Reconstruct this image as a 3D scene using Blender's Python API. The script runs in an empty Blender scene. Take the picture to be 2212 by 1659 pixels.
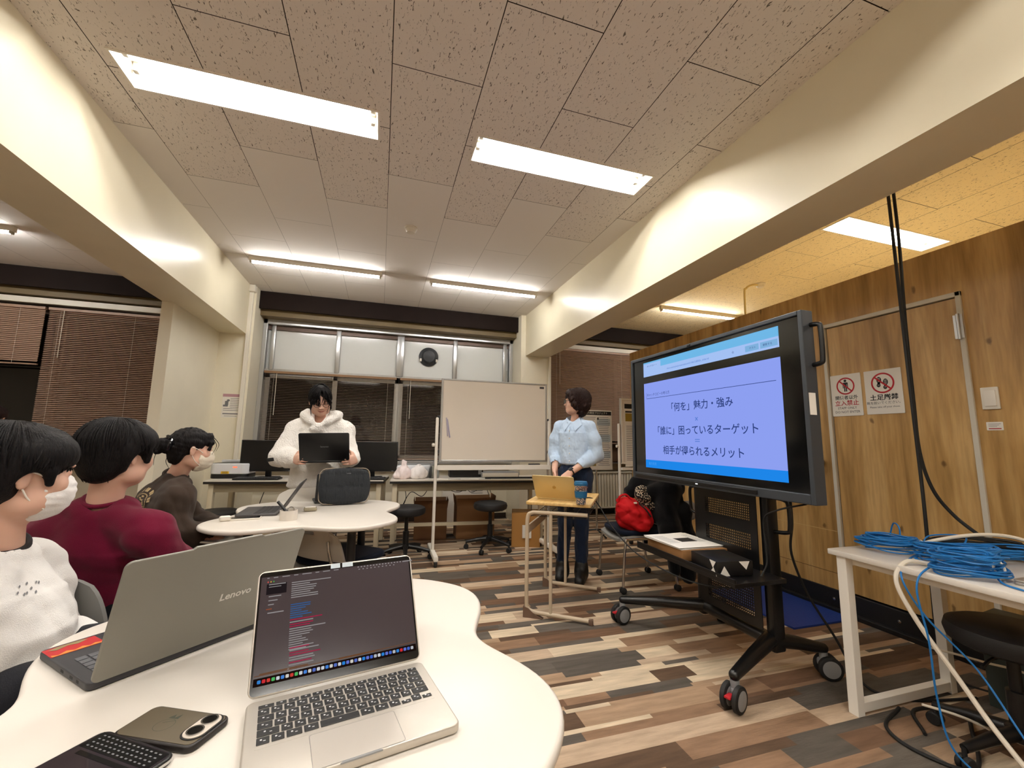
import bpy, bmesh, math, random
import numpy as np
from mathutils import Vector, Matrix, Euler
SC = bpy.context.scene
COL = SC.collection
R = math.radians
PI = math.pi
# ------------------------------------------------------------------ camera, world, exposure
FPX, YAW, PITCH, ROLL = 907.363, R(17.2246), R(7.5486), R(0.8764)
CAM_Z = 1.18
_f = Vector((math.sin(YAW)*math.cos(PITCH), math.cos(YAW)*math.cos(PITCH), math.sin(PITCH)))
_r = Vector((math.cos(YAW), -math.sin(YAW), 0)); _u = _r.cross(_f)
_r2 = _r*math.cos(ROLL) + _u*math.sin(ROLL); _u2 = _u*math.cos(ROLL) - _r*math.sin(ROLL)
cd = bpy.data.cameras.new('camera'); cam = bpy.data.objects.new('camera', cd); COL.objects.link(cam)
cd.sensor_width = 36.0; cd.lens = FPX/2212*36.0; cd.clip_start = 0.02; cd.clip_end = 60
cam.matrix_world = Matrix(((_r2.x, _u2.x, -_f.x, 0), (_r2.y, _u2.y, -_f.y, 0), (_r2.z, _u2.z, -_f.z, CAM_Z), (0, 0, 0, 1)))
SC.camera = cam
w = bpy.data.worlds.new('night'); SC.world = w; w.use_nodes = True
w.node_tree.nodes['Background'].inputs[0].default_value = (0.010, 0.011, 0.014, 1)
w.node_tree.nodes['Background'].inputs[1].default_value = 1.0
SC.view_settings.view_transform = 'Standard'; SC.view_settings.look = 'None'
SC.view_settings.exposure = 0.0; SC.view_settings.gamma = 1.0; SC.view_settings.use_curve_mapping = False
LAMP_COL = (1.0, 0.965, 0.92)
LAMP_W = 124.0          # radiance of a fluorescent tube
try:
    SC.cycles.use_denoising = True
    SC.cycles.max_bounces = 10; SC.cycles.diffuse_bounces = 6
    SC.cycles.sample_clamp_indirect = 4.0
    SC.cycles.caustics_reflective = False; SC.cycles.caustics_refractive = False
except Exception:
    pass

# ------------------------------------------------------------------ materials
def lin(c):
    if isinstance(c, str):
        c = c.lstrip('#'); c = tuple(int(c[i:i+2], 16)/255 for i in (0, 2, 4))
        return tuple(x/12.92 if x <= .04045 else ((x+.055)/1.055)**2.4 for x in c)
    return tuple(c[:3])
def mat(name, color, rough=.5, metal=0., spec=.5, emit=None, es=0., trans=0., ior=1.45, alpha=1., var=None, bump=None, coat=0., sheen=0., stretch=(1, 1, 1)):
    """var=(scale, amount) noise on the colour, bump=(scale, strength)"""
    m = bpy.data.materials.new(name); m.use_nodes = True
    nt = m.node_tree; b = nt.nodes['Principled BSDF']
    c = lin(color)
    b.inputs['Base Color'].default_value = (*c, 1); b.inputs['Roughness'].default_value = rough
    b.inputs['Metallic'].default_value = metal; b.inputs['Specular IOR Level'].default_value = spec
    b.inputs['Transmission Weight'].default_value = trans; b.inputs['IOR'].default_value = ior
    b.inputs['Alpha'].default_value = alpha; b.inputs['Coat Weight'].default_value = coat; b.inputs['Sheen Weight'].default_value = sheen
    if emit is not None:
        b.inputs['Emission Color'].default_value = (*lin(emit), 1); b.inputs['Emission Strength'].default_value = es
    if var or bump:
        tc = nt.nodes.new('ShaderNodeTexCoord'); mp = nt.nodes.new('ShaderNodeMapping'); mp.inputs['Scale'].default_value = stretch
        nt.links.new(tc.outputs['Object'], mp.inputs[0])
    if var:
        n = nt.nodes.new('ShaderNodeTexNoise'); n.inputs['Scale'].default_value = var[0]; n.inputs['Detail'].default_value = 5
        nt.links.new(mp.outputs[0], n.inputs['Vector'])
        rp = nt.nodes.new('ShaderNodeValToRGB'); a = var[1]
        rp.color_ramp.elements[0].position = .3; rp.color_ramp.elements[1].position = .7
        rp.color_ramp.elements[0].color = (*[x*(1-a) for x in c], 1); rp.color_ramp.elements[1].color = (*[min(1, x*(1+a)) for x in c], 1)
        nt.links.new(n.outputs['Fac'], rp.inputs[0]); nt.links.new(rp.outputs[0], b.inputs['Base Color'])
    if bump:
        n2 = nt.nodes.new('ShaderNodeTexNoise'); n2.inputs['Scale'].default_value = bump[0]; n2.inputs['Detail'].default_value = 4
        nt.links.new(mp.outputs[0], n2.inputs['Vector'])
        bp = nt.nodes.new('ShaderNodeBump'); bp.inputs['Strength'].default_value = bump[1]; bp.inputs['Distance'].default_value = .01
        nt.links.new(n2.outputs['Fac'], bp.inputs['Height']); nt.links.new(bp.outputs[0], b.inputs['Normal'])
    return m
def emitter(name, color, strength):
    m = bpy.data.materials.new(name); m.use_nodes = True; nt = m.node_tree
    nt.nodes.clear(); e = nt.nodes.new('ShaderNodeEmission'); o = nt.nodes.new('ShaderNodeOutputMaterial')
    e.inputs[0].default_value = (*lin(color), 1); e.inputs[1].default_value = strength
    nt.links.new(e.outputs[0], o.inputs[0]); return m
def wood(name, dark, mid, light, knots=True, grain_axis='Z', scale=1.0):
    m = bpy.data.materials.new(name); m.use_nodes = True; nt = m.node_tree; b = nt.nodes['Principled BSDF']
    tc = nt.nodes.new('ShaderNodeTexCoord'); mp = nt.nodes.new('ShaderNodeMapping')
    s = {'Z': (1, 1, .09), 'X': (.09, 1, 1), 'Y': (1, .09, 1)}[grain_axis]
    mp.inputs['Scale'].default_value = [x*scale for x in s]
    nt.links.new(tc.outputs['Object'], mp.inputs[0])
    n = nt.nodes.new('ShaderNodeTexNoise'); n.inputs['Scale'].default_value = 9; n.inputs['Detail'].default_value = 6; n.inputs['Distortion'].default_value = .6
    nt.links.new(mp.outputs[0], n.inputs['Vector'])
    rp = nt.nodes.new('ShaderNodeValToRGB'); e = rp.color_ramp.elements
    e[0].position = .28; e[0].color = (*lin(dark), 1); e[1].position = .72; e[1].color = (*lin(light), 1)
    k = e.new(.5); k.color = (*lin(mid), 1)
    nt.links.new(n.outputs['Fac'], rp.inputs[0])
    out = rp.outputs[0]
    if knots:
        # knots: cells in the plane of the board (y across, z along the grain)
        sp = nt.nodes.new('ShaderNodeSeparateXYZ'); nt.links.new(tc.outputs['Object'], sp.inputs[0]); cb_ = nt.nodes.new('ShaderNodeCombineXYZ'); nt.links.new(sp.outputs['Y'], cb_.inputs['X']); nt.links.new(sp.outputs['Z'], cb_.inputs['Y'])
        dn = nt.nodes.new('ShaderNodeTexNoise'); dn.inputs['Scale'].default_value = 14; nt.links.new(tc.outputs['Object'], dn.inputs['Vector'])
        ad = nt.nodes.new('ShaderNodeMixRGB'); ad.blend_type = 'ADD'; ad.inputs[0].default_value = .05; nt.links.new(cb_.outputs[0], ad.inputs[1]); nt.links.new(dn.outputs['Color'], ad.inputs[2])
        mp2 = nt.nodes.new('ShaderNodeMapping'); mp2.inputs['Scale'].default_value = (3.4, 1.7, 1); nt.links.new(ad.outputs[0], mp2.inputs[0])
        v = nt.nodes.new('ShaderNodeTexVoronoi'); v.voronoi_dimensions = '2D'; v.inputs['Scale'].default_value = 1.0; v.inputs['Randomness'].default_value = 1.0
        nt.links.new(mp2.outputs[0], v.inputs['Vector'])
        kr = nt.nodes.new('ShaderNodeValToRGB'); kr.color_ramp.elements[0].position = .02; kr.color_ramp.elements[0].color = (.30, .25, .2, 1)
        kr.color_ramp.elements[1].position = .15; ke = kr.color_ramp.elements.new(.05); ke.color = (.72, .68, .62, 1); kr.color_ramp.elements[1].color = (1, 1, 1, 1)
        nt.links.new(v.outputs['Distance'], kr.inputs[0])
        mx = nt.nodes.new('ShaderNodeMix'); mx.data_type = 'RGBA'; mx.blend_type = 'MULTIPLY'; mx.inputs[0].default_value = .85
        nt.links.new(out, mx.inputs[6]); nt.links.new(kr.outputs[0], mx.inputs[7]); out = mx.outputs[2]
    fn = nt.nodes.new('ShaderNodeTexNoise'); fn.inputs['Scale'].default_value = 60; fn.inputs['Detail'].default_value = 4; nt.links.new(mp.outputs[0], fn.inputs['Vector'])
    fr_ = nt.nodes.new('ShaderNodeValToRGB'); fr_.color_ramp.elements[0].position = .3; fr_.color_ramp.elements[0].color = (.80, .78, .74, 1); fr_.color_ramp.elements[1].position = .6; fr_.color_ramp.elements[1].color = (1, 1, 1, 1); nt.links.new(fn.outputs['Fac'], fr_.inputs[0])
    mx2 = nt.nodes.new('ShaderNodeMix'); mx2.data_type = 'RGBA'; mx2.blend_type = 'MULTIPLY'; mx2.inputs[0].default_value = 1.; nt.links.new(out, mx2.inputs[6]); nt.links.new(fr_.outputs[0], mx2.inputs[7]); out = mx2.outputs[2]
    nt.links.new(out, b.inputs['Base Color']); b.inputs['Roughness'].default_value = .42
    return m

# ------------------------------------------------------------------ mesh builder
class MB:
    def __init__(s): s.v = []; s.f = []; s.fm = []; s.mats = []; s.cm = 0; s.M = Matrix()
    def use(s, m):
        if m not in s.mats: s.mats.append(m)
        s.cm = s.mats.index(m); return s
    def at(s, loc=(0, 0, 0), rot=(0, 0, 0)): s.M = Matrix.Translation(loc) @ Euler(rot).to_matrix().to_4x4(); return s
    def add(s, vs, fs):
        o = len(s.v); M = s.M
        for p in vs: s.v.append(tuple(M @ Vector(p)))
        for f in fs: s.f.append(tuple(i+o for i in f)); s.fm.append(s.cm)
        return s
    def box(s, c, d):
        x, y, z = c; a, b, h = d[0]/2, d[1]/2, d[2]/2
        return s.add([(x+i*a, y+j*b, z+k*h) for i in (-1, 1) for j in (-1, 1) for k in (-1, 1)],
                     [(0, 1, 3, 2), (4, 6, 7, 5), (0, 4, 5, 1), (2, 3, 7, 6), (0, 2, 6, 4), (1, 5, 7, 3)])
    def mm(s, lo, hi): return s.box([(a+b)/2 for a, b in zip(lo, hi)], [b-a for a, b in zip(lo, hi)])
    def rbox(s, c, d, r, seg=2):
        bm = bmesh.new(); bmesh.ops.create_cube(bm, size=1)
        for v in bm.verts: v.co = Vector((v.co.x*d[0], v.co.y*d[1], v.co.z*d[2]))
        r = min(r, min(d)*.49)
        bmesh.ops.bevel(bm, geom=bm.edges[:], offset=r, segments=seg, profile=.5, affect='EDGES')
        for v in bm.verts: v.co += Vector(c)
        return s.bm(bm)
    def bm(s, bm):
        bm.verts.index_update()
        s.add([v.co[:] for v in bm.verts], [[v.index for v in f.verts] for f in bm.faces]); bm.free(); return s
    def quad(s, a, b, c, d): return s.add([a, b, c, d], [(0, 1, 2, 3)])
    def prism(s, pts, z0, z1, r=0.):
        n = len(pts)
        if r <= 0:
            return s.add([(x, y, z0) for x, y in pts]+[(x, y, z1) for x, y in pts],
                         [tuple(range(n-1, -1, -1)), tuple(range(n, 2*n))]+[(i, (i+1) % n, n+(i+1) % n, n+i) for i in range(n)])
        # rounded rim: inset rings
        P = np.array(pts, float); T = np.roll(P, -1, 0)-np.roll(P, 1, 0); T /= np.linalg.norm(T, axis=1)[:, None]+1e-9
        N = np.stack([-T[:, 1], T[:, 0]], 1)          # inward for counter-clockwise outlines
        rings = []; k = 4
        for i in range(k+1):
            a = PI/2*i/k; rings.append((r*(1-math.sin(a)), z0+r*(1-math.cos(a))))
        for i in range(k+1):
            a = PI/2*i/k; rings.append((r*(1-math.cos(a)), z1-r*(1-math.sin(a))))
        vs = []
        for ins, z in rings:
            Q = P+N*ins; vs += [(q[0], q[1], z) for q in Q]
        fs = [tuple(range(n-1, -1, -1)), tuple(range((len(rings)-1)*n, len(rings)*n))]
        for j in range(len(rings)-1):
            for i in range(n): fs.append((j*n+i, j*n+(i+1) % n, (j+1)*n+(i+1) % n, (j+1)*n+i))
        return s.add(vs, fs)
    def lathe(s, prof, c=(0, 0, 0), seg=32, axis='Z', caps=True):
        vs = []; fs = []; n = len(prof)
        for r, z in prof:
            for i in range(seg):
                a = 2*PI*i/seg; p = (r*math.cos(a), r*math.sin(a), z)
                if axis == 'X': p = (p[2], p[0], p[1])
                elif axis == 'Y': p = (p[1], p[2], p[0])
                vs.append((p[0]+c[0], p[1]+c[1], p[2]+c[2]))
        for j in range(n-1):
            for i in range(seg): fs.append((j*seg+i, j*seg+(i+1) % seg, (j+1)*seg+(i+1) % seg, (j+1)*seg+i))
        if caps:
            fs.append(tuple(range(seg-1, -1, -1))); fs.append(tuple(range((n-1)*seg, n*seg)))
        return s.add(vs, fs)
    def tube(s, pts, r, seg=10, closed=False, caps=True):
        P = [Vector(p) for p in pts]; n = len(P); rr = r if hasattr(r, '__len__') else [r]*n
        T = []
        for i in range(n):
            a = P[(i-1) % n] if (closed or i > 0) else P[i]; b = P[(i+1) % n] if (closed or i < n-1) else P[i]
            t = (b-a); T.append(t.normalized() if t.length > 1e-9 else Vector((0, 0, 1)))
        up = Vector((0, 0, 1)) if abs(T[0].z) < .9 else Vector((1, 0, 0))
        N = (up-T[0]*up.dot(T[0])).normalized(); vs = []; fs = []
        for i in range(n):
            if i > 0:
                N = N-T[i]*N.dot(T[i]); N = N.normalized() if N.length > 1e-6 else T[i].orthogonal().normalized()
            B = T[i].cross(N)
            for k in range(seg):
                a = 2*PI*k/seg; vs.append(P[i]+(N*math.cos(a)+B*math.sin(a))*rr[i])
        m = n if closed else n-1
        for i in range(m):
            j = (i+1) % n
            for k in range(seg): fs.append((i*seg+k, i*seg+(k+1) % seg, j*seg+(k+1) % seg, j*seg+k))
        if caps and not closed: fs.append(tuple(range(seg-1, -1, -1))); fs.append(tuple(range((n-1)*seg, n*seg)))
        return s.add(vs, fs)
    def cyl(s, a, b, r, seg=20): return s.tube([a, b], r, seg)
    def ball(s, c, r, seg=20, rings=12):
        rr = r if hasattr(r, '__len__') else (r, r, r)
        vs = []; fs = []
        for j in range(1, rings):
            t = PI*j/rings
            for i in range(seg):
                a = 2*PI*i/seg; vs.append((c[0]+rr[0]*math.sin(t)*math.cos(a), c[1]+rr[1]*math.sin(t)*math.sin(a), c[2]-rr[2]*math.cos(t)))
        vs += [(c[0], c[1], c[2]-rr[2]), (c[0], c[1], c[2]+rr[2])]; lo = len(vs)-2; hi = lo+1
        for j in range(rings-2):
            for i in range(seg): fs.append((j*seg+i, j*seg+(i+1) % seg, (j+1)*seg+(i+1) % seg, (j+1)*seg+i))
        for i in range(seg):
            fs.append((lo, (i+1) % seg, i)); fs.append((hi, (rings-2)*seg+i, (rings-2)*seg+(i+1) % seg))
        return s.add(vs, fs)
    def build(s, name, m=None, parent=None, loc=(0, 0, 0), rot=(0, 0, 0), world=False, smooth=40, bevel=0):
        me = bpy.data.meshes.new(name)
        vs = s.v
        if world and parent is not None:
            Mi = local_matrix(parent).inverted(); vs = [tuple(Mi @ Vector(p)) for p in vs]
        me.from_pydata(vs, [], s.f)
        ms = s.mats if s.mats else [m]
        for x in ms: me.materials.append(x)
        if len(ms) > 1: me.polygons.foreach_set('material_index', s.fm)
        me.validate(); me.update()
        if smooth: me.shade_smooth(); me.set_sharp_from_angle(angle=R(smooth))
        o = bpy.data.objects.new(name, me); COL.objects.link(o); o.location = loc; o.rotation_euler = rot
        if parent is not None: o.parent = parent
        if bevel:
            b = o.modifiers.new('bevel', 'BEVEL'); b.width = bevel; b.segments = 2; b.limit_method = 'ANGLE'; b.angle_limit = R(50)
        return o
def local_matrix(o):
    M = Matrix.LocRotScale(o.location, o.rotation_euler, o.scale)
    return (local_matrix(o.parent) @ M) if o.parent else M
def thing(name, label, cat, loc=(0, 0, 0), rotz=0., group=None, rot=None):
    o = bpy.data.objects.new(name, None); COL.objects.link(o); o.empty_display_size = .05
    o.location = loc; o.rotation_euler = rot if rot else (0, 0, rotz)
    return tag(o, label, cat, group)
def tag(o, label, cat, group=None, kind=None):
    o['label'] = label; o['category'] = cat
    if group: o['group'] = group
    if kind: o['kind'] = kind
    return o
def struct(o, label=None):
    o['kind'] = 'structure'
    if label: o['label'] = label
    return o
def dup(root, loc, rotz, label, group=None):
    r = root.copy(); COL.objects.link(r); r.location = loc; r.rotation_euler = (0, 0, rotz); r['label'] = label
    if group: r['group'] = group
    for ch in list(root.children):
        c = ch.copy(); COL.objects.link(c); c.parent = r
        for g in list(ch.children):
            d = g.copy(); COL.objects.link(d); d.parent = c
    return r
def lettering(text, size, m, parent, loc, rot=(0, 0, 0), name='lettering', align='CENTER', sx=1., bold=0., shear=0., label=None):
    cu = bpy.data.curves.new(name, 'FONT'); cu.body = text; cu.size = size; cu.align_x = align; cu.align_y = 'CENTER'
    cu.resolution_u = 2; cu.offset = bold; cu.shear = shear
    t = bpy.data.objects.new(name, cu); COL.objects.link(t)
    bpy.context.view_layer.update()
    dg = bpy.context.evaluated_depsgraph_get(); me = bpy.data.meshes.new_from_object(t.evaluated_get(dg))
    bpy.data.objects.remove(t); bpy.data.curves.remove(cu)
    me.materials.clear(); me.materials.append(m)
    if sx != 1.:
        for v in me.vertices: v.co.x *= sx
    o = bpy.data.objects.new(name, me); COL.objects.link(o); o.location = loc; o.rotation_euler = rot; o.parent = parent
    if label: o['label'] = label
    return o
def bez(pts, n=12):
    """smooth curve through points (Catmull-Rom)"""
    P = [Vector(p) for p in pts]; out = []
    Q = [P[0]*2-P[1]]+P+[P[-1]*2-P[-2]]
    for i in range(1, len(Q)-2):
        for k in range(n):
            t = k/n; a, b, c, d = Q[i-1], Q[i], Q[i+1], Q[i+2]
            out.append(.5*((2*b)+(c-a)*t+(2*a-5*b+4*c-d)*t*t+(3*b-a-3*c+d)*t**3))
    out.append(P[-1]); return out
def rrect(w, h, r, seg=6):
    pts = []
    for cx, cy, a0 in ((w/2-r, h/2-r, 0), (-w/2+r, h/2-r, 90), (-w/2+r, -h/2+r, 180), (w/2-r, -h/2+r, 270)):
        for i in range(seg+1):
            a = R(a0+90*i/seg); pts.append((cx+r*math.cos(a), cy+r*math.sin(a)))
    return pts
# ------------------------------------------------------------------ common materials
M_wall = mat('cream_paint', '#ebe4cf', .45, var=(3, .03), bump=(60, .05))
M_beam = mat('cream_gloss_paint', '#ebe2c8', .32, var=(2.2, .035), bump=(9, .05))
M_white = mat('white_paint', '#efe9dd', .4)
M_trimw = mat('ivory_plastic', '#e6e0d2', .4)
M_alu = mat('aluminium', '#c9cbcc', .32, metal=.85, var=(30, .04), stretch=(1, 1, .1))
M_chrome = mat('chrome', '#d8d8d8', .15, metal=1.)
M_black = mat('black_plastic', '#0d0d0e', .38)
M_blackm = mat('black_metal', '#0b0b0c', .3, spec=.5)
M_rubber = mat('black_rubber', '#121212', .7)
M_grey = mat('grey_plastic', '#8b8c8d', .45)
M_dgrey = mat('dark_grey_plastic', '#2b2b2d', .5)
M_tab = mat('white_laminate', '#e4ddd2', .28, var=(2, .015))
M_ivory = mat('ivory_steel', '#d8ccb0', .4)
M_card = mat('brown_cardboard', '#8a6238', .8, var=(12, .08))
M_paper = mat('white_paper', '#e9e4da', .7)
M_ink = mat('black_ink', '#141414', .6)
M_redink = mat('red_ink', '#b01826', .6)
M_greyink = mat('grey_ink', '#6d6d70', .6)
M_tube = emitter('lit_tube', '#fff6ea', 1.0)
M_tube.node_tree.nodes['Emission'].inputs[0].default_value = (*LAMP_COL, 1)
M_tube.node_tree.nodes['Emission'].inputs[1].default_value = LAMP_W

H = 3.01
# ------------------------------------------------------------------ floor: carpet of random strips
def floor_plank_mats():
    out = []
    for i, c in enumerate(('#bca58c', '#d0bda1', '#8c7059', '#6d5442', '#594739', '#5f5850', '#565049', '#a58a70')):
        m = mat('carpet_strip', c, .9, spec=.1, var=(34, .20), bump=(180, .35), stretch=(.14, 1, 1)); out.append(m)
    return out
PM = floor_plank_mats()
rnd = random.Random(11)
fb = MB()
for m in PM: fb.use(m)
wts = [18, 17, 14, 14, 9, 12, 12, 9]
y = -4.0; last = None
while y < 6.5:
    hgt = rnd.choice((.05, .05, .05, .05, .1, .1, .035, .025)) ; x = -7.0-rnd.random()*.5
    while x < 6.2:
        L = rnd.choice((.22, .3, .38, .46, .58, .7))
        k = rnd.choices(range(8), wts)[0]; fb.use(PM[k]); fb.quad((x, y, 0), (x+L, y, 0), (x+L, y+hgt, 0), (x, y+hgt, 0)); x += L
    y += hgt
fl = fb.build('floor', smooth=0); struct(fl, 'carpet floor of mixed brown, beige and grey strips')

# ------------------------------------------------------------------ ceiling tiles
def ceiling_tile(name, col, fiss):
    m = mat(name, col, .85, spec=.15)
    nt = m.node_tree; b = nt.nodes['Principled BSDF']
    tc = nt.nodes.new('ShaderNodeTexCoord')
    n0 = nt.nodes.new('ShaderNodeTexNoise'); n0.inputs['Scale'].default_value = 3.; nt.links.new(tc.outputs['Object'], n0.inputs['Vector'])
    if not fiss: return m
    mp = nt.nodes.new('ShaderNodeMapping'); mp.inputs['Scale'].default_value = (1.0, .33, 1); nt.links.new(tc.outputs['Object'], mp.inputs[0])
    n = nt.nodes.new('ShaderNodeTexNoise'); n.inputs['Scale'].default_value = 128; n.inputs['Detail'].default_value = 1.2; n.inputs['Distortion'].default_value = 1.1
    nt.links.new(mp.outputs[0], n.inputs['Vector'])
    rp = nt.nodes.new('ShaderNodeValToRGB'); rp.color_ramp.interpolation = 'LINEAR'
    c = lin(col)
    rp.color_ramp.elements[0].position = .30; rp.color_ramp.elements[0].color = (c[0]*.22, c[1]*.20, c[2]*.18, 1)
    rp.color_ramp.elements[1].position = .35; rp.color_ramp.elements[1].color = (*c, 1)
    nt.links.new(n.outputs['Fac'], rp.inputs[0]); nt.links.new(rp.outputs[0], b.inputs['Base Color'])
    bp = nt.nodes.new('ShaderNodeBump'); bp.inputs['Strength'].default_value = .5; bp.inputs['Distance'].default_value = .004
    nt.links.new(rp.outputs[0], bp.inputs['Height']); nt.links.new(bp.outputs[0], b.inputs['Normal'])
    return m
M_fiss = ceiling_tile('fissured_ceiling_tile', '#efe8e1', True)
M_plain = ceiling_tile('plain_ceiling_tile', '#f2ede7', False)
M_fissy = ceiling_tile('bounce_cream_fissured_tile', '#f3e7c4', True)  # right bay: yellow bounce off the wood put into a cream tile colour
M_gap = mat('dark_joint', '#3a2f26', .9)
# recessed lamp openings (x0, x1, y0, y1)
TROFFERS = [(-1.343, -.110, 2.294, 2.521), (.478, 1.712, 2.300, 2.527), (3.53, 4.79, 2.245, 2.455),
            (-1.343, -.110, -.16, .07), (.478, 1.712, -.16, .07), (3.53, 4.79, -.16, .07), (-4.6, -3.36, 2.29, 2.52), (-4.6, -3.36, -.16, .07),
            (-1.37, -.080, 4.690, 4.775), (.468, 1.772, 4.715, 4.800), (3.55, 4.80, 4.59, 4.76), (-4.52, -3.24, 4.70, 4.785),
            (-1.343, -.110, -2.6, -2.37), (.478, 1.712, -2.6, -2.37)]
RECESSES = TROFFERS[:8]+TROFFERS[12:]
def sub_rects(rect, holes):
    out = [rect]
    for hx0, hx1, hy0, hy1 in holes:
        nxt = []
        for x0, x1, y0, y1 in out:
            if hx1 <= x0 or hx0 >= x1 or hy1 <= y0 or hy0 >= y1: nxt.append((x0, x1, y0, y1)); continue
            if hy0 > y0: nxt.append((x0, x1, y0, hy0))
            if hy1 < y1: nxt.append((x0, x1, hy1, y1))
            yy0, yy1 = max(y0, hy0), min(y1, hy1)
            if hx0 > x0: nxt.append((x0, hx0, yy0, yy1))
            if hx1 < x1: nxt.append((hx1, x1, yy0, yy1))
        out = nxt
    return out
cb = MB(); cb.use(M_fiss); cb.use(M_plain); cb.use(M_fissy); cb.use(M_gap)
g = .0022
for i in range(-13, 18):
    x0 = -1.405+.455*i; x1 = x0+.455
    B = (i % 2 == 0); off = 1.485 if B else 1.945
    for j in range(-7, 6):
        y0 = off+.9225*j; y1 = y0+.9225
        if y0 > 6.5: continue
        plain = (y0 > (3.2 if B else 2.7))
        m = M_plain if plain else M_fiss
        if x0 > 2.0: m = M_fissy
        cb.use(m); g = .0009 if plain else .0022
        for a0, a1, b0, b1 in sub_rects((x0+g, x1-g, y0+g, y1-g), RECESSES):
            cb.quad((a0, b0, H), (a0, b1, H), (a1, b1, H), (a1, b0, H))
cb.use(M_gap)
for a0, a1, b0, b1 in sub_rects((-7.2, 6.4, -4.6, 6.6), RECESSES): cb.quad((a0, b0, H+.012), (a0, b1, H+.012), (a1, b1, H+.012), (a1, b0, H+.012))
ce = cb.build('ceiling', smooth=0); struct(ce, 'suspended ceiling of fissured and plain mineral tiles')
# slab above, so the lamp recesses are closed from the night outside
struct(MB().mm((-7.3, -4.6, H+.16), (6.5, 6.7, H+.2)).build('ceiling_slab', M_white, smooth=0))

# ------------------------------------------------------------------ walls
def wallbox(name, boxes, m, label=None, smooth=0):
    b = MB()
    for lo, hi in boxes: b.mm(lo, hi)
    return struct(b.build(name, m, smooth=smooth), label)
WY = 6.36
wallbox('wall_front', [((-7.2, -4.2, 0), (6.4, -4.0, H+.2))], M_wall)
wallbox('wall_left', [((-7.2, -4.0, 0), (-7.0, 6.6, H+.2))], M_wall)
wallbox('wall_right', [((6.2, -4.0, 0), (6.4, 6.6, H+.2))], M_wall)
wallbox('wall_back', [((-7.0, WY, 0), (6.2, WY+.2, .84)), ((-7.0, WY, 2.82), (6.2, WY+.2, H+.2))], M_wall, 'cream wall under the windows')
wallbox('pillar_left', [((-1.99, 4.55, 0), (-1.895, 5.72, 2.41))], M_wall, 'cream stub wall under the left beam')
wallbox('wall_pillar', [((-1.99, 5.72, 0), (-1.545, WY, H+.01))], M_wall, 'cream pillar left of the middle window')
wallbox('pillar_right', [((1.905, 5.72, 0), (2.335, WY, H+.01))], M_wall, 'cream pillar behind the whiteboard')
wallbox('ceiling_beam', [((-1.985, -4.0, 2.40), (-1.612, 5.72, H+.01))], M_beam, 'deep cream ceiling beam on the left')
wallbox('ceiling_beam', [((1.976, -4.0, 2.40), (2.33, 5.72, H+.01))], M_beam, 'deep cream ceiling beam on the right')
M_base = mat('dark_baseboard', '#231a15', .5)
wallbox('baseboard_back', [((-1.54, WY-.014, 0), (1.9, WY, .075)), ((2.34, WY-.014, 0), (5.2, WY, .075))], M_base)
wallbox('baseboard_left', [((-1.895, 4.55, 0), (-1.883, 5.72, .075)), ((-1.883, 5.708, 0), (-1.545, 5.72, .075))], M_base)

# ------------------------------------------------------------------ window valances (pelmets) and frames
M_valance = mat('dark_brown_board', '#1c1310', .7, spec=.15, var=(6, .1))
M_under = mat('brown_under_board', '#6d5c3c', .5)
def valance(x0, x1, label, name):
    b = MB().use(M_valance).mm((x0, 5.86, 2.785), (x1, 5.9, H-.002)); b.use(M_under).mm((x0, 5.95, 2.715), (x1, 6.13, 2.80))
    return struct(b.build(name, smooth=0), label)
valance(-1.545, 1.905, 'dark brown pelmet board over the middle window', 'trim_1')
valance(-7.0, -1.99, 'dark brown pelmet board over the left window', 'trim_2')
valance(2.335, 5.2, 'dark brown pelmet board over the right window', 'trim_3')
M_glass = mat('night_window_glass', '#0a0a0b', .04, spec=.6, trans=.0)
def glass_mat():
    m = mat('window_glass', '#ffffff', .0, trans=1., ior=1.45); return m
M_clear = glass_mat()
M_frost = mat('frosted_transom_glass', '#e3e6e4', .13, spec=.55, bump=(2.2, .12))
M_brownf = mat('bronze_aluminium', '#55463e', .4, metal=.5)
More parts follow.
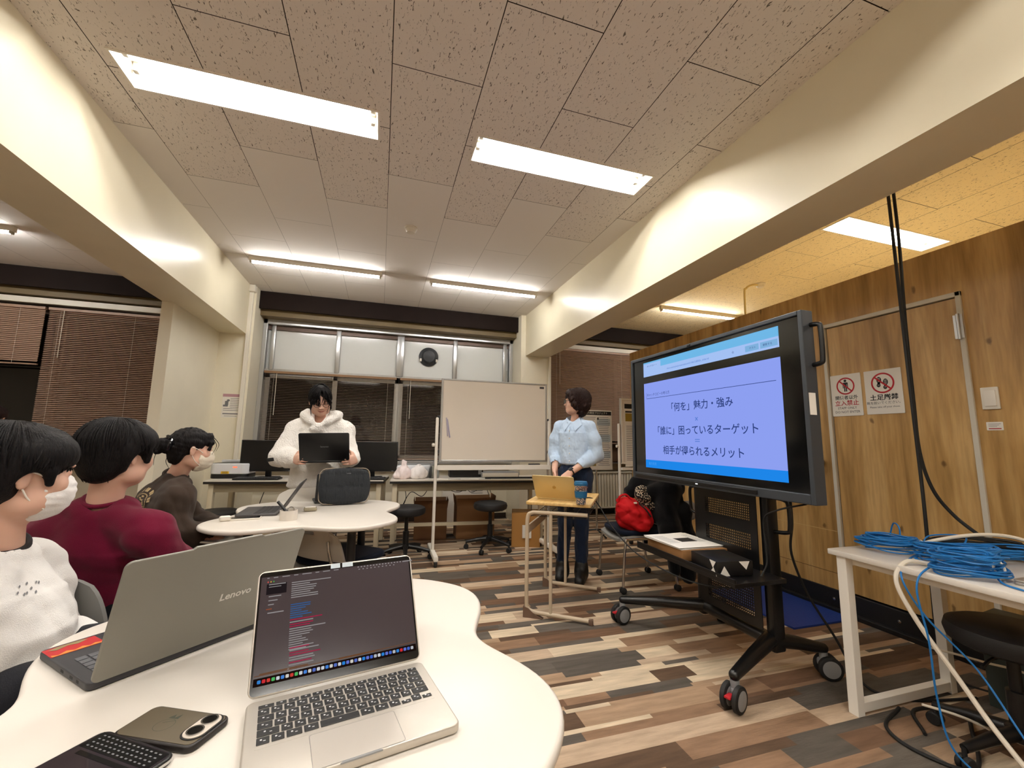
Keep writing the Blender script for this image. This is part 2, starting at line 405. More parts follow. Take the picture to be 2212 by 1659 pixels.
def window(name, x0, x1, transoms, sashes, label):
    t = bpy.data.objects.new(name, None); COL.objects.link(t); t.location = ((x0+x1)/2, 6.2, .85); struct(t, label)
    b = MB()
    for lo, hi in (((x0, 6.13, .82), (x0+.05, 6.30, 2.80)), ((x1-.05, 6.13, .82), (x1, 6.30, 2.80)), ((x0, 6.13, 2.655), (x1, 6.30, 2.80)), ((x0, 6.10, .82), (x1, 6.36, .86))): b.mm(lo, hi)
    b.build('frame', M_alu, t, world=True, smooth=0, bevel=.004)
    b = MB().mm((x0+.05, 6.2, 2.595), (x1-.05, 6.26, 2.66)); b.build('blind_pocket', M_brownf, t, world=True, smooth=0)
    if transoms:
        n = MB()
        for xx, wd in transoms: n.rbox((xx, 6.215, 2.36), (wd, .05, .62), .008)
        n.mm((x0+.05, 6.2, 2.035), (x1-.05, 6.26, 2.065))
        n.build('mullion', M_alu, t, world=True)
        xs = [x0+.05]+[q[0] for q in transoms]+[x1-.05]
        for a, c in zip(xs[:-1], xs[1:]): MB().mm((a, 6.232, 2.05), (c, 6.240, 2.66)).build('transom_pane', M_frost, t, world=True, smooth=0)
    zt = 2.04 if transoms else 2.66
    for a, c, yy in sashes:
        s = MB()
        for lo, hi in (((a, yy, .86), (a+.06, yy+.035, zt)), ((c-.06, yy, .86), (c, yy+.035, zt)), ((a, yy, zt-.09), (c, yy+.035, zt)), ((a, yy, .86), (c, yy+.035, .94))): s.mm(lo, hi)
        so = s.build('sash', M_brownf if not transoms else M_alu, t, world=True, smooth=0, bevel=.003)
        MB().mm((a+.06, yy+.014, .94), (c-.06, yy+.020, zt-.09)).build('glass_pane', M_glass, so, world=True, smooth=0)
    return t
window('window_1', -1.545, 1.905, [(-1.43, .05), (-.62, .06), (.22, .10), (1.02, .06), (1.80, .06)],
       [(-1.5, -.6, 6.255), (-.66, .22, 6.22), (.22, 1.1, 6.22), (1.04, 1.86, 6.255)], 'wide aluminium window with frosted transom panes and dark night glass')
window('window_2', -6.9, -1.99, [], [(-6.85, -5.3, 6.255), (-5.4, -3.66, 6.22), (-3.7, -2.04, 6.255)], 'dark night window left of the pillar')
window('window_3', 2.335, 5.2, [], [(2.38, 3.8, 6.22), (3.74, 5.15, 6.255)], 'dark night window behind the partition')
# light jamb strip at the right pillar and cable trunking at the left pillar
struct(MB().mm((2.335, 5.70, .6), (2.372, 5.80, 2.41)).build('trim_4', M_trimw, smooth=0, bevel=.003), 'pale vertical trim at the right pillar')
t = thing('cable_trunking', 'white vertical cable trunking with a square cap beside the left window', 'cable trunking', (-1.585, 5.70, .0))
MB().mm((-1.613, 5.685, .75), (-1.57, 5.72, 2.93)).build('channel', M_trimw, t, world=True, bevel=.004, smooth=0)
MB().rbox((-1.59, 5.68, 2.965), (.085, .08, .085), .008).build('end_cap', M_trimw, t, world=True)
# ------------------------------------------------------------------ wooden partition with its door
M_oak = wood('oak_panel', '#8a6838', '#b89158', '#d3af74')
M_oak2 = wood('oak_door', '#8d6a3a', '#bc955b', '#d6b278')
PX = 3.19
b = MB().use(M_oak).mm((PX, -1.2, .15), (PX+.09, 1.475, 2.37)).mm((PX, 2.29, .15), (PX+.09, 4.895, 2.37)).mm((PX, 1.475, 2.08), (PX+.09, 2.29, 2.37)).mm((PX+.09, 4.80, .15), (6.19, 4.895, 2.37))
pw = struct(b.build('wall_partition', smooth=0), 'free-standing oak-faced partition wall that stops below the ceiling')
M_sill = mat('black_steel_sill', '#131213', .45)
struct(MB().mm((PX+.09, -1.2, 2.30), (6.19, 4.80, 2.36)).build('ceiling_bounce_panel', mat('warm_bounce_board', '#d8c39a', .7), smooth=0), 'added unseen panel behind the partition, bouncing warm light onto the ceiling')  # unseen panel, added to throw yellow lamp light back up at the ceiling
bb = MB().use(M_sill).mm((PX-.012, -1.2, 0), (PX+.09, 4.9, .15)).mm((PX-.05, -1.2, .0), (PX, 4.9, .03))
bb.build('baseboard_partition', smooth=0, bevel=.003)
struct(bpy.data.objects['baseboard_partition'], 'black steel base rail of the wooden partition')
bo = bpy.data.objects['baseboard_partition']
for yy in (1.6, 1.95, 2.35, 2.8, 3.3):
    MB().lathe([(.010, 0), (.010, .006), (.0, .009)], seg=8, axis='X').build('bolt', M_chrome, bo, loc=(PX-.012, yy, .085), rot=(0, 0, PI))
MB().mm((PX-.0012, 2.30, .556), (PX, 2.95, .560)).build('trim_5', mat('pale_seam', '#c9ab74', .6), smooth=0)
MB().mm((PX-.0012, 2.30, .262), (PX, 2.95, .265)).build('trim_6', mat('dark_seam', '#4a3216', .6), smooth=0)
struct(bpy.data.objects['trim_5'], 'pale panel seam on the partition'); struct(bpy.data.objects['trim_6'], 'dark panel seam on the partition')
d = bpy.data.objects.new('door_1', None); COL.objects.link(d); d.location = (PX, 1.88, 0); struct(d, 'oak door in a pale metal frame with two prohibition signs on it')
f = MB()
for lo, hi in (((PX-.014, 1.475, .15), (PX+.09, 1.50, 2.08)), ((PX-.014, 2.265, .15), (PX+.09, 2.29, 2.08)), ((PX-.014, 1.475, 2.052), (PX+.09, 2.29, 2.08))): f.mm(lo, hi)
f.build('door_frame', mat('pale_frame_paint', '#cfc9ba', .35), d, world=True, smooth=0, bevel=.003)
MB().use(M_oak2).mm((PX+.004, 1.506, .16), (PX+.045, 2.259, 2.046)).build('door_leaf', None, d, world=True, smooth=0)
h = MB().mm((PX-.02, 1.474, 1.80), (PX-.012, 1.516, 1.94)); h.cyl((PX-.022, 1.494, 1.795), (PX-.022, 1.494, 1.945), .008, 12)
h.build('hinge', M_alu, d, world=True)
kb = MB().lathe([(.026, 0), (.026, .006), (.012, .01), (.012, .04), (.024, .045), (.028, .06), (.022, .075), (0, .078)], seg=24, axis='X')
kb.build('door_knob', mat('satin_steel', '#8d867a', .3, metal=1.), d, loc=(-.012, 2.365-1.88, 1.045), rot=(0, 0, PI))
WALLR = (PI/2, 0, -PI/2)
def ring(mb, cx, cy, ro, ri, z, sx=1., n=48):
    for i in range(n):
        a, c = 2*PI*i/n, 2*PI*(i+1)/n
        mb.quad((cx+ri*math.cos(a)*sx, cy+ri*math.sin(a), z), (cx+ro*math.cos(a)*sx, cy+ro*math.sin(a), z), (cx+ro*math.cos(c)*sx, cy+ro*math.sin(c), z), (cx+ri*math.cos(c)*sx, cy+ri*math.sin(c), z))
def flat(mb, pts, z): mb.add([(x, y, z) for x, y in pts], [tuple(range(len(pts)))])
def disc(mb, cx, cy, rx, ry, z, n=24): flat(mb, [(cx+rx*math.cos(2*PI*i/n), cy+ry*math.sin(2*PI*i/n)) for i in range(n)], z)
def band(mb, x0, y0, x1, y1, w_, z):
    dx, dy = x1-x0, y1-y0; L = math.hypot(dx, dy); nx, ny = -dy/L*w_/2, dx/L*w_/2
    flat(mb, [(x0+nx, y0+ny), (x0-nx, y0-ny), (x1-nx, y1-ny), (x1+nx, y1+ny)], z)
def rect(mb, cx, cy, w_, h_, z): flat(mb, [(cx-w_/2, cy-h_/2), (cx+w_/2, cy-h_/2), (cx+w_/2, cy+h_/2), (cx-w_/2, cy+h_/2)], z)
s1 = thing('door_sign', 'white no-entry sign with a crossed-out standing figure, STAFF ONLY, on the oak door', 'sign', (PX-.0005, 2.157, 1.535), rot=WALLR)
MB().prism(rrect(.207, .30, .006), -.006, 0).build('sheet', M_paper, s1, smooth=0)
p = MB().use(M_redink); ring(p, 0, .065, .062, .052, .0006); band(p, -.04, .105, .04, .025, .010, .0010)
p.use(M_ink); disc(p, 0, .103, .0095, .0095, .0005); flat(p, [(-.018, .088), (-.012, .091), (.012, .091), (.018, .088), (.018, .050), (.0125, .050), (.0125, .078), (.010, .078), (.010, .025), (.0015, .025), (.0015, .055), (-.0015, .055), (-.0015, .025), (-.010, .025), (-.010, .078), (-.0125, .078), (-.0125, .050), (-.018, .050)][::-1], .0006)
p.build('pictogram', None, s1, smooth=0)
lettering('関係者以外', .031, M_ink, s1, (0, -.020, .0006), bold=.0004)
lettering('立入禁止', .041, M_redink, s1, (0, -.060, .0006), bold=.0006)
lettering('STAFF ONLY', .023, M_ink, s1, (0, -.094, .0006)); lettering('DO NOT ENTER', .023, M_ink, s1, (0, -.122, .0006))
s2 = thing('door_sign', 'white no-shoes sign with two crossed-out shoe prints on the oak door', 'sign', (PX-.0005, 1.921, 1.536), rot=WALLR)
MB().prism(rrect(.219, .297, .004), -.006, 0).build('sheet', M_paper, s2, smooth=0)
p = MB().use(M_redink); ring(p, 0, .058, .069, .0585, .0006); band(p, -.048, .103, .048, .013, .0105, .0012)
p.use(M_ink)
for cx, cy, a in ((-.020, .066, -.12), (.018, .050, -.2)):
    disc(p, cx, cy+.013, .0145, .022, .0005); disc(p, cx-.004, cy-.022, .0115, .013, .0005); rect(p, cx-.002, cy-.006, .016, .02, .0005)
p.use(M_paper)
for cx, cy in ((-.020, .066), (.018, .050)):
    for q in range(4): rect(p, cx, cy+.025-q*.0075, .015, .0022, .0008)
    rect(p, cx-.003, cy-.020, .012, .002, .0008)
p.build('pictogram', None, s2, smooth=0)
lettering('土足厳禁', .042, M_ink, s2, (0, -.040, .0006), bold=.0008)
lettering('靴を脱いでください。', .021, M_ink, s2, (0, -.075, .0006)); lettering('Please take off your shoes.', .0165, M_ink, s2, (0, -.102, .0006))
sw = thing('light_switch', 'ivory wall light switch right of the oak door', 'switch', (PX, 1.409, 1.445), rot=WALLR)
MB().rbox((0, 0, .005), (.072, .122, .012), .004).build('plate', M_trimw, sw); MB().rbox((.002, .0, .013), (.048, .088, .008), .003).build('rocker', M_white, sw)
lb = thing('wall_label', 'small white label with a red stripe below the light switch', 'label', (PX, 1.408, 1.293), rot=WALLR)
MB().prism(rrect(.066, .045, .003), 0, .0015).build('sheet', M_paper, lb, smooth=0); q = MB(); rect(q, 0, -.014, .05, .005, .0019); q.build('stripe', M_redink, lb, smooth=0)
q = MB()
for k in range(3): rect(q, -.004*k, .012-k*.007, .05-.008*k, .002, .0019)
q.build('print', M_greyink, lb, smooth=0)

# blue floor mat
mt = tag(MB().prism([(2.60, 2.20), (3.135, 2.20), (3.135, 2.92), (2.60, 2.92)], .0005, .012).build('floor_mat', mat('blue_mat', '#16337e', .55, bump=(140, .2)), smooth=0), 'blue floor mat at the foot of the oak partition', 'mat')

# ------------------------------------------------------------------ clover-shaped tables
def clover(rot, r1=.60, r0=.43, n=160):
    pts = []
    for i in range(n):
        a = 2*PI*i/n; r = r1-(r1-r0)*abs(math.cos(2*(a-rot)))**3.0; pts.append((r*math.cos(a), r*math.sin(a)))
    return pts
M_tleg = mat('table_leg_steel', '#1b1b1d', .4)
def clover_table(c, z, rot, label, legs):
    t = thing('clover_table', label, 'table', (c[0], c[1], 0), 0, 'white clover-shaped tables')
    MB().prism(clover(rot), z-.024, z, r=.010).build('tabletop', M_tab, t, smooth=50)
    for a in legs:
        MB().cyl((.38*math.cos(R(a)), .38*math.sin(R(a)), 0), (.36*math.cos(R(a)), .36*math.sin(R(a)), z-.024), .024, 16).build('leg', M_tleg, t)
    return t
ZN, ZM = .70, .72
clover_table((-.17, 1.055), ZN, R(4), 'near white clover-shaped table carrying the open silver laptop and two phones', (49, 139, 229, 319))
clover_table((-.36, 2.90), ZM, R(-4), 'farther white clover-shaped table in front of the person in the white hoodie', (41, 131, 215, 311))

# ------------------------------------------------------------------ long tables under the window
M_fascia = mat('grey_brown_steel', '#8d8066', .45)
M_bedge = mat('black_edge', '#171310', .5)
def long_table(c, L, D, rz, label, shelf=True):
    z = .73
    t = thing('long_table', label, 'table', (c[0], c[1], 0), rz, 'folding tables along the window wall')
    b = MB().use(M_tab).mm((-L/2, -D/2, z-.012), (L/2, D/2, z)); b.use(M_bedge).mm((-L/2-.002, -D/2-.003, z-.035), (L/2+.002, D/2+.003, z-.012)); b.build('tabletop', None, t, smooth=0)
    MB().mm((-L/2+.05, -D/2+.05, z-.12), (L/2-.05, -D/2+.065, z-.035)).build('fascia', M_fascia, t, smooth=0)
    for sx in (-1, 1):
        for sy in (-1, 1): MB().rbox((sx*(L/2-.05), sy*(D/2-.07), (z-.035)/2), (.05, .05, z-.035), .006).build('leg', M_ivory, t)
    MB().mm((-L/2+.07, -.06, .20), (L/2-.07, -.03, .235)).build('stretcher', M_ivory, t, smooth=0)
    return t
long_table((-.76, 5.18), 1.72, .6, R(-6.5), 'long white table at the window, left one, with the monitors and the projector')
long_table((1.02, 4.98), 1.74, .6, R(-4.5), 'long white table at the window, right one, behind the whiteboard')

# ------------------------------------------------------------------ school desk
dk = thing('school_desk', 'single school desk with a pale wood top and beige tube legs by the standing woman', 'desk', (1.36, 2.985, 0), R(56.5))
M_dtube = mat('beige_tube', '#c6b49a', .4)
M_dtop = wood('desk_top_wood', '#d2aa62', '#e0ba77', '#e8c88a', knots=False, grain_axis='X')
MB().use(M_dtop).prism(rrect(.66, .45, .02), .735, .757, r=.005).build('desktop', None, dk)
for sx in (-1, 1):
    x = sx*.315
    fr = MB().tube(bez([(x, -.20, .685), (x, .12, .685), (x, .185, .68), (x, .212, .645), (x, .215, .5), (x, .215, .12), (x, .205, .055), (x, .16, .035), (x, .08, .032), (x, -.22, .022)], 8), .0135, 12)
    fr.build('side_frame', M_dtube, dk); fr = MB().cyl((x, .05, .03), (x, .05, .69), .0115, 12); fr.build('leg', M_dtube, dk)
    MB().prism([(.235, 0), (.10, .0), (.16, .03), (.2, .06), (.235, .07)][::-1], -.017, .017).build('foot_cap', mat('brown_foot_cap', '#6b5445', .5), dk, loc=(x, 0, 0), rot=(PI/2, 0, PI/2), smooth=0)
    MB().rbox((x, -.215, .018), (.03, .03, .035), .004).build('end_cap', bpy.data.materials['brown_foot_cap'], dk)
MB().box((0, .215, .565), (.63, .012, .055)).build('crossbar', M_dtube, dk, smooth=0)
q = MB()
for i in range(12): q.cyl((-.28+i*.051, -.19, .655), (-.28+i*.051, .19, .655), .0022, 6)
for j in range(5): q.cyl((-.30, -.19+j*.095, .655), (.30, -.19+j*.095, .655), .0025, 6)
for sx in (-1, 1): q.cyl((sx*.30, -.19, .655), (sx*.30, -.19, .735), .0025, 6); q.cyl((sx*.30, .19, .655), (sx*.30, .19, .735), .0025, 6)
q.build('wire_shelf', M_dgrey, dk)
MB().tube(bez([(.33, -.1, .73), (.335, -.12, .67), (.335, -.16, .64), (.335, -.2, .73)], 8), .004, 8).build('bag_hook', M_chrome, dk)

# ------------------------------------------------------------------ white table with the network cables, at right
TZ = .695
rt = thing('side_table', 'white steel-framed table at right heaped with blue network cables', 'table', (2.36, .66, 0), 0)
MB().rbox((.035, 0, TZ-.0125), (.70, 1.74, .025), .004).build('tabletop', M_tab, rt)
for sy in (-1, 1):
    f = MB(); y_ = sy*.82
    for sx in (-1, 1):
        MB().mm((.035+sx*.315-.021, y_-.021, 0), (.035+sx*.315+.021, y_+.021, TZ-.025)).build('leg', M_white, rt, smooth=0, bevel=.002)
    f.mm((-.259, y_-.018, .012), (.329, y_+.018, .052)); f.build('floor_bar', M_white, rt, smooth=0, bevel=.002)
    MB().mm((-.259, y_-.018, TZ-.065), (.329, y_+.018, TZ-.025)).build('top_bar', M_white, rt, smooth=0, bevel=.002)
MB().mm((-.259, -.80, TZ-.06), (-.23, .80, TZ-.027)).build('long_bar', M_white, rt, smooth=0)

# ------------------------------------------------------------------ swivel stools
M_vinyl = mat('black_vinyl', '#121112', .55, bump=(300, .12))
def make_stool(loc, label, rz, zs):
    t = thing('swivel_stool', label, 'stool', loc, rz, 'black swivel stools')
    MB().lathe([(.0, zs-.085), (.15, zs-.085), (.178, zs-.07), (.186, zs-.04), (.178, zs-.012), (.15, zs), (.0, zs+.004)], seg=40, caps=False).build('seat', M_vinyl, t)
    MB().lathe([(.0, .09), (.045, .09), (.045, .13), (.03, .14), (.03, .26), (.019, .262), (.019, zs-.085), (0, zs-.085)], seg=20, caps=False).build('column', M_black, t)
    MB().tube(bez([(.02, 0, zs-.10), (.12, .02, zs-.105), (.19, .04, zs-.12)], 6), .006, 8).build('lever', M_black, t)
    for k in range(5):
        a = 2*PI*k/5; c, s = math.cos(a), math.sin(a)
        l = MB(); l.tube([(c*.02, s*.02, .115), (c*.14, s*.14, .10), (c*.255, s*.255, .075)], [.026, .021, .015], 10)
        lo = l.build('leg', M_black, t)
        w_ = MB(); w_.cyl((c*.255, s*.255, .035), (c*.255, s*.255, .08), .008, 8)
        for e in (-1, 1): w_.at((c*.255+e*s*-.012, s*.255+e*c*.012, .026), (0, 0, a)).lathe([(.0, -.009), (.022, -.009), (.026, -.005), (.026, .005), (.022, .009), (0, .009)], seg=16, axis='Y', caps=False)
        w_.M = Matrix(); w_.build('caster', M_rubber, lo)
    return t
st = make_stool((1.20, 4.60, 0), 'black swivel stool under the long table, right of the whiteboard post', .35, .50)
dup(st, (.30, 4.47, 0), .9, 'black swivel stool at the joint of the two long tables, left of the whiteboard post', 'black swivel stools')
make_stool((-1.42, 4.72, 0), 'black swivel stool beside the person in brown, in front of the left long table', .2, .48)
dup(st, (-.12, 4.22, 0), .5, 'black swivel stool half hidden behind the farther clover table', 'black swivel stools')
nst = make_stool((2.37, 1.085, 0), 'large-looking black swivel stool in the near right corner beside the cable table', 2.95, .49)
# ------------------------------------------------------------------ interactive display on its cart
M_bezel = mat('slate_bezel', '#3d4146', .45, metal=.3)
M_panelglass = mat('black_screen_glass', '#050607', .12, spec=.6)
DX, DY0, DY1, DZ0, DZ1 = 1.85, 1.408, 2.812, .912, 1.802
tv = thing('interactive_display', 'large interactive display showing a lilac Japanese slide', 'display', (DX, (DY0+DY1)/2, DZ0), rot=(PI/2, 0, -PI/2))
# local: x to the viewer's right, y up, z towards the viewer
W_, H_ = DY1-DY0, DZ1-DZ0
f = MB(); bz = .022
for lo, hi in (((-W_/2, 0, -.058), (-W_/2+bz, H_, .012)), ((W_/2-bz, 0, -.058), (W_/2, H_, .012)), ((-W_/2+bz, H_-bz, -.058), (W_/2-bz, H_, .012)), ((-W_/2+bz, 0, -.058), (W_/2-bz, .046, .012))): f.mm(lo, hi)
f.build('bezel', M_bezel, tv, smooth=0, bevel=.004)
MB().mm((-W_/2+.01, .01, -.055), (W_/2-.01, H_-.01, -.02)).build('back_cover', M_dgrey, tv, smooth=0)
MB().mm((-W_/2+bz, .046, -.02), (W_/2-bz, H_-bz, 0)).build('screen_glass', M_panelglass, tv, smooth=0)
MB().mm((-W_/2+.05, .012, .008), (W_/2-.30, .034, .020)).build('speaker_bar', M_black, tv, smooth=0, bevel=.003)
MB().rbox((-.05, H_-.011, .013), (.03, .014, .008), .003).build('webcam', M_black, tv)
MB().rbox((-.02, .022, .021), (.018, .006, .003), .001).build('power_lamp', emitter('white_led', '#ffffff', 1.2), tv)
MB().mm((W_/2-.001, .40, -.035), (W_/2+.0015, .50, .005)).build('sticker', M_paper, tv, smooth=0, bevel=0)
for sx in (1,):
    MB().tube(bez([(W_/2-.01, .82, -.04), (W_/2+.035, .815, -.04), (W_/2+.045, .79, -.04), (W_/2+.045, .66, -.04), (W_/2+.035, .635, -.04), (W_/2-.01, .63, -.04)], 8), .011, 10).build('handle', M_black, tv)
L_ = 1.0
E_lilac = emitter('slide_lilac', '#8d9ff0', L_); E_lblue = emitter('browser_blue', '#6fb7e6', L_); E_pale = emitter('browser_pale', '#a3c0f2', L_)
E_blue = emitter('slide_blue', '#1e86e8', L_); E_navy = emitter('slide_navy', '#2c3f7c', L_); E_mid = emitter('slide_mid_blue', '#4a74c8', L_); E_btn = emitter('browser_button', '#7fb0dc', L_); E_pale2 = emitter('slide_faint', '#4b9df0', L_)
def sx_(y): return (DY0+DY1)/2-y           # world y -> local x
x0, x1 = sx_(2.66), sx_(1.54); ya, yb = .086, .846
def scr(m, rects, name, z):
    q = MB()
    for cx, cy, w2, h2 in rects: rect(q, cx, cy, w2, h2, z)
    return q.build(name, m, tv, smooth=0)
cx = (x0+x1)/2; SW = x1-x0
top = yb
scr(E_lblue, [(cx, top-.025, SW, .050)], 'browser_tab_strip', .0006)
scr(E_pale, [(cx, top-.078, SW, .056), (x0+.10, top-.030, .20, .040)], 'browser_bar', .0008)
scr(E_btn, [(x1-.16, top-.078, .085, .032), (x1-.058, top-.078, .10, .032)], 'browser_button', .0010)
scr(E_lilac, [(cx, (top-.155+ya+.055)/2, SW, top-.155-ya-.055)], 'slide', .0006)
scr(E_blue, [(cx, ya+.0275, SW, .055)], 'slide_footer', .0007)
scr(E_navy, [(cx, top-.268, SW-.06, .003), (x0+.03, top-.247, .002, .04)], 'slide_rule', .0009)
lettering('キャッチコピーの考え方', .024, E_navy, tv, (x0+.035, top-.244, .0010), align='LEFT', sx=.95)
lettering('「何を」魅力・強み', .062, E_navy, tv, (cx-.02, top-.352, .0010), bold=.0006)
lettering('×', .055, E_mid, tv, (cx-.03, top-.437, .0010)); lettering('＝', .055, E_mid, tv, (cx-.03, top-.570, .0010))
lettering('「誰に」困っているターゲット', .062, E_navy, tv, (cx-.015, top-.505, .0010), bold=.0006)
lettering('相手が得られるメリット', .062, E_navy, tv, (cx-.02, top-.635, .0010), bold=.0006)
lettering('魅力発見', .022, E_pale2, tv, (x0+.08, ya+.028, .0010))
lettering('キャッチコピー  ×', .014, E_navy, tv, (x0+.10, top-.032, .0011)); lettering('docs.example/presentation/d/1AbCdEfGh_slide-id', .016, E_mid, tv, (cx-.10, top-.079, .0011), sx=1.2)
lettering('ゲスト', .014, E_navy, tv, (x1-.155, top-.079, .0012)); lettering('更新する', .014, E_navy, tv, (x1-.065, top-.079, .0012)); lettering('☆', .018, E_navy, tv, (x1-.285, top-.079, .0012))

ct = thing('display_cart', 'black wheeled cart with perforated panels carrying the big display', 'cart', (1.93, 2.03, 0), 0)
CX = 1.925
# two uprights behind the display and a perforated plate between them
for yy in (1.775, 2.265): MB().rbox((CX+.051, yy, .62), (.075, .05, .96), .012).build('upright', M_blackm, ct, world=True)
def perforated(y0, y1, z0, z1, x):
    q = MB(); st_ = .0125; nz = int((z1-z0)/st_); ny = int((y1-y0)/st_)
    for i in range(ny+1): yy = y0+(y1-y0)*i/ny; q.mm((x, yy-.0028, z0), (x+.002, yy+.0028, z1))
    for j in range(nz+1): zz = z0+(z1-z0)*j/nz; q.mm((x, y0, zz-.0028), (x+.002, y1, zz+.0028))
    return q
pl = MB(); X_ = CX-.005
for lo, hi in (((X_, 1.80, .235), (X_+.004, 1.845, .905)), ((X_, 2.17, .235), (X_+.004, 2.24, .905)), ((X_, 1.845, .855), (X_+.004, 2.17, .905)), ((X_, 1.845, .70), (X_+.004, 2.17, .765)), ((X_, 1.845, .44), (X_+.004, 2.17, .615)), ((X_, 1.845, .235), (X_+.004, 2.17, .28))): pl.mm(lo, hi)
pl.build('front_plate', M_blackm, ct, world=True, smooth=0)
for z0, z1 in ((.765, .855), (.615, .70), (.28, .44)): perforated(1.845, 2.17, z0, z1, X_+.001).build('mesh_panel', M_blackm, ct, world=True, smooth=0)
MB().mm((1.62, 1.66, .505), (CX+.01, 2.45, .525)).mm((1.62, 1.66, .525), (1.628, 2.45, .545)).build('shelf', M_blackm, ct, world=True, smooth=0, bevel=.002)
MB().cyl((CX+.03, 1.79, .19), (CX+.03, 2.25, .19), .032, 16).build('base_rail', M_blackm, ct, world=True)
def cart_caster(par, x, y, a):
    c = MB().use(M_grey).cyl((x, y, .085), (x, y, .125), .020, 14); c.rbox((x, y, .075), (.05, .05, .04), .012)
    co = c.build('caster_fork', M_grey, par, world=True)
    ca, sa = math.cos(a), math.sin(a)
    for e in (-1, 1):
        w_ = MB(); w_.use(M_rubber); w_.at((x-.018*ca+e*sa*-.026, y-.018*sa+e*ca*.026, .056), (0, 0, a)).lathe([(.030, -.013), (.05, -.013), (.056, -.008), (.056, .008), (.05, .013), (.030, .013)], seg=28, axis='Y', caps=False)
        w_.use(M_grey); w_.lathe([(0, -.0135), (.036, -.0145), (.044, -.012), (.044, .012), (.036, .0145), (0, .0135)], seg=28, axis='Y', caps=False); w_.M = Matrix()
        w_.build('wheel', None, par, world=True)
    b = MB(); b.at((x-.055*ca, y-.055*sa, .072), (0, 0, a)).rbox((0, 0, 0), (.045, .028, .010), .003); b.M = Matrix()
    b.build('brake_lever', mat('red_lever', '#b3202a', .5), par, world=True)
for hy, tip, a in ((1.79, (1.585, 1.655), R(20)), (1.79, (2.235, 1.735), R(150)), (2.25, (1.59, 2.585), R(10)), (2.25, (2.235, 2.40), R(-150))):
    l = MB().tube([(CX+.03, hy, .195), ((CX+.03)*.5+tip[0]*.5, hy*.5+tip[1]*.5, .172), (tip[0], tip[1], .142)], [.038, .032, .024], 16); l.ball((tip[0], tip[1], .142), .024)
    lo = l.build('leg', M_blackm, ct, world=True)
    cart_caster(lo, tip[0], tip[1], a)
MB().tube(bez([(CX+.06, 1.76, .90), (CX+.06, 1.69, .895), (CX+.06, 1.665, .87), (CX+.06, 1.665, .76), (CX+.06, 1.685, .735), (CX+.06, 1.77, .725)], 8), .010, 10).build('cable_hook', M_blackm, ct, world=True)
MB().tube(bez([(CX+.06, 2.28, .90), (CX+.06, 2.345, .895), (CX+.06, 2.375, .87), (CX+.06, 2.37, .76), (CX+.06, 2.35, .735), (CX+.06, 2.27, .725)], 8), .010, 10).build('cable_hook', M_blackm, ct, world=True)
# things on the shelf
bx = thing('cardboard_box', 'flat brown cardboard box on the cart shelf under loose papers', 'box', (1.80, 2.20, .5255), R(-4))
MB().rbox((0, 0, .03), (.31, .36, .058), .004).build('body', M_card, bx); MB().mm((-.156, -.01, .0585), (.156, .012, .0592)).build('tape', mat('beige_tape', '#b08a55', .4), bx, smooth=0)
def sheet_stack(n, w2, h2, seed):
    r = random.Random(seed); out = []
    for i in range(n): out.append((r.uniform(-.012, .012), r.uniform(-.012, .012), r.uniform(-.1, .1)))
    return out
for i, (dx, dy, a) in enumerate(sheet_stack(5, .21, .297, 4)):
    o = thing('paper_sheet', 'printed sheets lying on the flat cardboard box on the cart shelf', 'paper', (1.785+dx, 2.22+dy, .5852+.0022*i), R(2)+a, 'papers on the cart shelf')
    MB().prism(rrect(.30, .34, .004), 0, .0012).build('sheet', M_paper, o, smooth=0)
    if i == 4:
        q = MB(); rect(q, .02, .0, .11, .09, .0016); q.build('photo', M_ink, o, smooth=0)
        q = MB()
        for k in range(9): rect(q, -.09, .11-.02*k, .07, .004, .0016); rect(q, .10, .11-.02*k, .05, .004, .0016)
        q.build('print', M_greyink, o, smooth=0)
kb = thing('black_box', 'small black carton with white triangles on the cart shelf', 'box', (1.735, 1.865, .5255), R(-8))
MB().rbox((0, 0, .036), (.20, .22, .072), .004).build('body', M_black, kb)
q = MB(); q.add([(-.1015, -.05, .002), (-.1015, -.11, .002), (-.1015, -.085, .04)], [(0, 1, 2)]); q.add([(-.1015, -.055, .07), (-.1015, -.105, .07), (-.1015, -.08, .035)], [(0, 1, 2)])
q.add([(-.09, -.1115, .002), (-.03, -.1115, .002), (-.06, -.1115, .05)], [(0, 1, 2)]); q.add([(.02, -.1115, .07), (.08, -.1115, .07), (.06, -.1115, .03)], [(0, 1, 2)])
q.build('print', M_paper, kb, smooth=0)
# cables of the display
def cable(name, label, pts, r, m, n=10, cat='cable', group=None):
    return tag(MB().tube(bez(pts, n), r, 8).build(name, m), label, cat, group)
cable('power_cord', 'black power cord hanging from the display cart to the floor by the blue mat', [(CX+.07, 1.66, .90), (2.02, 1.68, .78), (2.05, 1.72, .62), (2.18, 1.75, .40), (2.28, 1.70, .20), (2.32, 1.62, .03), (2.36, 1.52, .007), (2.5, 1.45, .007), (2.75, 1.40, .007)], .006, M_rubber)
cable('display_lead', 'black lead looping from the display underside round the cart upright to the school desk', [(1.90, 1.50, .905), (1.86, 1.62, .86), (1.87, 1.71, .80), (1.88, 1.715, .66), (1.87, 1.72, .56), (1.80, 1.78, .46), (1.66, 2.0, .43), (1.60, 2.4, .47), (1.60, 2.72, .58), (1.58, 2.86, .70), (1.53, 2.88, .757), (1.45, 2.88, .762)], .0042, M_rubber)
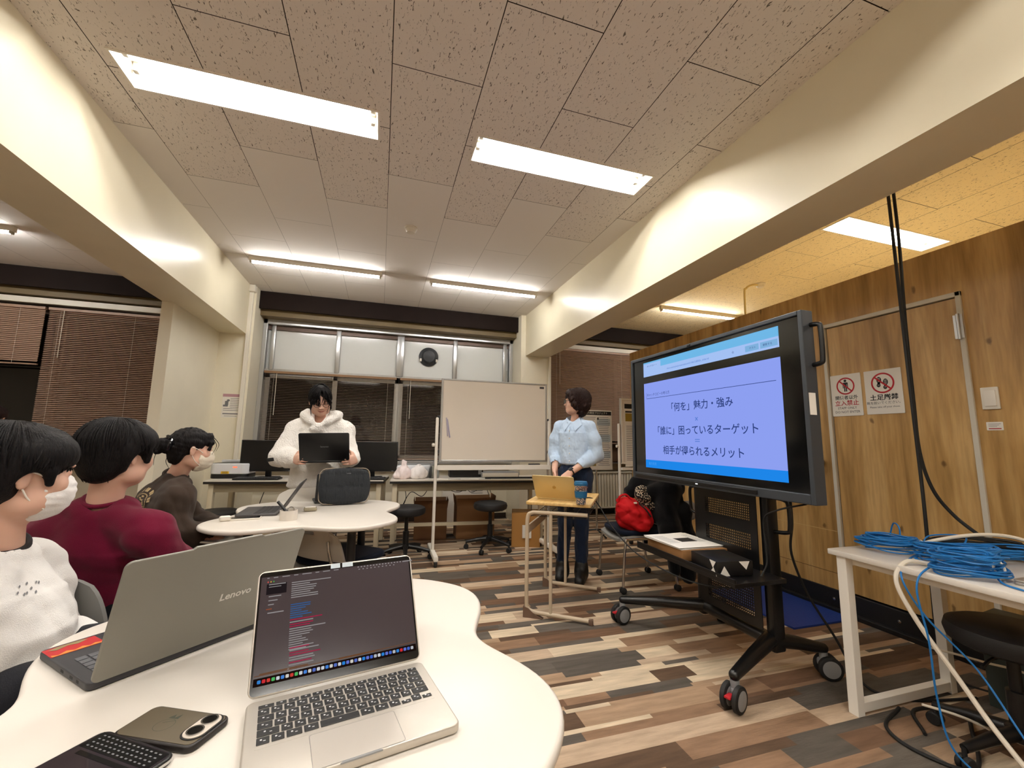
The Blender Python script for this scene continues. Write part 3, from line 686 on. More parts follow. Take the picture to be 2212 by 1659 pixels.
# ------------------------------------------------------------------ rolling whiteboard
M_wb = mat('whiteboard_surface', '#e3d9ca', .22, var=(2.5, .012))
wb = thing('rolling_whiteboard', 'large blank rolling whiteboard in front of the window', 'whiteboard', (1.165, 4.33, 0), 0)
Y0 = 4.33
MB().mm((.60, Y0, .965), (1.735, Y0+.012, 1.785)).build('board', M_wb, wb, world=True, smooth=0)
f = MB()
for lo, hi in (((.582, Y0-.006, .945), (.602, Y0+.022, 1.80)), ((1.733, Y0-.006, .945), (1.753, Y0+.022, 1.80)), ((.602, Y0-.006, 1.783), (1.733, Y0+.022, 1.80)), ((.602, Y0-.006, .945), (1.733, Y0+.022, .966))): f.mm(lo, hi)
f.build('frame', M_alu, wb, world=True, smooth=0, bevel=.003)
for x in (.553, 1.775):
    MB().rbox((x, Y0+.01, .73), (.03, .03, 1.33), .010).build('post', M_white, wb, world=True)
    ft = MB().rbox((x, Y0+.01, .075), (.045, .56, .05), .012).build('foot', M_white, wb, world=True)
    for e in (-1, 1):
        c = MB().lathe([(.012, -.014), (.03, -.014), (.034, -.009), (.034, .009), (.03, .014), (.012, .014)], c=(x, Y0+.01+e*.25, .034), seg=20, axis='X'); c.cyl((x, Y0+.01+e*.25, .03), (x, Y0+.01+e*.25, .06), .009, 10)
        c.build('caster', M_rubber, ft, world=True)
    s = -1 if x < 1 else 1
    MB().lathe([(0, 0), (.012, 0), (.018, .008), (.018, .025), (.010, .03), (0, .03)], seg=18, axis='X', caps=False).build('knob', M_white, wb, loc=(x-1.165+s*.016, .01, 1.115), rot=(0, 0, 0 if s > 0 else PI))
    for zz in (1.05, 1.4): MB().mm((min(x, x-s*.03), Y0, zz-.012), (max(x, x-s*.03), Y0+.02, zz+.012)).build('pivot_bracket', M_dgrey, wb, world=True, smooth=0)
tr = MB().mm((.56, Y0-.06, .868), (1.77, Y0+.02, .905)).mm((.56, Y0-.075, .868), (1.77, Y0-.06, .918))
tr.build('tray', M_white, wb, world=True, smooth=0, bevel=.003)
MB().box((1.69, Y0-.001, 1.755), (.05, .002, .022)).build('name_plate', M_dgrey, wb, world=True, smooth=0)
for i, (x, z, a) in enumerate(((.652, 1.30, -.10), (.668, 1.285, -.17))):
    o = thing('magnet_strip', ['left pale lilac magnetic strip on the whiteboard', 'right grey-lilac magnetic strip on the whiteboard, slightly lower'][i], 'magnet', (x, Y0-.003, z), rot=(0, -a if False else a, 0), group='magnet strips on the whiteboard')
    MB().rbox((0, 0, 0), (.013, .005, .19), .002).build('strip', mat('lilac_magnet', ['#b3aab6', '#a39fb4'][i], .5), o)
o = thing('board_eraser', 'dark eraser on the whiteboard tray at its right end', 'eraser', (1.60, Y0-.02, .9055))
MB().rbox((0, 0, .012), (.12, .05, .022), .004).build('body', M_dgrey, o)
o = thing('long_pointer', 'long black pointer stick lying on the right long table below the whiteboard tray', 'pointer', (1.45, 4.74, .7315), R(-4))
MB().use(M_black).cyl((-.28, 0, .012), (.28, 0, .012), .011, 12).cyl((.28, 0, .012), (.34, 0, .012), .006, 10).build('stick', None, o)

# ------------------------------------------------------------------ blinds: every blind is a thing, its slats one part
M_slat = mat('brown_blind_slat', '#a18a7a', .38, var=(40, .05))
M_slat2 = mat('tan_blind_slat', '#a88a75', .42, var=(40, .04))
def blind(x0, x1, y, z0, z1, tilt, label, m, pitch=.0215, wid=.025, cords=True, head=None):
    t = thing('window_blind', label, 'window blind', ((x0+x1)/2, y, z1), 0, 'brown venetian blinds')
    MB().mm((x0, y-.018, z1), (x1, y+.018, z1+.03)).build('head_rail', head or m, t, world=True, smooth=0)
    s = MB(); n = int((z1-z0)/pitch); c_, s_ = math.cos(tilt)*wid/2, math.sin(tilt)*wid/2
    for i in range(n):
        z = z1-.012-i*pitch
        a, b2, m_ = (-c_, -s_), (c_, s_), (0, .0016)
        for (ya, za), (yb, zb) in ((a, m_), (m_, b2)):
            s.quad((x0+.004, y+ya, z+za), (x1-.004, y+ya, z+za), (x1-.004, y+yb, z+zb), (x0+.004, y+yb, z+zb))
    s.build('slats', m, t, world=True, smooth=0)
    MB().mm((x0+.002, y-.012, z0-.02), (x1-.002, y+.012, z0-.005)).build('bottom_rail', m, t, world=True, smooth=0)
    if cords:
        for k in (.07, .5, .93):
            MB().cyl((x0+(x1-x0)*k, y-.0135, z0-.01), (x0+(x1-x0)*k, y-.0135, z1), .0012, 5).build('ladder_cord', M_trimw, t, world=True)
        MB().cyl((x0+(x1-x0)*.09, y-.022, z1-.55), (x0+(x1-x0)*.09, y-.022, z1), .0035, 6).build('tilt_wand', M_trimw, t, world=True)
    return t
M_headr = mat('tan_head_rail', '#8e6f52', .4)
blind(-1.49, .185, 6.165, .90, 2.00, R(10), 'brown blind behind the hooded presenter, slats open', M_slat, head=M_headr)
blind(.235, 1.86, 6.165, .90, 2.00, R(10), 'brown blind mostly behind the whiteboard, slats open', M_slat, head=M_headr)
blind(-3.68, -2.05, 6.02, .95, 2.57, R(42), 'brown blind left of the pillar, lowered fully', M_slat2)
blind(-6.8, -3.71, 6.02, 1.95, 2.57, R(58), 'brown blind at the left picture edge, half raised', M_slat2)
blind(2.40, 5.1, 6.02, 1.16, 2.60, R(52), 'tan blind behind the standing woman, slats nearly closed', M_slat2)
for i, (a, c) in enumerate(((-6.9, -2.0), (2.38, 5.15))):
    struct(MB().mm((a, 6.0, 2.635), (c, 6.05, 2.70)).build('trim_%d' % (7+i), M_trimw, smooth=0), 'pale rail above the side blind')
struct(MB().mm((2.38, 6.10, .84), (5.2, 6.13, 1.16)).build('trim_9', mat('brown_window_board', '#5a4433', .5), smooth=0), 'brown board below the right blind')

# wall-mounted round unit in front of the transom
v = thing('round_vent', 'round black ventilator on the frosted transom pane', 'ventilator', (.628, 6.225, 2.375), 0)
MB().lathe([(.0, .0), (.138, .0), (.142, .008), (.138, .02), (.105, .03), (.10, .055), (.085, .075), (.0, .082)], seg=48, axis='Y', caps=False).build('body', mat('charcoal_plastic', '#23262b', .45), v, rot=(0, 0, PI))
for a in (205, 335): MB().rbox((.128*math.cos(R(a)), -.026, .128*math.sin(R(a))), (.028, .022, .045), .006).build('clip', M_white, v)
q = MB(); q.add([(-.022, -.0765, .035), (.022, -.0765, .035), (0, -.0765, .07)], [(0, 1, 2)]); q.build('warning_mark', M_grey, v, smooth=0)
# ceiling detectors
def detector(x, y, label):
    t = thing('smoke_detector', label, 'smoke detector', (x, y, H), 0, 'ceiling smoke detectors')
    MB().lathe([(.055, 0), (.055, -.012), (.045, -.018), (.045, -.03), (.034, -.046), (0, -.048)], seg=32, caps=False).build('body', M_trimw, t); return t
detector(.163, 3.589, 'round smoke detector on the plain ceiling tiles')
dt = detector(4.10, 3.60, 'smoke detector with a curved conduit above the partition')
MB().tube(bez([(-.02, 0, -.02), (-.10, .02, -.022), (-.16, .05, -.06), (-.18, .06, -.16), (-.18, .06, -.9)], 8), .012, 10).build('conduit', mat('cream_conduit', '#cdb97e', .5), dt)
# notice on the pillar wall
n_ = thing('wall_notice', 'small printed notice with a pink heading on the pillar wall beside the trunking', 'notice', (-1.695, 5.7195, 1.527), rot=(PI/2, 0, 0))
MB().prism(rrect(.19, .28, .003), 0, .002).build('sheet', M_paper, n_, smooth=0)
q = MB(); rect(q, 0, .122, .19, .034, .0026); q.build('heading', mat('pink_heading', '#b58a92', .6), n_, smooth=0)
q = MB()
for k in range(8): rect(q, .035 if k < 6 else 0, .085-.020*k, .10 if k < 6 else .16, .005, .0026)
rect(q, -.05, .03, .035, .05, .0026); disc(q, -.035, .062, .016, .013, .0026); rect(q, -.06, .0, .05, .022, .0028); rect(q, 0, -.095, .165, .012, .0026); rect(q, 0, -.122, .13, .004, .0026)
q.build('print', M_greyink, n_, smooth=0)
# heater cover behind the partition end
hc = thing('radiator_cover', 'cream ribbed radiator cover under the right window', 'radiator', (3.62, 6.22, 0), 0)
q = MB().mm((2.78, 6.16, .12), (4.75, 6.33, .135)).mm((2.78, 6.16, .665), (4.75, 6.33, .69)); q.build('frame', M_wall, hc, world=True, smooth=0)
q = MB(); i = 0
while 2.78+i*.052 < 4.75: q.rbox((2.80+i*.052, 6.20, .40), (.040, .05, .53), .008, 1); i += 1
q.build('ribbed_panel', M_wall, hc, world=True)
for x in (2.9, 3.75, 4.6): MB().mm((x-.015, 6.2, 0), (x+.015, 6.26, .12)).build('leg', M_wall, hc, world=True, smooth=0)

# poster board on a stand and a second rolling board behind the display
pb = thing('poster_stand', 'printed poster with a black heading on a stand behind the standing woman', 'poster', (2.69, 4.93, 0), R(-3))
MB().rbox((0, 0, 1.195), (.44, .012, .77), .003).build('board', M_paper, pb)
q = MB(); Mtx = q.at((0, -.0066, 1.195), (PI/2, 0, 0)); q.use(M_ink); rect(q, 0, .345, .42, .05, 0)
q.use(M_greyink)
r = random.Random(8)
for k in range(26):
    z = .29-k*.0245; rect(q, .10, z, .16+r.uniform(-.03, .02), .006, 0); rect(q, -.10, z, .15+r.uniform(-.05, .03), .006, 0)
q.use(mat('pale_blue_print', '#b9c2c4', .6))
for z in (.23, .02, -.19): rect(q, .10, z, .19, .09, -.0002)
q.use(M_ink); rect(q, -.10, .18, .14, .10, .0002)
for z in (.275, .065, -.145): rect(q, .02, z, .02, .03, .0002)
q.use(mat('ochre_print', '#8d7c3c', .6)); rect(q, -.10, -.30, .17, .07, .0002)
q.M = Matrix(); q.build('print', None, pb, smooth=0)
lettering('魅力発信プロジェクト', .032, M_paper, pb, (0, -.0072, 1.540), rot=(PI/2, 0, 0))
MB().cyl((0, .02, .05), (0, .02, 1.5), .012, 12).build('pole', M_chrome, pb)
for a in (30, 150, 270): MB().cyl((0, .02, .07), (.26*math.cos(R(a)), .02+.26*math.sin(R(a)), .02), .010, 8).build('leg', M_black, pb)
w2 = thing('poster_board', 'second white rolling board with a poster, half hidden by the big display', 'whiteboard', (3.02, 4.62, 0), 0)
MB().rbox((3.10, 4.64, 1.31), (.46, .02, .80), .004).build('board', M_wb, w2, world=True)
q = MB().mm((2.87, 4.62, .905), (2.89, 4.66, 1.72)).mm((2.89, 4.62, 1.70), (3.33, 4.66, 1.72)).mm((2.89, 4.62, .905), (3.33, 4.66, .925)); q.build('frame', M_white, w2, world=True, smooth=0)
q = MB(); q.at((3.05, 4.623, 1.26), (PI/2, 0, 0)); q.use(M_paper); rect(q, 0, 0, .26, .78, 0); q.use(M_ink); rect(q, 0, .36, .26, .06, .0006); rect(q, 0, .29, .24, .02, .0006)
q.use(mat('ochre_print2', '#9a8232', .6)); rect(q, -.05, .22, .14, .10, .0006)
q.use(M_greyink)
for k in range(20): rect(q, 0, .11-.022*k, .22, .006, .0006)
q.M = Matrix(); q.build('poster', None, w2, world=True, smooth=0)
for x in (2.845, 3.35):
    MB().rbox((x, 4.64, .75), (.03, .03, 1.30), .01).build('post', M_white, w2, world=True); MB().rbox((x, 4.64, .06), (.045, .5, .04), .01).build('foot', M_white, w2, world=True)
    for e in (-1, 1): MB().lathe([(.012, -.012), (.028, -.012), (.03, -.008), (.03, .008), (.028, .012), (.012, .012)], c=(x, 4.64+e*.22, .03), seg=16, axis='X').build('caster', M_rubber, w2, world=True)
MB().lathe([(0, 0), (.012, 0), (.018, .008), (.018, .025), (.010, .03), (0, .03)], seg=18, axis='X', caps=False).build('knob', M_white, w2, loc=(2.83-3.02, .02, 1.12), rot=(0, 0, PI))
MB().mm((2.86, 4.6, .83), (3.34, 4.66, .86)).build('tray', M_white, w2, world=True, smooth=0)

# ------------------------------------------------------------------ things on the window tables
def onL(u, v=0.):   # left table: u along it, v towards the window
    c, s = math.cos(R(-6.5)), math.sin(R(-6.5)); return (-.76+u*c-v*s, 5.18+u*s+v*c)
def onR(u, v=0.):
    c, s = math.cos(R(-4.5)), math.sin(R(-4.5)); return (1.02+u*c-v*s, 4.98+u*s+v*c)
def monitor(name_label, loc, rz, w_=.55, h_=.335):
    t = thing('monitor', name_label, 'monitor', loc, rz, 'black monitors on the window table')
    MB().rbox((0, 0, .025+.045+h_/2), (w_, .03, h_), .005).build('housing', M_black, t)
    MB().mm((-w_/2+.012, -.0165, .088), (w_/2-.012, -.0152, .06+h_)).build('screen', mat('dark_screen', '#151617', .25), t, smooth=0)
    MB().rbox((0, .035, .12), (.06, .03, .22), .006).build('stand', M_black, t); MB().prism(rrect(.22, .17, .03), 0, .012).build('base', M_black, t, loc=(0, .02, 0))
    MB().rbox((w_/2-.05, -.0158, .076), (.02, .003, .006), .001).build('button', M_grey, t)
    return t
xy = onL(-.38, -.02); m1 = monitor('black monitor on the left long table, behind the hooded presenter at her right hand', (*xy, .7305), R(-6))
xy = onL(.70, -.02); dup(m1, (*xy, .7305), R(-4), 'black monitor at the right end of the left long table', 'black monitors on the window table')
def keyboard(loc, rz, label):
    t = thing('keyboard', label, 'keyboard', loc, rz, 'black keyboards on the window table')
    MB().rbox((0, 0, .011), (.43, .14, .018), .005).build('body', M_black, t)
    q = MB()
    for j in range(5):
        for i in range(17): q.rbox((-.196+i*.0245, -.05+j*.0245, .022), (.020, .020, .006), .0015, 1)
    q.build('keys', M_dgrey, t); return t
xy = onL(-.40, -.21); k1 = keyboard((*xy, .7302), R(-6), 'black keyboard in front of the left monitor')
xy = onL(.66, -.22); dup(k1, (*xy, .7302), R(-8), 'black keyboard in front of the right-end monitor', 'black keyboards on the window table')
M_proj = mat('white_projector_shell', '#e4e6ea', .35)
xy = onL(-.74, .06)
pj = thing('projector', 'white projector with a black base and red lamp on the left long table', 'projector', (*xy, .7305), R(-4))
MB().prism(rrect(.36, .30, .06), 0, .045, r=.008).build('base', M_black, pj)
MB().prism(rrect(.365, .305, .06), .045, .155, r=.012).build('shell', M_proj, pj)
q = MB(); q.prism([(-.17, -.10), (.17, -.10), (.13, .10), (-.13, .10)], .1555, .158); q.build('lens_recess', M_black, pj, smooth=0)
MB().rbox((.0, .13, .168), (.34, .05, .03), .008).build('mirror_hood', M_proj, pj)
MB().rbox((.06, -.1535, .118), (.04, .004, .012), .002).build('status_lamp', emitter('red_lamp', '#ff5a3a', 2.5), pj)
MB().rbox((-.03, -.1535, .062), (.075, .003, .026), .001).build('warning_label', mat('yellow_label', '#e0b428', .5), pj)
q = MB()
for k in range(3): q.rbox((-.03, -.1552, .054+k*.008), (.055, .001, .003), .0003, 1)
q.build('label_print', M_ink, pj)
pr = thing('printer', 'white printer behind the two plastic bags on the right long table', 'printer', (*onR(-.62, .12), .7305), R(-4))
MB().rbox((0, 0, .07), (.42, .24, .14), .02).build('body', M_proj, pr); MB().rbox((0, .02, .147), (.38, .18, .014), .005).build('lid', M_grey, pr); MB().rbox((0, -.121, .10), (.05, .004, .016), .002).build('display', M_ink, pr); MB().rbox((0, -.1205, .045), (.30, .006, .05), .002).build('paper_slot', M_dgrey, pr)
jar = thing('glass_jar', 'clear plastic jar right of the white bags on the right long table', 'jar', (*onR(-.40, -.02), .7305))
M_jar = mat('clear_plastic', '#e8f0f0', .08, trans=.92, ior=1.35)
MB().lathe([(0, 0), (.055, 0), (.06, .01), (.06, .10), (.045, .125), (.045, .14), (0, .14)], seg=28, caps=False).build('body', M_jar, jar); MB().lathe([(0, .14), (.05, .14), (.05, .16), (0, .162)], seg=28, caps=False).build('lid', M_grey, jar)
bl = thing('black_case', 'flat black device below the whiteboard on the right long table', 'device', (*onR(-.02, .12), .7305), R(-4)); MB().rbox((0, 0, .055), (.40, .22, .11), .008).build('body', M_black, bl); MB().rbox((.16, -.1105, .06), (.04, .003, .05), .001).build('panel', M_grey, bl)
wcard = thing('paper_pile', 'grey folders lying under the whiteboard on the right long table', 'folder', (*onR(.38, .10), .7305), R(-2)); MB().rbox((0, 0, .03), (.46, .24, .06), .004).build('cover', M_grey, wcard); MB().rbox((0, -.003, .03), (.44, .24, .045), .003).build('pages', M_paper, wcard)
for k, (u, v, a, lab) in enumerate(((-.22, -.22, 3, 'left white sheet along the front edge of the right long table'), (.12, -.23, -5, 'right white sheet along the front edge of the right long table'))):
    o = thing('paper_sheet', lab, 'paper', (*onR(u, v), .7304), R(a-4)); MB().prism(rrect(.28, .12, .003), 0, .002).build('sheet', M_paper, o, smooth=0); q = MB(); rect(q, .04, 0, .14, .05, .0026); q.build('print', M_greyink, o, smooth=0)

# things below the window tables
def carton(loc, rz, dims, label, flaps=True, m=M_card):
    t = thing('cardboard_box', label, 'box', loc, rz, 'cardboard boxes under the window tables'); a, b_, h_ = dims
    q = MB(); th = .005
    q.mm((-a/2, -b_/2, 0), (a/2, b_/2, th)).mm((-a/2, -b_/2, th), (a/2, -b_/2+th, h_)).mm((-a/2, b_/2-th, th), (a/2, b_/2, h_)).mm((-a/2, -b_/2, th), (-a/2+th, b_/2, h_)).mm((a/2-th, -b_/2, th), (a/2, b_/2, h_)); q.build('body', m, t, smooth=0)
    if flaps:
        for (x, y, rx, ry, fa, fb) in ((0, -b_/2, -.15, 0, a, b_*.3), (0, b_/2, .15, 0, a, b_*.3), (-a/2, 0, 0, .1, a*.25, b_), (a/2, 0, 0, -.1, a*.25, b_)):
            q = MB()
            if rx: q.box((0, 0, fb/2), (fa, .005, fb))
            else: q.box((0, 0, fa/2), (.005, fb, fa))
            q.build('flap', m, t, loc=(x, y, h_), rot=(-rx*1.3 if rx else 0, -ry*1.3 if ry else 0, 0), smooth=0)
    else:
        MB().mm((-a/2, -.025, h_-.001), (a/2, .025, h_+.001)).build('tape', bpy.data.materials['beige_tape'], t, smooth=0); MB().mm((-a/2+.002, -b_/2+.002, h_-.004), (a/2-.002, b_/2-.002, h_)).build('top_flaps', m, t, smooth=0)
    return t
carton((.64, 5.33, 0), R(-6), (.38, .30, .36), 'open dark cardboard box under the right long table, left one', True, mat('dark_cardboard', '#6d4b2e', .85))
carton((1.165, 5.28, 0), R(-3), (.46, .30, .38), 'open cardboard box in the middle under the right long table', True, mat('mid_cardboard', '#8a6340', .85))
c3 = carton((1.66, 4.74, 0), R(-18), (.32, .32, .36), 'closed light cardboard box at the right end of the right long table', False, mat('light_cardboard', '#a8793f', .8))
MB().mm((-.04, -.1815, .10), (.06, -.1805, .24)).build('shipping_label', M_paper, c3, smooth=0)
hb = thing('printed_carton', 'tall white printed carton with a picture of a black device behind the cardboard boxes', 'box', (1.17, 5.95, 0), R(-3))
MB().rbox((0, 0, .32), (.62, .22, .64), .004).build('body', M_paper, hb); q = MB(); q.at((0, -.1106, .32), (PI/2, 0, 0)); q.use(M_ink); rect(q, -.06, .20, .14, .10, 0); rect(q, -.25, .18, .10, .05, 0); q.use(M_greyink)
for k in range(8): rect(q, .16, .27-k*.03, .16, .008, 0)
for k in range(8): rect(q, -.27, .02-k*.04, .03, .02, 0)
q.M = Matrix(); q.build('print', None, hb, smooth=0)
so = thing('wall_socket', 'brown-framed wall socket under the right long table', 'socket', (1.52, WY, .42), rot=(PI/2, 0, 0)); MB().rbox((0, 0, .004), (.075, .12, .01), .003).build('plate', mat('brown_plate', '#6d5a48', .5), so); MB().rbox((0, 0, .010), (.03, .06, .006), .002).build('outlet', M_trimw, so)
M_lead = mat('black_lead', '#191715', .6)
for k, (pts, lab) in enumerate((([(.30, 5.22, .66), (.33, 5.2, .48), (.28, 5.2, .36), (.38, 5.18, .55), (.52, 5.2, .50), (.62, 5.2, .66)], 'short loop of black lead under the joint of the long tables'),
        ([(.72, 5.5, .66), (.82, 5.5, .56), (1.0, 5.5, .50), (1.12, 5.5, .56), (1.24, 5.5, .64), (1.36, 5.5, .56), (1.40, 5.5, .48), (1.43, 5.5, .40)], 'black lead looping above the open cardboard box'),
        ([(1.16, 5.55, .68), (1.12, 5.55, .58), (1.14, 5.55, .52), (1.2, 5.55, .49), (1.38, 5.55, .56), (1.45, 5.55, .48), (1.47, 5.55, .38)], 'second black lead beside the tall white carton'),
        ([(-1.15, 5.3, .66), (-1.2, 5.25, .45), (-1.24, 5.22, .2), (-1.2, 5.2, .01), (-1.0, 5.15, .006), (-.8, 5.2, .006)], 'black lead hanging under the left long table'))):
    cable('hanging_lead', lab, pts, .004, M_lead)

# ------------------------------------------------------------------ hanging cables and cable heap
M_bluec = mat('blue_network_cable', '#1d72b8', .45); M_whitec = mat('white_cable', '#e8dfcd', .5)
cable('ceiling_cable', 'left one of the two black cables hanging before the oak door', [(2.80, 1.56, 3.0), (2.805, 1.56, 2.4), (2.80, 1.555, 1.6), (2.80, 1.55, .9), (2.79, 1.55, .5), (2.80, 1.55, .15), (2.85, 1.5, .008), (2.95, 1.3, .008)], .0085, M_rubber, group='hanging ceiling cables')
cable('ceiling_cable', 'right one of the two black hanging cables, sweeping right at the bottom', [(2.875, 1.575, 3.0), (2.872, 1.57, 2.4), (2.84, 1.565, 1.9), (2.83, 1.562, 1.45), (2.83, 1.56, 1.15), (2.865, 1.54, .95), (2.90, 1.48, .82), (2.90, 1.38, .73), (2.84, 1.33, .712)], .0085, M_rubber, group='hanging ceiling cables')
def coil(name, label, c, rx, ry, rz, turns, th, m, r_=.0032, seed=1, hz=.05, tilt=0.):
    rr = random.Random(seed); pts = []; n = 40
    for k in range(turns):
        a0 = rr.uniform(0, .3); f1 = 1-rr.uniform(0, th); f2 = 1-rr.uniform(0, th); z = rr.uniform(0, hz); ph = rr.uniform(0, 6.28)
        for i in range(n):
            a = 2*PI*i/n+a0; x = rx*f1*math.cos(a); y = ry*f2*math.sin(a); zz = r_+.001+z+.006*math.sin(2*a+ph)+.006
            pts.append((c[0]+x*math.cos(rz)-y*math.sin(rz), c[1]+x*math.sin(rz)+y*math.cos(rz), c[2]+max(r_, zz+tilt*x)))
    t = thing(name, label, 'cable', c); MB().tube(pts, r_, 6).build('loops', m, t, world=True)
    return t
def tie(t, c, rz, m):
    MB().tube([(c[0]+.02*math.cos(a)*math.cos(rz), c[1]+.02*math.cos(a)*math.sin(rz), c[2]+.03+.033*math.sin(a)) for a in [2*PI*i/16 for i in range(16)]], .004, 6, closed=True).build('cable_tie', m, t, world=True)
c1 = coil('cable_coil', 'blue coil of network cable at the far left corner of the cable table', (2.275, 1.40, TZ), .135, .085, R(-48), 17, .35, M_bluec, seed=3, hz=.058); tie(c1, (2.345, 1.325, TZ), R(0), M_whitec)
c2 = coil('cable_coil', 'blue coil of network cable nearest the front edge, in the middle of the cable table', (2.155, 1.075, TZ), .12, .085, R(-30), 18, .4, M_bluec, seed=5, hz=.075); tie(c2, (2.22, 1.02, TZ), R(70), M_whitec)
c3_ = coil('cable_coil', 'blue bundle of network cable heaped behind the front coil', (2.30, 1.18, TZ), .15, .08, R(-30), 14, .5, M_bluec, seed=7, hz=.08)
coil('cable_coil', 'flat blue bundle of network cable lying over the black cable', (2.52, 1.17, TZ), .20, .055, R(-28), 9, .5, M_bluec, seed=9, hz=.06)
bk = coil('cable_coil', 'black coil of cable at the back of the cable table', (2.60, 1.26, TZ), .22, .085, R(-30), 11, .3, M_rubber, r_=.006, seed=12, hz=.045)
cable('white_lead', 'thick white cable arching over the black coil', [(2.30, 1.36, TZ+.02), (2.38, 1.28, TZ+.075), (2.55, 1.20, TZ+.105), (2.68, 1.13, TZ+.085), (2.70, 1.00, TZ+.012)], .0075, M_whitec)
cable('white_lead', 'thick white cable hanging over the table front down to the stool base', [(2.17, 1.20, TZ+.008), (2.08, 1.235, TZ+.014), (2.03, 1.245, TZ-.06), (2.05, 1.20, .50), (2.10, 1.12, .33), (2.11, 1.02, .18), (2.12, .90, .05), (2.14, .80, .010), (2.25, .6, .009)], .0085, M_whitec)
cable('blue_lead', 'left blue network cable hanging over the table front', [(2.17, 1.14, TZ+.02), (2.06, 1.155, TZ+.01), (2.0, 1.16, TZ-.06), (2.02, 1.15, .45), (2.05, 1.16, .24), (2.06, 1.13, .08), (2.12, 1.04, .009), (2.25, .92, .006), (2.35, .8, .006)], .0034, M_bluec)
cable('blue_lead', 'right blue network cable hanging from the first coil to the floor', [(2.33, 1.31, TZ+.02), (2.16, 1.27, TZ+.008), (2.03, 1.225, TZ-.04), (2.07, 1.18, .52), (2.15, 1.08, .36), (2.13, .94, .16), (2.18, .82, .01), (2.3, .7, .006)], .0034, M_bluec)
cable('blue_lead', 'blue network cable running right along the table front', [(2.22, 1.04, TZ+.03), (2.14, .98, TZ+.006), (2.10, .9, TZ+.005), (2.03, .80, TZ+.002), (2.0, .70, TZ-.04), (2.02, .5, .5)], .0034, M_bluec)
for k, (pts, lab) in enumerate((([(2.36, 1.33, TZ+.03), (2.47, 1.36, TZ+.07), (2.5, 1.25, TZ+.09), (2.42, 1.22, TZ+.05)], 'blue loop between the first coil and the heap'),
                       ([(2.35, 1.30, TZ+.01), (2.37, 1.20, TZ+.015), (2.29, 1.16, TZ+.03)], 'blue strand joining the first coil and the front coil'),
                       ([(2.40, 1.48, TZ+.05), (2.40, 1.46, TZ+.11), (2.37, 1.42, TZ+.10), (2.37, 1.42, TZ+.03)], 'small upright blue loop on the first coil'))):
    cable('blue_lead', lab, pts, .0034, M_bluec)
cl = thing('closed_laptop', 'closed silver laptop at the right picture edge on the cable table', 'laptop', (2.32, .80, TZ+.0005), R(2))
M_silver = mat('silver_aluminium', '#b9b3a9', .38, metal=.6)
MB().prism(rrect(.36, .25, .012), 0, .010, r=.003).build('base', M_silver, cl, rot=(0, 0, PI/2)); MB().prism(rrect(.36, .25, .012), .0105, .018, r=.003).build('lid', M_silver, cl, rot=(0, 0, PI/2))
pc = thing('computer_tower', 'dull green-grey computer tower under the cable table behind the stool', 'computer', (2.86, 1.16, 0), R(8)); MB().rbox((0, 0, .20), (.17, .42, .40), .006).build('case', mat('green_grey_case', '#3b423c', .5), pc); MB().rbox((-.0855, -.05, .30), (.004, .14, .04), .001).build('drive_front', M_dgrey, pc)
cable('floor_cable', 'black cable coiled on the floor under the cable table', [(2.3, 1.45, .008), (2.1, 1.38, .008), (2.05, 1.25, .008), (2.14, 1.12, .008), (2.40, 1.25, .012), (2.55, 1.36, .008), (2.35, 1.42, .008), (2.2, 1.3, .008)], .007, M_rubber)
cable('white_lead', 'thin beige cable looping under the cable table', [(2.5, 1.42, .25), (2.62, 1.3, .23), (2.72, 1.18, .20), (2.66, 1.08, .05), (2.5, 1.12, .02), (2.3, 1.22, .10), (2.2, 1.3, .12)], .005, M_whitec)
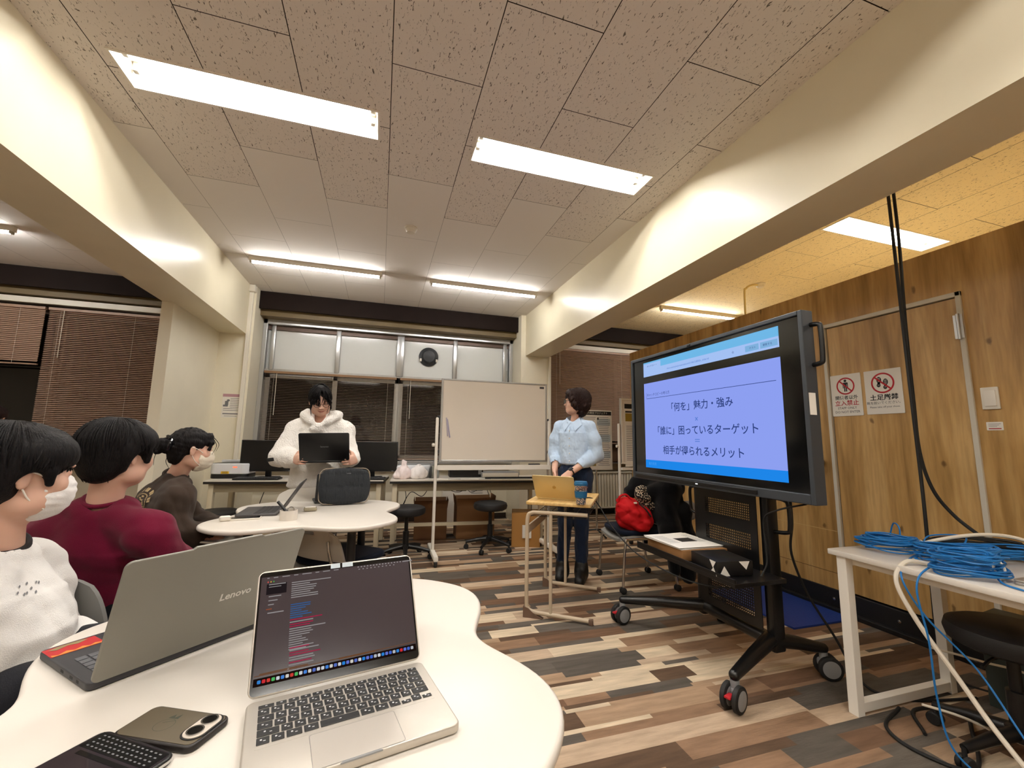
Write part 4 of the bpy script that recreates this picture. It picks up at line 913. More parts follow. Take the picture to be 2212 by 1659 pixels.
# ------------------------------------------------------------------ shell chairs
M_navy = mat('navy_fabric', '#0d1424', .9, spec=.15, sheen=.05, bump=(260, .15)); M_shell = mat('grey_chair_shell', '#9a9892', .45); M_shelld = mat('dull_grey_chair_shell', '#7d7c79', .5); M_shellw = mat('white_chair_shell', '#d8d2c6', .45)
def shell_chair(loc, rz, label, shell, back_top=.80, cushion=M_navy, slot=False):
    t = thing('shell_chair', label, 'chair', loc, rz, 'plastic shell chairs with navy seats')
    # local: front +y
    v = []; fq = []; nx, ny = 13, 10
    for layer in (0, 1):
        for j in range(ny):
            for i in range(nx):
                u = (i/(nx-1)-.5)*2; w_ = j/(ny-1); hw = .215-.02*w_
                v.append((u*hw*(1-.10*(abs(w_-.5)*2)**6), .215-.43*w_, .415+.018*u*u-.02*w_+.02*max(0, w_-.8)*5*.3-(.02 if layer else 0)-.03*max(0, .15-w_)/.15))
    for layer in (0, 1):
        o = layer*nx*ny
        for j in range(ny-1):
            for i in range(nx-1):
                q = (o+j*nx+i, o+j*nx+i+1, o+(j+1)*nx+i+1, o+(j+1)*nx+i); fq.append(q if layer else q[::-1])
    edge = [(0, i) for i in range(nx)]+[(j, nx-1) for j in range(1, ny)]+[(ny-1, i) for i in range(nx-2, -1, -1)]+[(j, 0) for j in range(ny-2, 0, -1)]
    E = [j*nx+i for j, i in edge]; o = nx*ny
    for a, b2 in zip(E, E[1:]+E[:1]): fq.append((a, b2, b2+o, a+o))
    MB().add(v, fq).build('seat_shell', shell, t, smooth=60)
    MB().prism([(x, y) for x, y in rrect(.415, .41, .08)], .424, .462, r=.016).build('cushion', cushion, t)
    # curved back shell with a rounded top
    v = []; fq = []; nx, ny = 15, 10; z0 = .47
    for layer in (0, 1):
        for j in range(ny):
            for i in range(nx):
                u = (i/(nx-1)-.5)*2; w_ = j/(ny-1); hw = .21*(1-.12*w_**5)
                z = z0+(back_top-z0)*w_-.035*abs(u)**4*w_**3
                v.append((u*hw, -.205-.07*w_+.035*u*u-(.012 if layer else 0), z))
    for layer in (0, 1):
        o = layer*nx*ny
        for j in range(ny-1):
            for i in range(nx-1):
                if slot and 5 <= i <= 8 and j == 7: continue
                q = (o+j*nx+i, o+j*nx+i+1, o+(j+1)*nx+i+1, o+(j+1)*nx+i); fq.append(q[::-1] if layer else q)
    edge = [(0, i) for i in range(nx)]+[(j, nx-1) for j in range(1, ny)]+[(ny-1, i) for i in range(nx-2, -1, -1)]+[(j, 0) for j in range(ny-2, 0, -1)]
    E = [j*nx+i for j, i in edge]; o = nx*ny
    for a, b2 in zip(E, E[1:]+E[:1]): fq.append((b2, a, a+o, b2+o))
    MB().add(v, fq).build('backrest', shell, t, smooth=60)
    for sx in (-1, 1):
        MB().tube(bez([(sx*.235, .22, .05), (sx*.225, .19, .36), (sx*.215, .14, .40), (sx*.215, -.13, .395), (sx*.225, -.19, .36), (sx*.235, -.25, .05)], 8), .0105, 10).build('side_frame', M_chrome, t)
        MB().tube(bez([(sx*.215, -.16, .395), (sx*.205, -.235, .42), (sx*.18, -.262, .52), (sx*.17, -.272, .60)], 6), .0095, 10).build('back_support', M_chrome, t)
        for y_ in (.22, -.25):
            c = MB()
            for e in (-1, 1): c.lathe([(.0, -.008), (.02, -.008), (.025, -.004), (.025, .004), (.02, .008), (0, .008)], c=(sx*.235+e*.012, y_, .025), seg=16, axis='X', caps=False)
            c.cyl((sx*.235, y_, .02), (sx*.235, y_, .06), .007, 8); c.build('caster', M_rubber, t)
    return t
shell_chair((2.12, 3.25, 0), R(84), 'grey shell chair holding the red bag and black coat beside the display', M_shell, .84)
shell_chair((-.19, 2.95, 0), R(-42), 'beige shell chair pushed under the farther clover table, navy seat showing', M_shellw, .665, slot=True)
shell_chair((-.46, 3.25, 0), R(186), 'white shell chair at the far side of the farther clover table before the hooded presenter', M_shellw, .80)
shell_chair((-.89, 1.96, 0), R(-22), 'grey shell chair of the person in the maroon sweatshirt', M_shelld, .755)

# ------------------------------------------------------------------ laptops
def laptop(name, label, loc, rz, phi, W, D, LH, th, m, key_m, scr_m, parts=True, edge_m=None, rot=None, lt=.006):
    t = thing(name, label, 'laptop', loc, rz, rot=rot)
    MB().prism([(x, y-D/2) for x, y in rrect(W, D, .013)], .0012, th, r=.0035).build('base', m, t)
    for k in range(4):
        sx, sy = ((-1, -.08), (1, -.08), (-1, -D/1+.04), (1, -D+.04))[k]
        MB().lathe([(0, 0), (.007, 0), (.007, .0016), (0, .0016)], c=(sx*(W/2-.03), sy, 0), seg=12, caps=False).build('foot', M_rubber, t)
    l = MB().prism([(x, y+LH/2) for x, y in rrect(W, LH, .013)], -lt, 0, r=.002); a = phi
    lid = l.build('lid', m, t, loc=(0, .004, th+.002), rot=(PI-a, 0, 0))
    # lid local: x, y up the lid, +z... the screen side is -z after the flip below
    return t, lid
# the lid is built flat, y pointing up the lid; rotating by (pi - phi) about x opens it; its inner face is z = 0
M_macs = mat('silver_laptop', '#cfc8bd', .36, metal=.55); M_key = mat('black_key', '#111112', .5); M_deck = mat('dark_laptop_deck', '#39393c', .45, metal=.3)
M_scr = mat('screen_off', '#070708', .12, spec=.55)
WHT = mat('key_print', '#d9d9d9', .6)
def lid_screen(lid, W, LH, m, bez_=.006, bot=.012, name='screen', z=.0006):
    q = MB().prism([(x, y+LH/2+(bot-bez_)/2) for x, y in rrect(W-2*bez_, LH-bez_-bot, .008)], -.0004, z); return q.build(name, m, lid, smooth=0)

# near silver laptop with its dark screen of text
nm, nlid = laptop('laptop', 'open silver laptop in the foreground showing dark screen full of coloured text', (-.0449, .9335, ZN), R(11.8), R(120.5), .3126, .2212, .2159, .0155, M_macs, M_key, M_scr)
M_ndark = mat('dark_editor_screen', '#1b1719', .16, spec=.5, emit='#4a3e40', es=.55)
lid_screen(nlid, .3126, .2159, M_scr, .003, .003, 'screen_glass')
q = MB(); rect(q, 0, .113, .300, .182, .0010); q.build('display', M_ndark, nlid, smooth=0)
M_txt = emitter('screen_text_white', '#cfc9c8', .42); M_tblue = emitter('screen_text_blue', '#3f6fb0', .6); M_tred = emitter('screen_text_red', '#c02a55', .6); M_side = emitter('screen_sidebar', '#3a3033', .35); M_torange = emitter('screen_text_orange', '#b0603c', .6); M_edge = emitter('screen_wallpaper', '#a06f4c', .4)
def lines(rows, name, m):
    q = MB()
    for x, y, w2, h2 in rows: rect(q, x+w2/2, y, w2, h2*.8, .0015)
    return q.build(name, m, nlid, smooth=0)
r = random.Random(21)
XS = -.095; rows_w = []; rows_b = []; rows_r = []
yy = .187
for k in range(8): rows_w.append((XS, yy, r.uniform(.03, .055) if k else .075, .0022)); yy -= .0041
yy = .145
for k in range(7): rows_b.append((XS, yy, r.uniform(.02, .052), .0023)); yy -= .0040
for k in range(5): (rows_r if k in (0, 2, 3) else rows_w).append((XS, yy, r.uniform(.035, .065), .0023)); yy -= .0040
for k in range(9): rows_w.append((XS, yy, r.uniform(.022, .045), .0020)); yy -= .0039
yy = .068
for k in range(8): (rows_r if k in (0, 2, 3, 6) else rows_w).append((XS+.002, yy, r.uniform(.03, .056), .0023)); yy -= .0040
rows_w += [(XS, .031, .062, .0018), (XS, .0345, .003, .0018)]
for k, w2 in enumerate((.022, .016, .010)): rows_w.append((-.135, .166-.0075*k, w2, .0022))
rows_w += [(-.135, .136, .028, .0025), (-.136, .1885, .030, .0022), (-.136, .184, .022, .0016)]
x = -.140
for w2 in (.004, .008, .014, .008, .018, .007, .014, .010): rows_w.append((x, .2015, w2, .0020)); x += w2+.0075
for k in range(17): rows_w.append((.035+k*.0067, .2015, .0032 if k < 15 else .016, .0026))
for k in range(10): rows_w.append((.037+k*.0085, .1965, .003, .0022))
lines(rows_w, 'text_lines', M_txt); lines(rows_b, 'blue_text', M_tblue); lines(rows_r, 'red_text', M_tred)
q = MB(); rect(q, -.122, .180, .036, .020, .0013); q.build('sidebar_highlight', M_side, nlid, smooth=0)
lines([(-.138, .143, .010, .0022)], 'orange_text', M_torange)
q = MB(); rect(q, 0, .0335, .296, .0012, .0013); rect(q, -.10, .0355, .08, .002, .0013); rect(q, .03, .033, .07, .003, .0012); q.build('wallpaper_edge', M_edge, nlid, smooth=0)
q = MB(); rect(q, 0, .0235, .298, .0125, .0012); q.build('dock', emitter('dock_bar', '#2b1c18', .4), nlid, smooth=0)
cols = ['#3f8fe0', '#e4e4ea', '#5ac46a', '#4a6fd8', '#e6e2da', '#e2343c', '#2f8ee8', '#dfe3ea', '#c9cbd2', '#5f79d0', '#e0483e', '#6d7fe0', '#4f8fe8']
EMI = [emitter('dock_icon', c, .75) for c in cols]
for k in range(38):
    q = MB(); flat(q, [(x_*.0056, y_*.0056) for x_, y_ in rrect(1, 1, .25, 3)], .0016); q.build('dock_icon', EMI[(k*5+k//7) % 13], nlid, loc=(-.140+k*.00757, .0238, 0), smooth=0)
for k, c in enumerate(('#e05a50', '#e0b040', '#50b050')):
    q = MB(); disc(q, -.138+k*.005, .196-.002, .0013, .0013, .0016, 10); q.build('window_button', emitter('window_button', c, .8), nlid, smooth=0)
# notch with a pale webcam cover
MB().box((0, .2105, .0009), (.034, .0085, .0006)).build('notch', M_scr, nlid, smooth=0)
q = MB(); rect(q, -.011, .2095, .019, .0095, .0026); rect(q, .014, .2095, .022, .0095, .0026); q.build('webcam_cover', mat('pale_blue_plastic', '#c9d6de', .3), nlid, smooth=0)
# keyboard: rows of keys, deck well, touchpad
MB().mm((-.1395, -.136, .0154), (.1395, -.020, .0157)).build('keyboard_well', M_macs, nm, smooth=0)
rows = [([1.45]+[1]*12+[1.0], .0092), ([1.0]*13+[1.25], .0165), ([1.5]+[1]*11+[1, 1.55], .0165), ([1.3]+[1]*11+[1]+[1.0], .0165), ([1.9]+[1]*11+[1.75], .0165), ([1, 1, 1.25, 1.2, 3.4, 1.2, 1.2, 1, .9, .9, .9], .0165)]
yk = -.0215; gap = .0029
kq = MB(); kt = MB(); keyno = 0
for wl, kh in rows:
    tot = sum(wl); unit = (.275-gap*(len(wl)-1))/tot; x = -.1375
    for i, w_ in enumerate(wl):
        kw = unit*w_; ch = kh*(.5 if (kh > .01 and len(wl) == 11 and i in (8, 10)) else 1)
        ky = yk-kh+ch/2 if ch < kh else yk-kh/2
        kb_ = MB().rbox((x+kw/2, ky, .0164), (kw, ch, .0016), .0007, 1)
        nk = len(kb_.v); kq.add(kb_.v, kb_.f)
        if kh > .01 and kw > .01 and not (len(wl) == 11 and i == 4):
            rect(kt, x+kw*.35, ky+.0012, .0028, .0034, .0175); rect(kt, x+kw*.62, ky-.0022, .0034, .0018, .0175)
        elif kw > .01: rect(kt, x+kw/2, ky, .0034, .0022, .0175)
        x += kw+gap
    yk -= kh+gap
kq.build('keys', M_key, nm, smooth=0); kt.build('key_legends', WHT, nm, smooth=0)
MB().prism([(x, y-.179) for x, y in rrect(.130, .079, .004)], .0152, .0158).build('touchpad', mat('touchpad', '#d3ccc2', .3, metal=.4), nm, smooth=0)
q = MB(); rr_ = rrect(.131, .080, .0045)
for (a, b2) in zip(rr_, rr_[1:]+rr_[:1]): band(q, a[0], a[1]-.179, b2[0], b2[1]-.179, .0005, .01585)
q.build('touchpad_gap', M_greyink, nm, smooth=0)
MB().prism([(-.03, -.2222), (.03, -.2222), (.026, -.2185), (-.026, -.2185)], .0135, .0158).build('finger_notch', M_grey, nm, smooth=0)

# large grey laptop, seen from behind
M_len = mat('grey_laptop', '#85827a', .5, metal=.35, bump=(900, .05))
ln, llid = laptop('laptop', 'large grey laptop seen from behind, its lid toward the camera, on the near table', (-.3643, 1.1736, ZN), R(224.9), R(109.5), .368, .252, .2422, .016, M_len, M_key, M_scr)
lid_screen(llid, .368, .2422, M_scr, .006, .012)
MB().prism([(-.075, .2415), (.075, .2415), (.068, .2465), (-.068, .2465)], -.006, -.0005).build('camera_bump', M_len, llid, smooth=0)
lettering('Lenovo', .0235, mat('pale_lettering', '#d5d2ca', .35), llid, (-.046, .106, -.0066), rot=(0, PI, 0), bold=.0006, shear=.05)
bpy.data.objects[ln.name].children[0].data.materials[0] = M_deck
q = MB()
for j in range(6):
    for i in range(16): q.rbox((-.155+i*.0205, -.030-j*.0205, .0168), (.0175, .0175, .0016), .0006, 1)
q.build('keys', mat('grey_key', '#55565a', .5), ln, smooth=0)
q = MB(); q.prism([(x-.02, y-.205) for x, y in rrect(.12, .075, .003)], .0158, .0163); q.build('touchpad', M_deck, ln, smooth=0)
st_ = MB(); st_.use(mat('red_sticker', '#b3262a', .45)); rect(st_, .14, -.215, .085, .055, .0164)
st_.use(mat('orange_sticker', '#d98a3a', .45)); flat(st_, [(.10, -.192), (.11, -.200), (.12, -.192), (.13, -.202), (.145, -.193), (.155, -.203), (.17, -.192), (.18, -.200), (.18, -.189), (.10, -.189)], .0168)
st_.use(mat('olive_sticker', '#8a7d55', .5)); flat(st_, [(.11, -.235), (.13, -.225), (.145, -.232), (.165, -.222), (.175, -.232), (.16, -.24), (.12, -.241)], .0168)
st_.build('sticker', None, ln, smooth=0)
for k, y_ in enumerate((-.045, -.075, -.12)): MB().box((.1838, y_, .009), (.001, .014 if k else .010, .005)).build('port', M_rubber, ln, smooth=0)

# dark laptop on the farther table, seen from its side
dl, dlid = laptop('laptop', 'dark grey laptop open sideways at the left of the farther clover table', (-.553, 2.965, ZM), R(-88), R(122), .30, .215, .20, .014, mat('charcoal_laptop', '#4c4a4b', .45, metal=.35), M_key, M_scr)
lid_screen(dlid, .30, .20, M_scr)
q = MB()
for j in range(5):
    for i in range(12): q.rbox((-.13+i*.0236, -.028-j*.022, .0148), (.019, .018, .0016), .0006, 1)
q.build('keys', M_key, dl, smooth=0)
lettering('ASUS', .022, M_grey, dlid, (0, .10, -.0066), rot=(0, PI, 0))
# gold laptop on the school desk
M_gold = mat('gold_laptop', '#dec992', .36, metal=.3)
gl, glid = laptop('laptop', 'pale gold laptop seen from behind on the school desk', (1.236, 2.862, .757), R(140), R(122), .304, .215, .193, .011, M_gold, M_key, M_scr)
lid_screen(glid, .304, .193, M_scr)
q = MB(); q.use(mat('gold_mark', '#a98f55', .3, metal=.6))
ap = []
for i in range(40):
    a = 2*PI*i/40; rr2 = .0125*(1+.10*abs(math.cos(a))-.18*max(0, math.sin(a))**8-.08*max(0, -math.sin(a))**8); ap.append((rr2*math.cos(a), rr2*math.sin(a)*1.02))
bite = [(x, y) for x, y in ap if (x+.0165)**2+(y-.003)**2 > .0068**2 or x > 0]
bt = []
for x, y in ap:
    dx, dy = x+.0165, y-.003; d_ = math.hypot(dx, dy)
    if x < 0 and d_ < .0066: x, y = -.0165+dx/d_*.0066, .003+dy/d_*.0066
    bt.append((x, y))
flat(q, bt, 0); flat(q, [(.0005+.003*math.cos(2*PI*i/14)*.7+.0015, .0165+.0042*math.sin(2*PI*i/14)) for i in range(14)], 0)
q.build('logo', None, glid, loc=(0, .098, -.0066), rot=(0, PI, 0), smooth=0)
q = MB()
for j in range(5):
    for i in range(13): q.rbox((-.13+i*.0217, -.030-j*.0205, .0118), (.0175, .0165, .0016), .0006, 1)
q.build('keys', M_key, gl, smooth=0)
cup = thing('travel_cup', 'patterned reusable cup with a blue lid and blue grip band at the desk corner', 'cup', (1.312, 2.628, .7575), R(20))
M_teal = mat('teal_silicone', '#1c5f86', .5)
cm = mat('patterned_cup', '#c7b39f', .5); nt = cm.node_tree; bb_ = nt.nodes['Principled BSDF']
tc_ = nt.nodes.new('ShaderNodeTexCoord'); vo = nt.nodes.new('ShaderNodeTexVoronoi'); vo.inputs['Scale'].default_value = 55; vo.feature = 'DISTANCE_TO_EDGE'; nt.links.new(tc_.outputs['Object'], vo.inputs['Vector'])
rp_ = nt.nodes.new('ShaderNodeValToRGB'); rp_.color_ramp.interpolation = 'CONSTANT'; rp_.color_ramp.elements[0].color = (*lin('#3d4a55'), 1); rp_.color_ramp.elements[1].position = .10; rp_.color_ramp.elements[1].color = (*lin('#d9c6b0'), 1); e3 = rp_.color_ramp.elements.new(.26); e3.color = (*lin('#b98a6a'), 1)
nt.links.new(vo.outputs['Distance'], rp_.inputs[0]); nt.links.new(rp_.outputs[0], bb_.inputs['Base Color'])
MB().lathe([(0, 0), (.029, 0), (.031, .003), (.043, .125), (0, .125)], seg=40, caps=False).build('body', cm, cup)
MB().lathe([(.0385, .045), (.0395, .045), (.0435, .088), (.041, .088)], seg=40, caps=False).build('grip_band', M_teal, cup)
MB().lathe([(.0, .124), (.0455, .124), (.0465, .130), (.0455, .140), (.043, .142), (.042, .150), (0, .148)], seg=40, caps=False).build('lid', M_teal, cup)
lettering('SCITY', .026, mat('cup_print', '#7a4a38', .5), cup, (-.020, -.0385, .107), rot=(PI/2+.09, 0, -.48), bold=.0008)
# dark quilted sleeve standing on the farther table with the open laptop behind it
M_quilt = mat('black_quilted_fabric', '#0f1419', .85, sheen=.08, bump=(55, .9), stretch=(1, 1, .35))
sl = thing('laptop_sleeve', 'black quilted laptop sleeve standing upright on the farther clover table', 'sleeve', (-.21, 3.16, ZM+.0005), R(9))
def pillow_panel(w_, h_, d, n=26, r_=.05):
    v = []; f = []
    for s in (-1, 1):
        for j in range(n+1):
            for i in range(n+1):
                u = i/n*2-1; t_ = j/n*2-1
                # squircle mapping keeps the rounded outline
                k = max(0, abs(u)+abs(t_)-1.0); cr = 1-.16*k**2
                x = u*w_/2*cr; z = h_/2+t_*h_/2*cr
                e = (1-abs(u)**8)*(1-abs(t_)**8)
                q_ = .012*(abs(math.sin((t_*1.5+.1)*PI)))**.4 if s < 0 else 0
                v.append((x, s*(d*.25+d*.25*e+q_*e*.6), z))
    m_ = n+1; o = m_*m_
    for s in (0, 1):
        for j in range(n):
            for i in range(n):
                q_ = (s*o+j*m_+i, s*o+j*m_+i+1, s*o+(j+1)*m_+i+1, s*o+(j+1)*m_+i); f.append(q_ if s == 0 else q_[::-1])
    B = [i for i in range(m_)]+[j*m_+n for j in range(1, m_)]+[n*m_+i for i in range(n-1, -1, -1)]+[j*m_ for j in range(n-1, 0, -1)]
    for a, b2 in zip(B, B[1:]+B[:1]): f.append((a, a+o, b2+o, b2))
    return v, f
v, f = pillow_panel(.335, .245, .035); MB().add(v, f).build('body', M_quilt, sl, rot=(R(-10), 0, 0), loc=(0, 0, .004))
MB().tube([(x, y, 0) for x, y in rrect(.326, .236, .045)], .0035, 6, closed=True).build('zip_edge', mat('taupe_piping', '#8b7d6c', .5), sl, rot=(R(80), 0, 0), loc=(0, .016, .126))
lettering('Lenze', .012, M_grey, sl, (.02, .0005, .212), rot=(R(80), 0, 0))
hl, hlid = laptop('laptop', 'black laptop half hidden behind the quilted sleeve on the farther table', (-.26, 3.28, ZM), R(192), R(105), .30, .21, .20, .014, M_dgrey, M_key, M_scr)
lid_screen(hlid, .30, .20, M_scr)
# pen cup of white tape, case, phone, earbuds on the farther table
tp = thing('tape_cup', 'white round container with pens on the farther table', 'container', (-.462, 2.675, ZM+.0004))
MB().lathe([(.030, .0), (.045, .0), (.045, .052), (.041, .052), (.041, .008), (0, .008)], seg=40, caps=False).build('body', M_tab, tp)
pn = thing('marker_pen', 'thick black marker leaning out of the white container', 'pen', (-.47, 2.675, ZM+.012)); MB().use(M_black).cyl((.02, .0, .0), (-.055, .02, .085), .008, 12).build('body', None, pn)
sc = thing('scissors', 'chrome clip lying in the white container', 'clip', (-.455, 2.68, ZM+.012)); MB().tube([(.0+.016*math.cos(2*PI*i/16), .012, .038+.016*math.sin(2*PI*i/16)) for i in range(16)], .003, 6, closed=True).build('ring', M_chrome, sc); MB().cyl((.0, .012, .0), (.01, .012, .022), .003, 6).build('shank', M_chrome, sc)
cs = thing('clear_case', 'small clear case beside the sleeve on the farther table', 'case', (-.39, 2.95, ZM+.0004), R(10)); MB().rbox((0, 0, .012), (.075, .055, .022), .008).build('body', mat('smoke_plastic', '#b5ab8f', .2, trans=.35), cs); MB().rbox((0, 0, .0245), (.06, .04, .003), .001).build('label', M_paper, cs)
p2 = thing('phone', 'phone with white sides lying at the left of the farther clover table', 'phone', (-.690, 2.745, ZM+.0004), R(8)); MB().prism(rrect(.15, .072, .012), 0, .008, r=.002).build('body', M_white, p2); MB().prism(rrect(.144, .066, .010), .008, .0086).build('screen', M_scr, p2, smooth=0)
eb = thing('earbud_case', 'small white earbud case at the left end of the farther clover table', 'earbud case', (-.775, 2.70, ZM+.0004), R(15)); MB().rbox((0, 0, .014), (.055, .03, .028), .011, 4).build('body', M_white, eb); MB().rbox((0, 0, .0205), (.0555, .0305, .0008), .0003).build('seam', M_grey, eb)
# phones on the near table
fp = thing('tablet', 'small dark tablet lying face up at the bottom edge, its dim screen showing small text', 'tablet', (-.368, .795, ZN+.0005), R(-35))
MB().prism(rrect(.160, .140, .015), .0, .010, r=.0025).build('body', M_black, fp); MB().prism(rrect(.1606, .1406, .015), .003, .007).build('side_frame', M_chrome, fp, smooth=50)
MB().prism(rrect(.152, .132, .011), .0098, .0105).build('screen', mat('phone_screen', '#241f24', .1, spec=.6, emit='#3a3034', es=.25), fp, smooth=0)
q = MB(); rect(q, 0, .048, .146, .032, .0108); rect(q, 0, .024, .120, .007, .0108); q.build('keyboard_area', mat('phone_panel', '#0e0f12', .15), fp, smooth=0)
q = MB()
for j in range(4):
    for i in range(14): rect(q, -.062+i*.0095, .037+j*.0072, .0045, .0022, .0110)
q.build('print', M_greyink, fp, smooth=0)
bp_ = thing('phone', 'phone in a smoky case lying face down between the grey laptop and the silver laptop', 'phone', (-.297, .880, ZN+.0005), R(26.5))
MB().prism(rrect(.150, .078, .014), .0, .0105, r=.003).build('case', mat('black_bumper', '#17110f', .45), bp_); MB().prism(rrect(.142, .070, .011), .0104, .0112).build('back', mat('smoky_back', '#5f5646', .35), bp_, smooth=0)
bp_.rotation_euler = (0, 0, R(-27))
MB().prism([(x+.052, y+.004) for x, y in rrect(.034, .058, .016, 8)], .0112, .0135, r=.001).build('camera_frame', mat('cream_camera', '#d8cdbf', .3), bp_)
MB().prism([(x+.052, y+.004) for x, y in rrect(.039, .063, .018, 8)], .0110, .0122).build('camera_rim', M_black, bp_)
for s in (-1, 1):
    MB().lathe([(.0105, .0134), (.0125, .0134), (.0125, .0152), (.0105, .0152)], c=(.052, .004+s*.0135, 0), seg=24, caps=False).build('lens_ring', M_chrome, bp_); MB().lathe([(0, .0136), (.0105, .0136), (.0105, .0145), (0, .0145)], c=(.052, .004+s*.0135, 0), seg=24, caps=False).build('lens', M_scr, bp_)
q = MB(); ring(q, -.012, -.004, .015, .0143, .0115); flat(q, [(-.022, .012), (-.016, .022), (-.012, .014), (-.006, .024), (-.004, .012)][::-1], .0115); band(q, -.02, .0, -.005, .008, .001, .0115); q.build('print', mat('green_grey_print', '#3c4438', .5), bp_, smooth=0)
# ------------------------------------------------------------------ smooth solids: fields on a grid, turned into one closed surface
def V3(*a): return np.array(a, float)
def unit(v): v = np.asarray(v, float); return v/(np.linalg.norm(v)+1e-12)
class Vol:
    def __init__(s, lo, hi, h):
        s.lo = np.array(lo, float); s.h = h
        s.n = np.ceil((np.array(hi)-s.lo)/h).astype(int)+1
        s.F = np.full(tuple(s.n), .2, np.float32); s.R = np.eye(3); s.c = np.zeros(3)
    def _blk(s, lo, hi):
        a = np.maximum(np.floor((lo-s.lo)/s.h).astype(int), 0); b = np.minimum(np.ceil((hi-s.lo)/s.h).astype(int)+1, s.n)
        if np.any(b <= a): return None
        ax = [((s.lo[i]+s.h*np.arange(a[i], b[i]))).astype(np.float32) for i in range(3)]
        return tuple(slice(a[i], b[i]) for i in range(3)), ax[0][:, None, None], ax[1][None, :, None], ax[2][None, None, :]
    def _put(s, sl, d, k, op):
        f = s.F[sl]
        if op == 'add':
            if k > 0: h = np.maximum(k-np.abs(f-d), 0)/k; s.F[sl] = np.minimum(f, d)-h*h*k*.25
            else: s.F[sl] = np.minimum(f, d)
        elif op == 'sub':
            d = -d
            if k > 0: h = np.maximum(k-np.abs(f-d), 0)/k; s.F[sl] = np.maximum(f, d)+h*h*k*.25
            else: s.F[sl] = np.maximum(f, d)
    def W(s, p): return s.c+s.R @ np.asarray(p, float)
    def frame(s, c=(0, 0, 0), Rm=None): s.c = np.array(c, float); s.R = np.eye(3) if Rm is None else np.array(Rm); return s
    def cone(s, a, b, r0, r1=None, k=.02, op='add'):
        r1 = r0 if r1 is None else r1; a, b = s.W(a), s.W(b); m = max(r0, r1)+k+2*s.h
        q = s._blk(np.minimum(a, b)-m, np.maximum(a, b)+m)
        if q is None: return s
        sl, X, Y, Z = q; ab = b-a; L2 = ab @ ab+1e-12
        t = np.clip(((X-a[0])*ab[0]+(Y-a[1])*ab[1]+(Z-a[2])*ab[2])/L2, 0, 1)
        d = np.sqrt((X-a[0]-t*ab[0])**2+(Y-a[1]-t*ab[1])**2+(Z-a[2]-t*ab[2])**2)-(r0+(r1-r0)*t)
        s._put(sl, d, k, op); return s
    def chain(s, P, r, k=.02, op='add'):
        for i in range(len(P)-1): s.cone(P[i], P[i+1], r[i], r[i+1], k, op)
        return s
    def ell(s, c, r, Rm=None, k=.02, op='add'):
        c = s.W(c); r = np.array(r, float) if hasattr(r, '__len__') else np.array([r]*3, float); Rm = s.R if Rm is None else s.R @ np.array(Rm)
        m = max(r)+k+2*s.h; q = s._blk(c-m, c+m)
        if q is None: return s
        sl, X, Y, Z = q; x, y, z = X-c[0], Y-c[1], Z-c[2]
        u = [(x*Rm[0, i]+y*Rm[1, i]+z*Rm[2, i]) for i in range(3)]
        k0 = np.sqrt((u[0]/r[0])**2+(u[1]/r[1])**2+(u[2]/r[2])**2); k1 = np.sqrt((u[0]/r[0]**2)**2+(u[1]/r[1]**2)**2+(u[2]/r[2]**2)**2)+1e-9
        s._put(sl, k0*(k0-1)/k1, k, op); return s
    def box(s, c, half, Rm=None, rad=.01, k=.01, op='add'):
        c = s.W(c); hf = np.array(half, float); Rm = s.R if Rm is None else s.R @ np.array(Rm); m = np.linalg.norm(hf)+k+2*s.h
        q = s._blk(c-m, c+m)
        if q is None: return s
        sl, X, Y, Z = q; x, y, z = X-c[0], Y-c[1], Z-c[2]
        u = [np.abs(x*Rm[0, i]+y*Rm[1, i]+z*Rm[2, i])-(hf[i]-rad) for i in range(3)]
        d = np.sqrt(np.maximum(u[0], 0)**2+np.maximum(u[1], 0)**2+np.maximum(u[2], 0)**2)+np.minimum(np.maximum(u[0], np.maximum(u[1], u[2])), 0)-rad
        s._put(sl, d, k, op); return s
    def ecap(s, a, b, ra, rb, right, cap=.06, k=.03, op='add'):
        """tapered capsule with an elliptical section: ra, rb = (half width along right, half depth)"""
        a, b = s.W(a), s.W(b); ax = b-a; L = np.linalg.norm(ax); ax = ax/L; rt = s.R @ unit(right); rt = unit(rt-ax*(rt @ ax)); dp = np.cross(ax, rt)
        m = max(*ra, *rb)+cap+k+2*s.h; q = s._blk(np.minimum(a, b)-m, np.maximum(a, b)+m)
        if q is None: return s
        sl, X, Y, Z = q; x, y, z = X-a[0], Y-a[1], Z-a[2]
        w_ = x*ax[0]+y*ax[1]+z*ax[2]; t = np.clip(w_/L, 0, 1); A = ra[0]+(rb[0]-ra[0])*t; B = ra[1]+(rb[1]-ra[1])*t
        p = (x*rt[0]+y*rt[1]+z*rt[2])/A; q_ = (x*dp[0]+y*dp[1]+z*dp[2])/B; e = (w_-t*L)/cap
        d = (np.sqrt(p*p+q_*q_+e*e)-1)*np.minimum(A, B)
        s._put(sl, d.astype(np.float32), k, op); return s
    def clip(s, p, n):
        p = np.array(p); n = unit(n); q = s._blk(s.lo, s.lo+s.h*s.n); sl, X, Y, Z = q
        s.F[sl] = np.maximum(s.F[sl], (X-p[0])*n[0]+(Y-p[1])*n[1]+(Z-p[2])*n[2]); return s
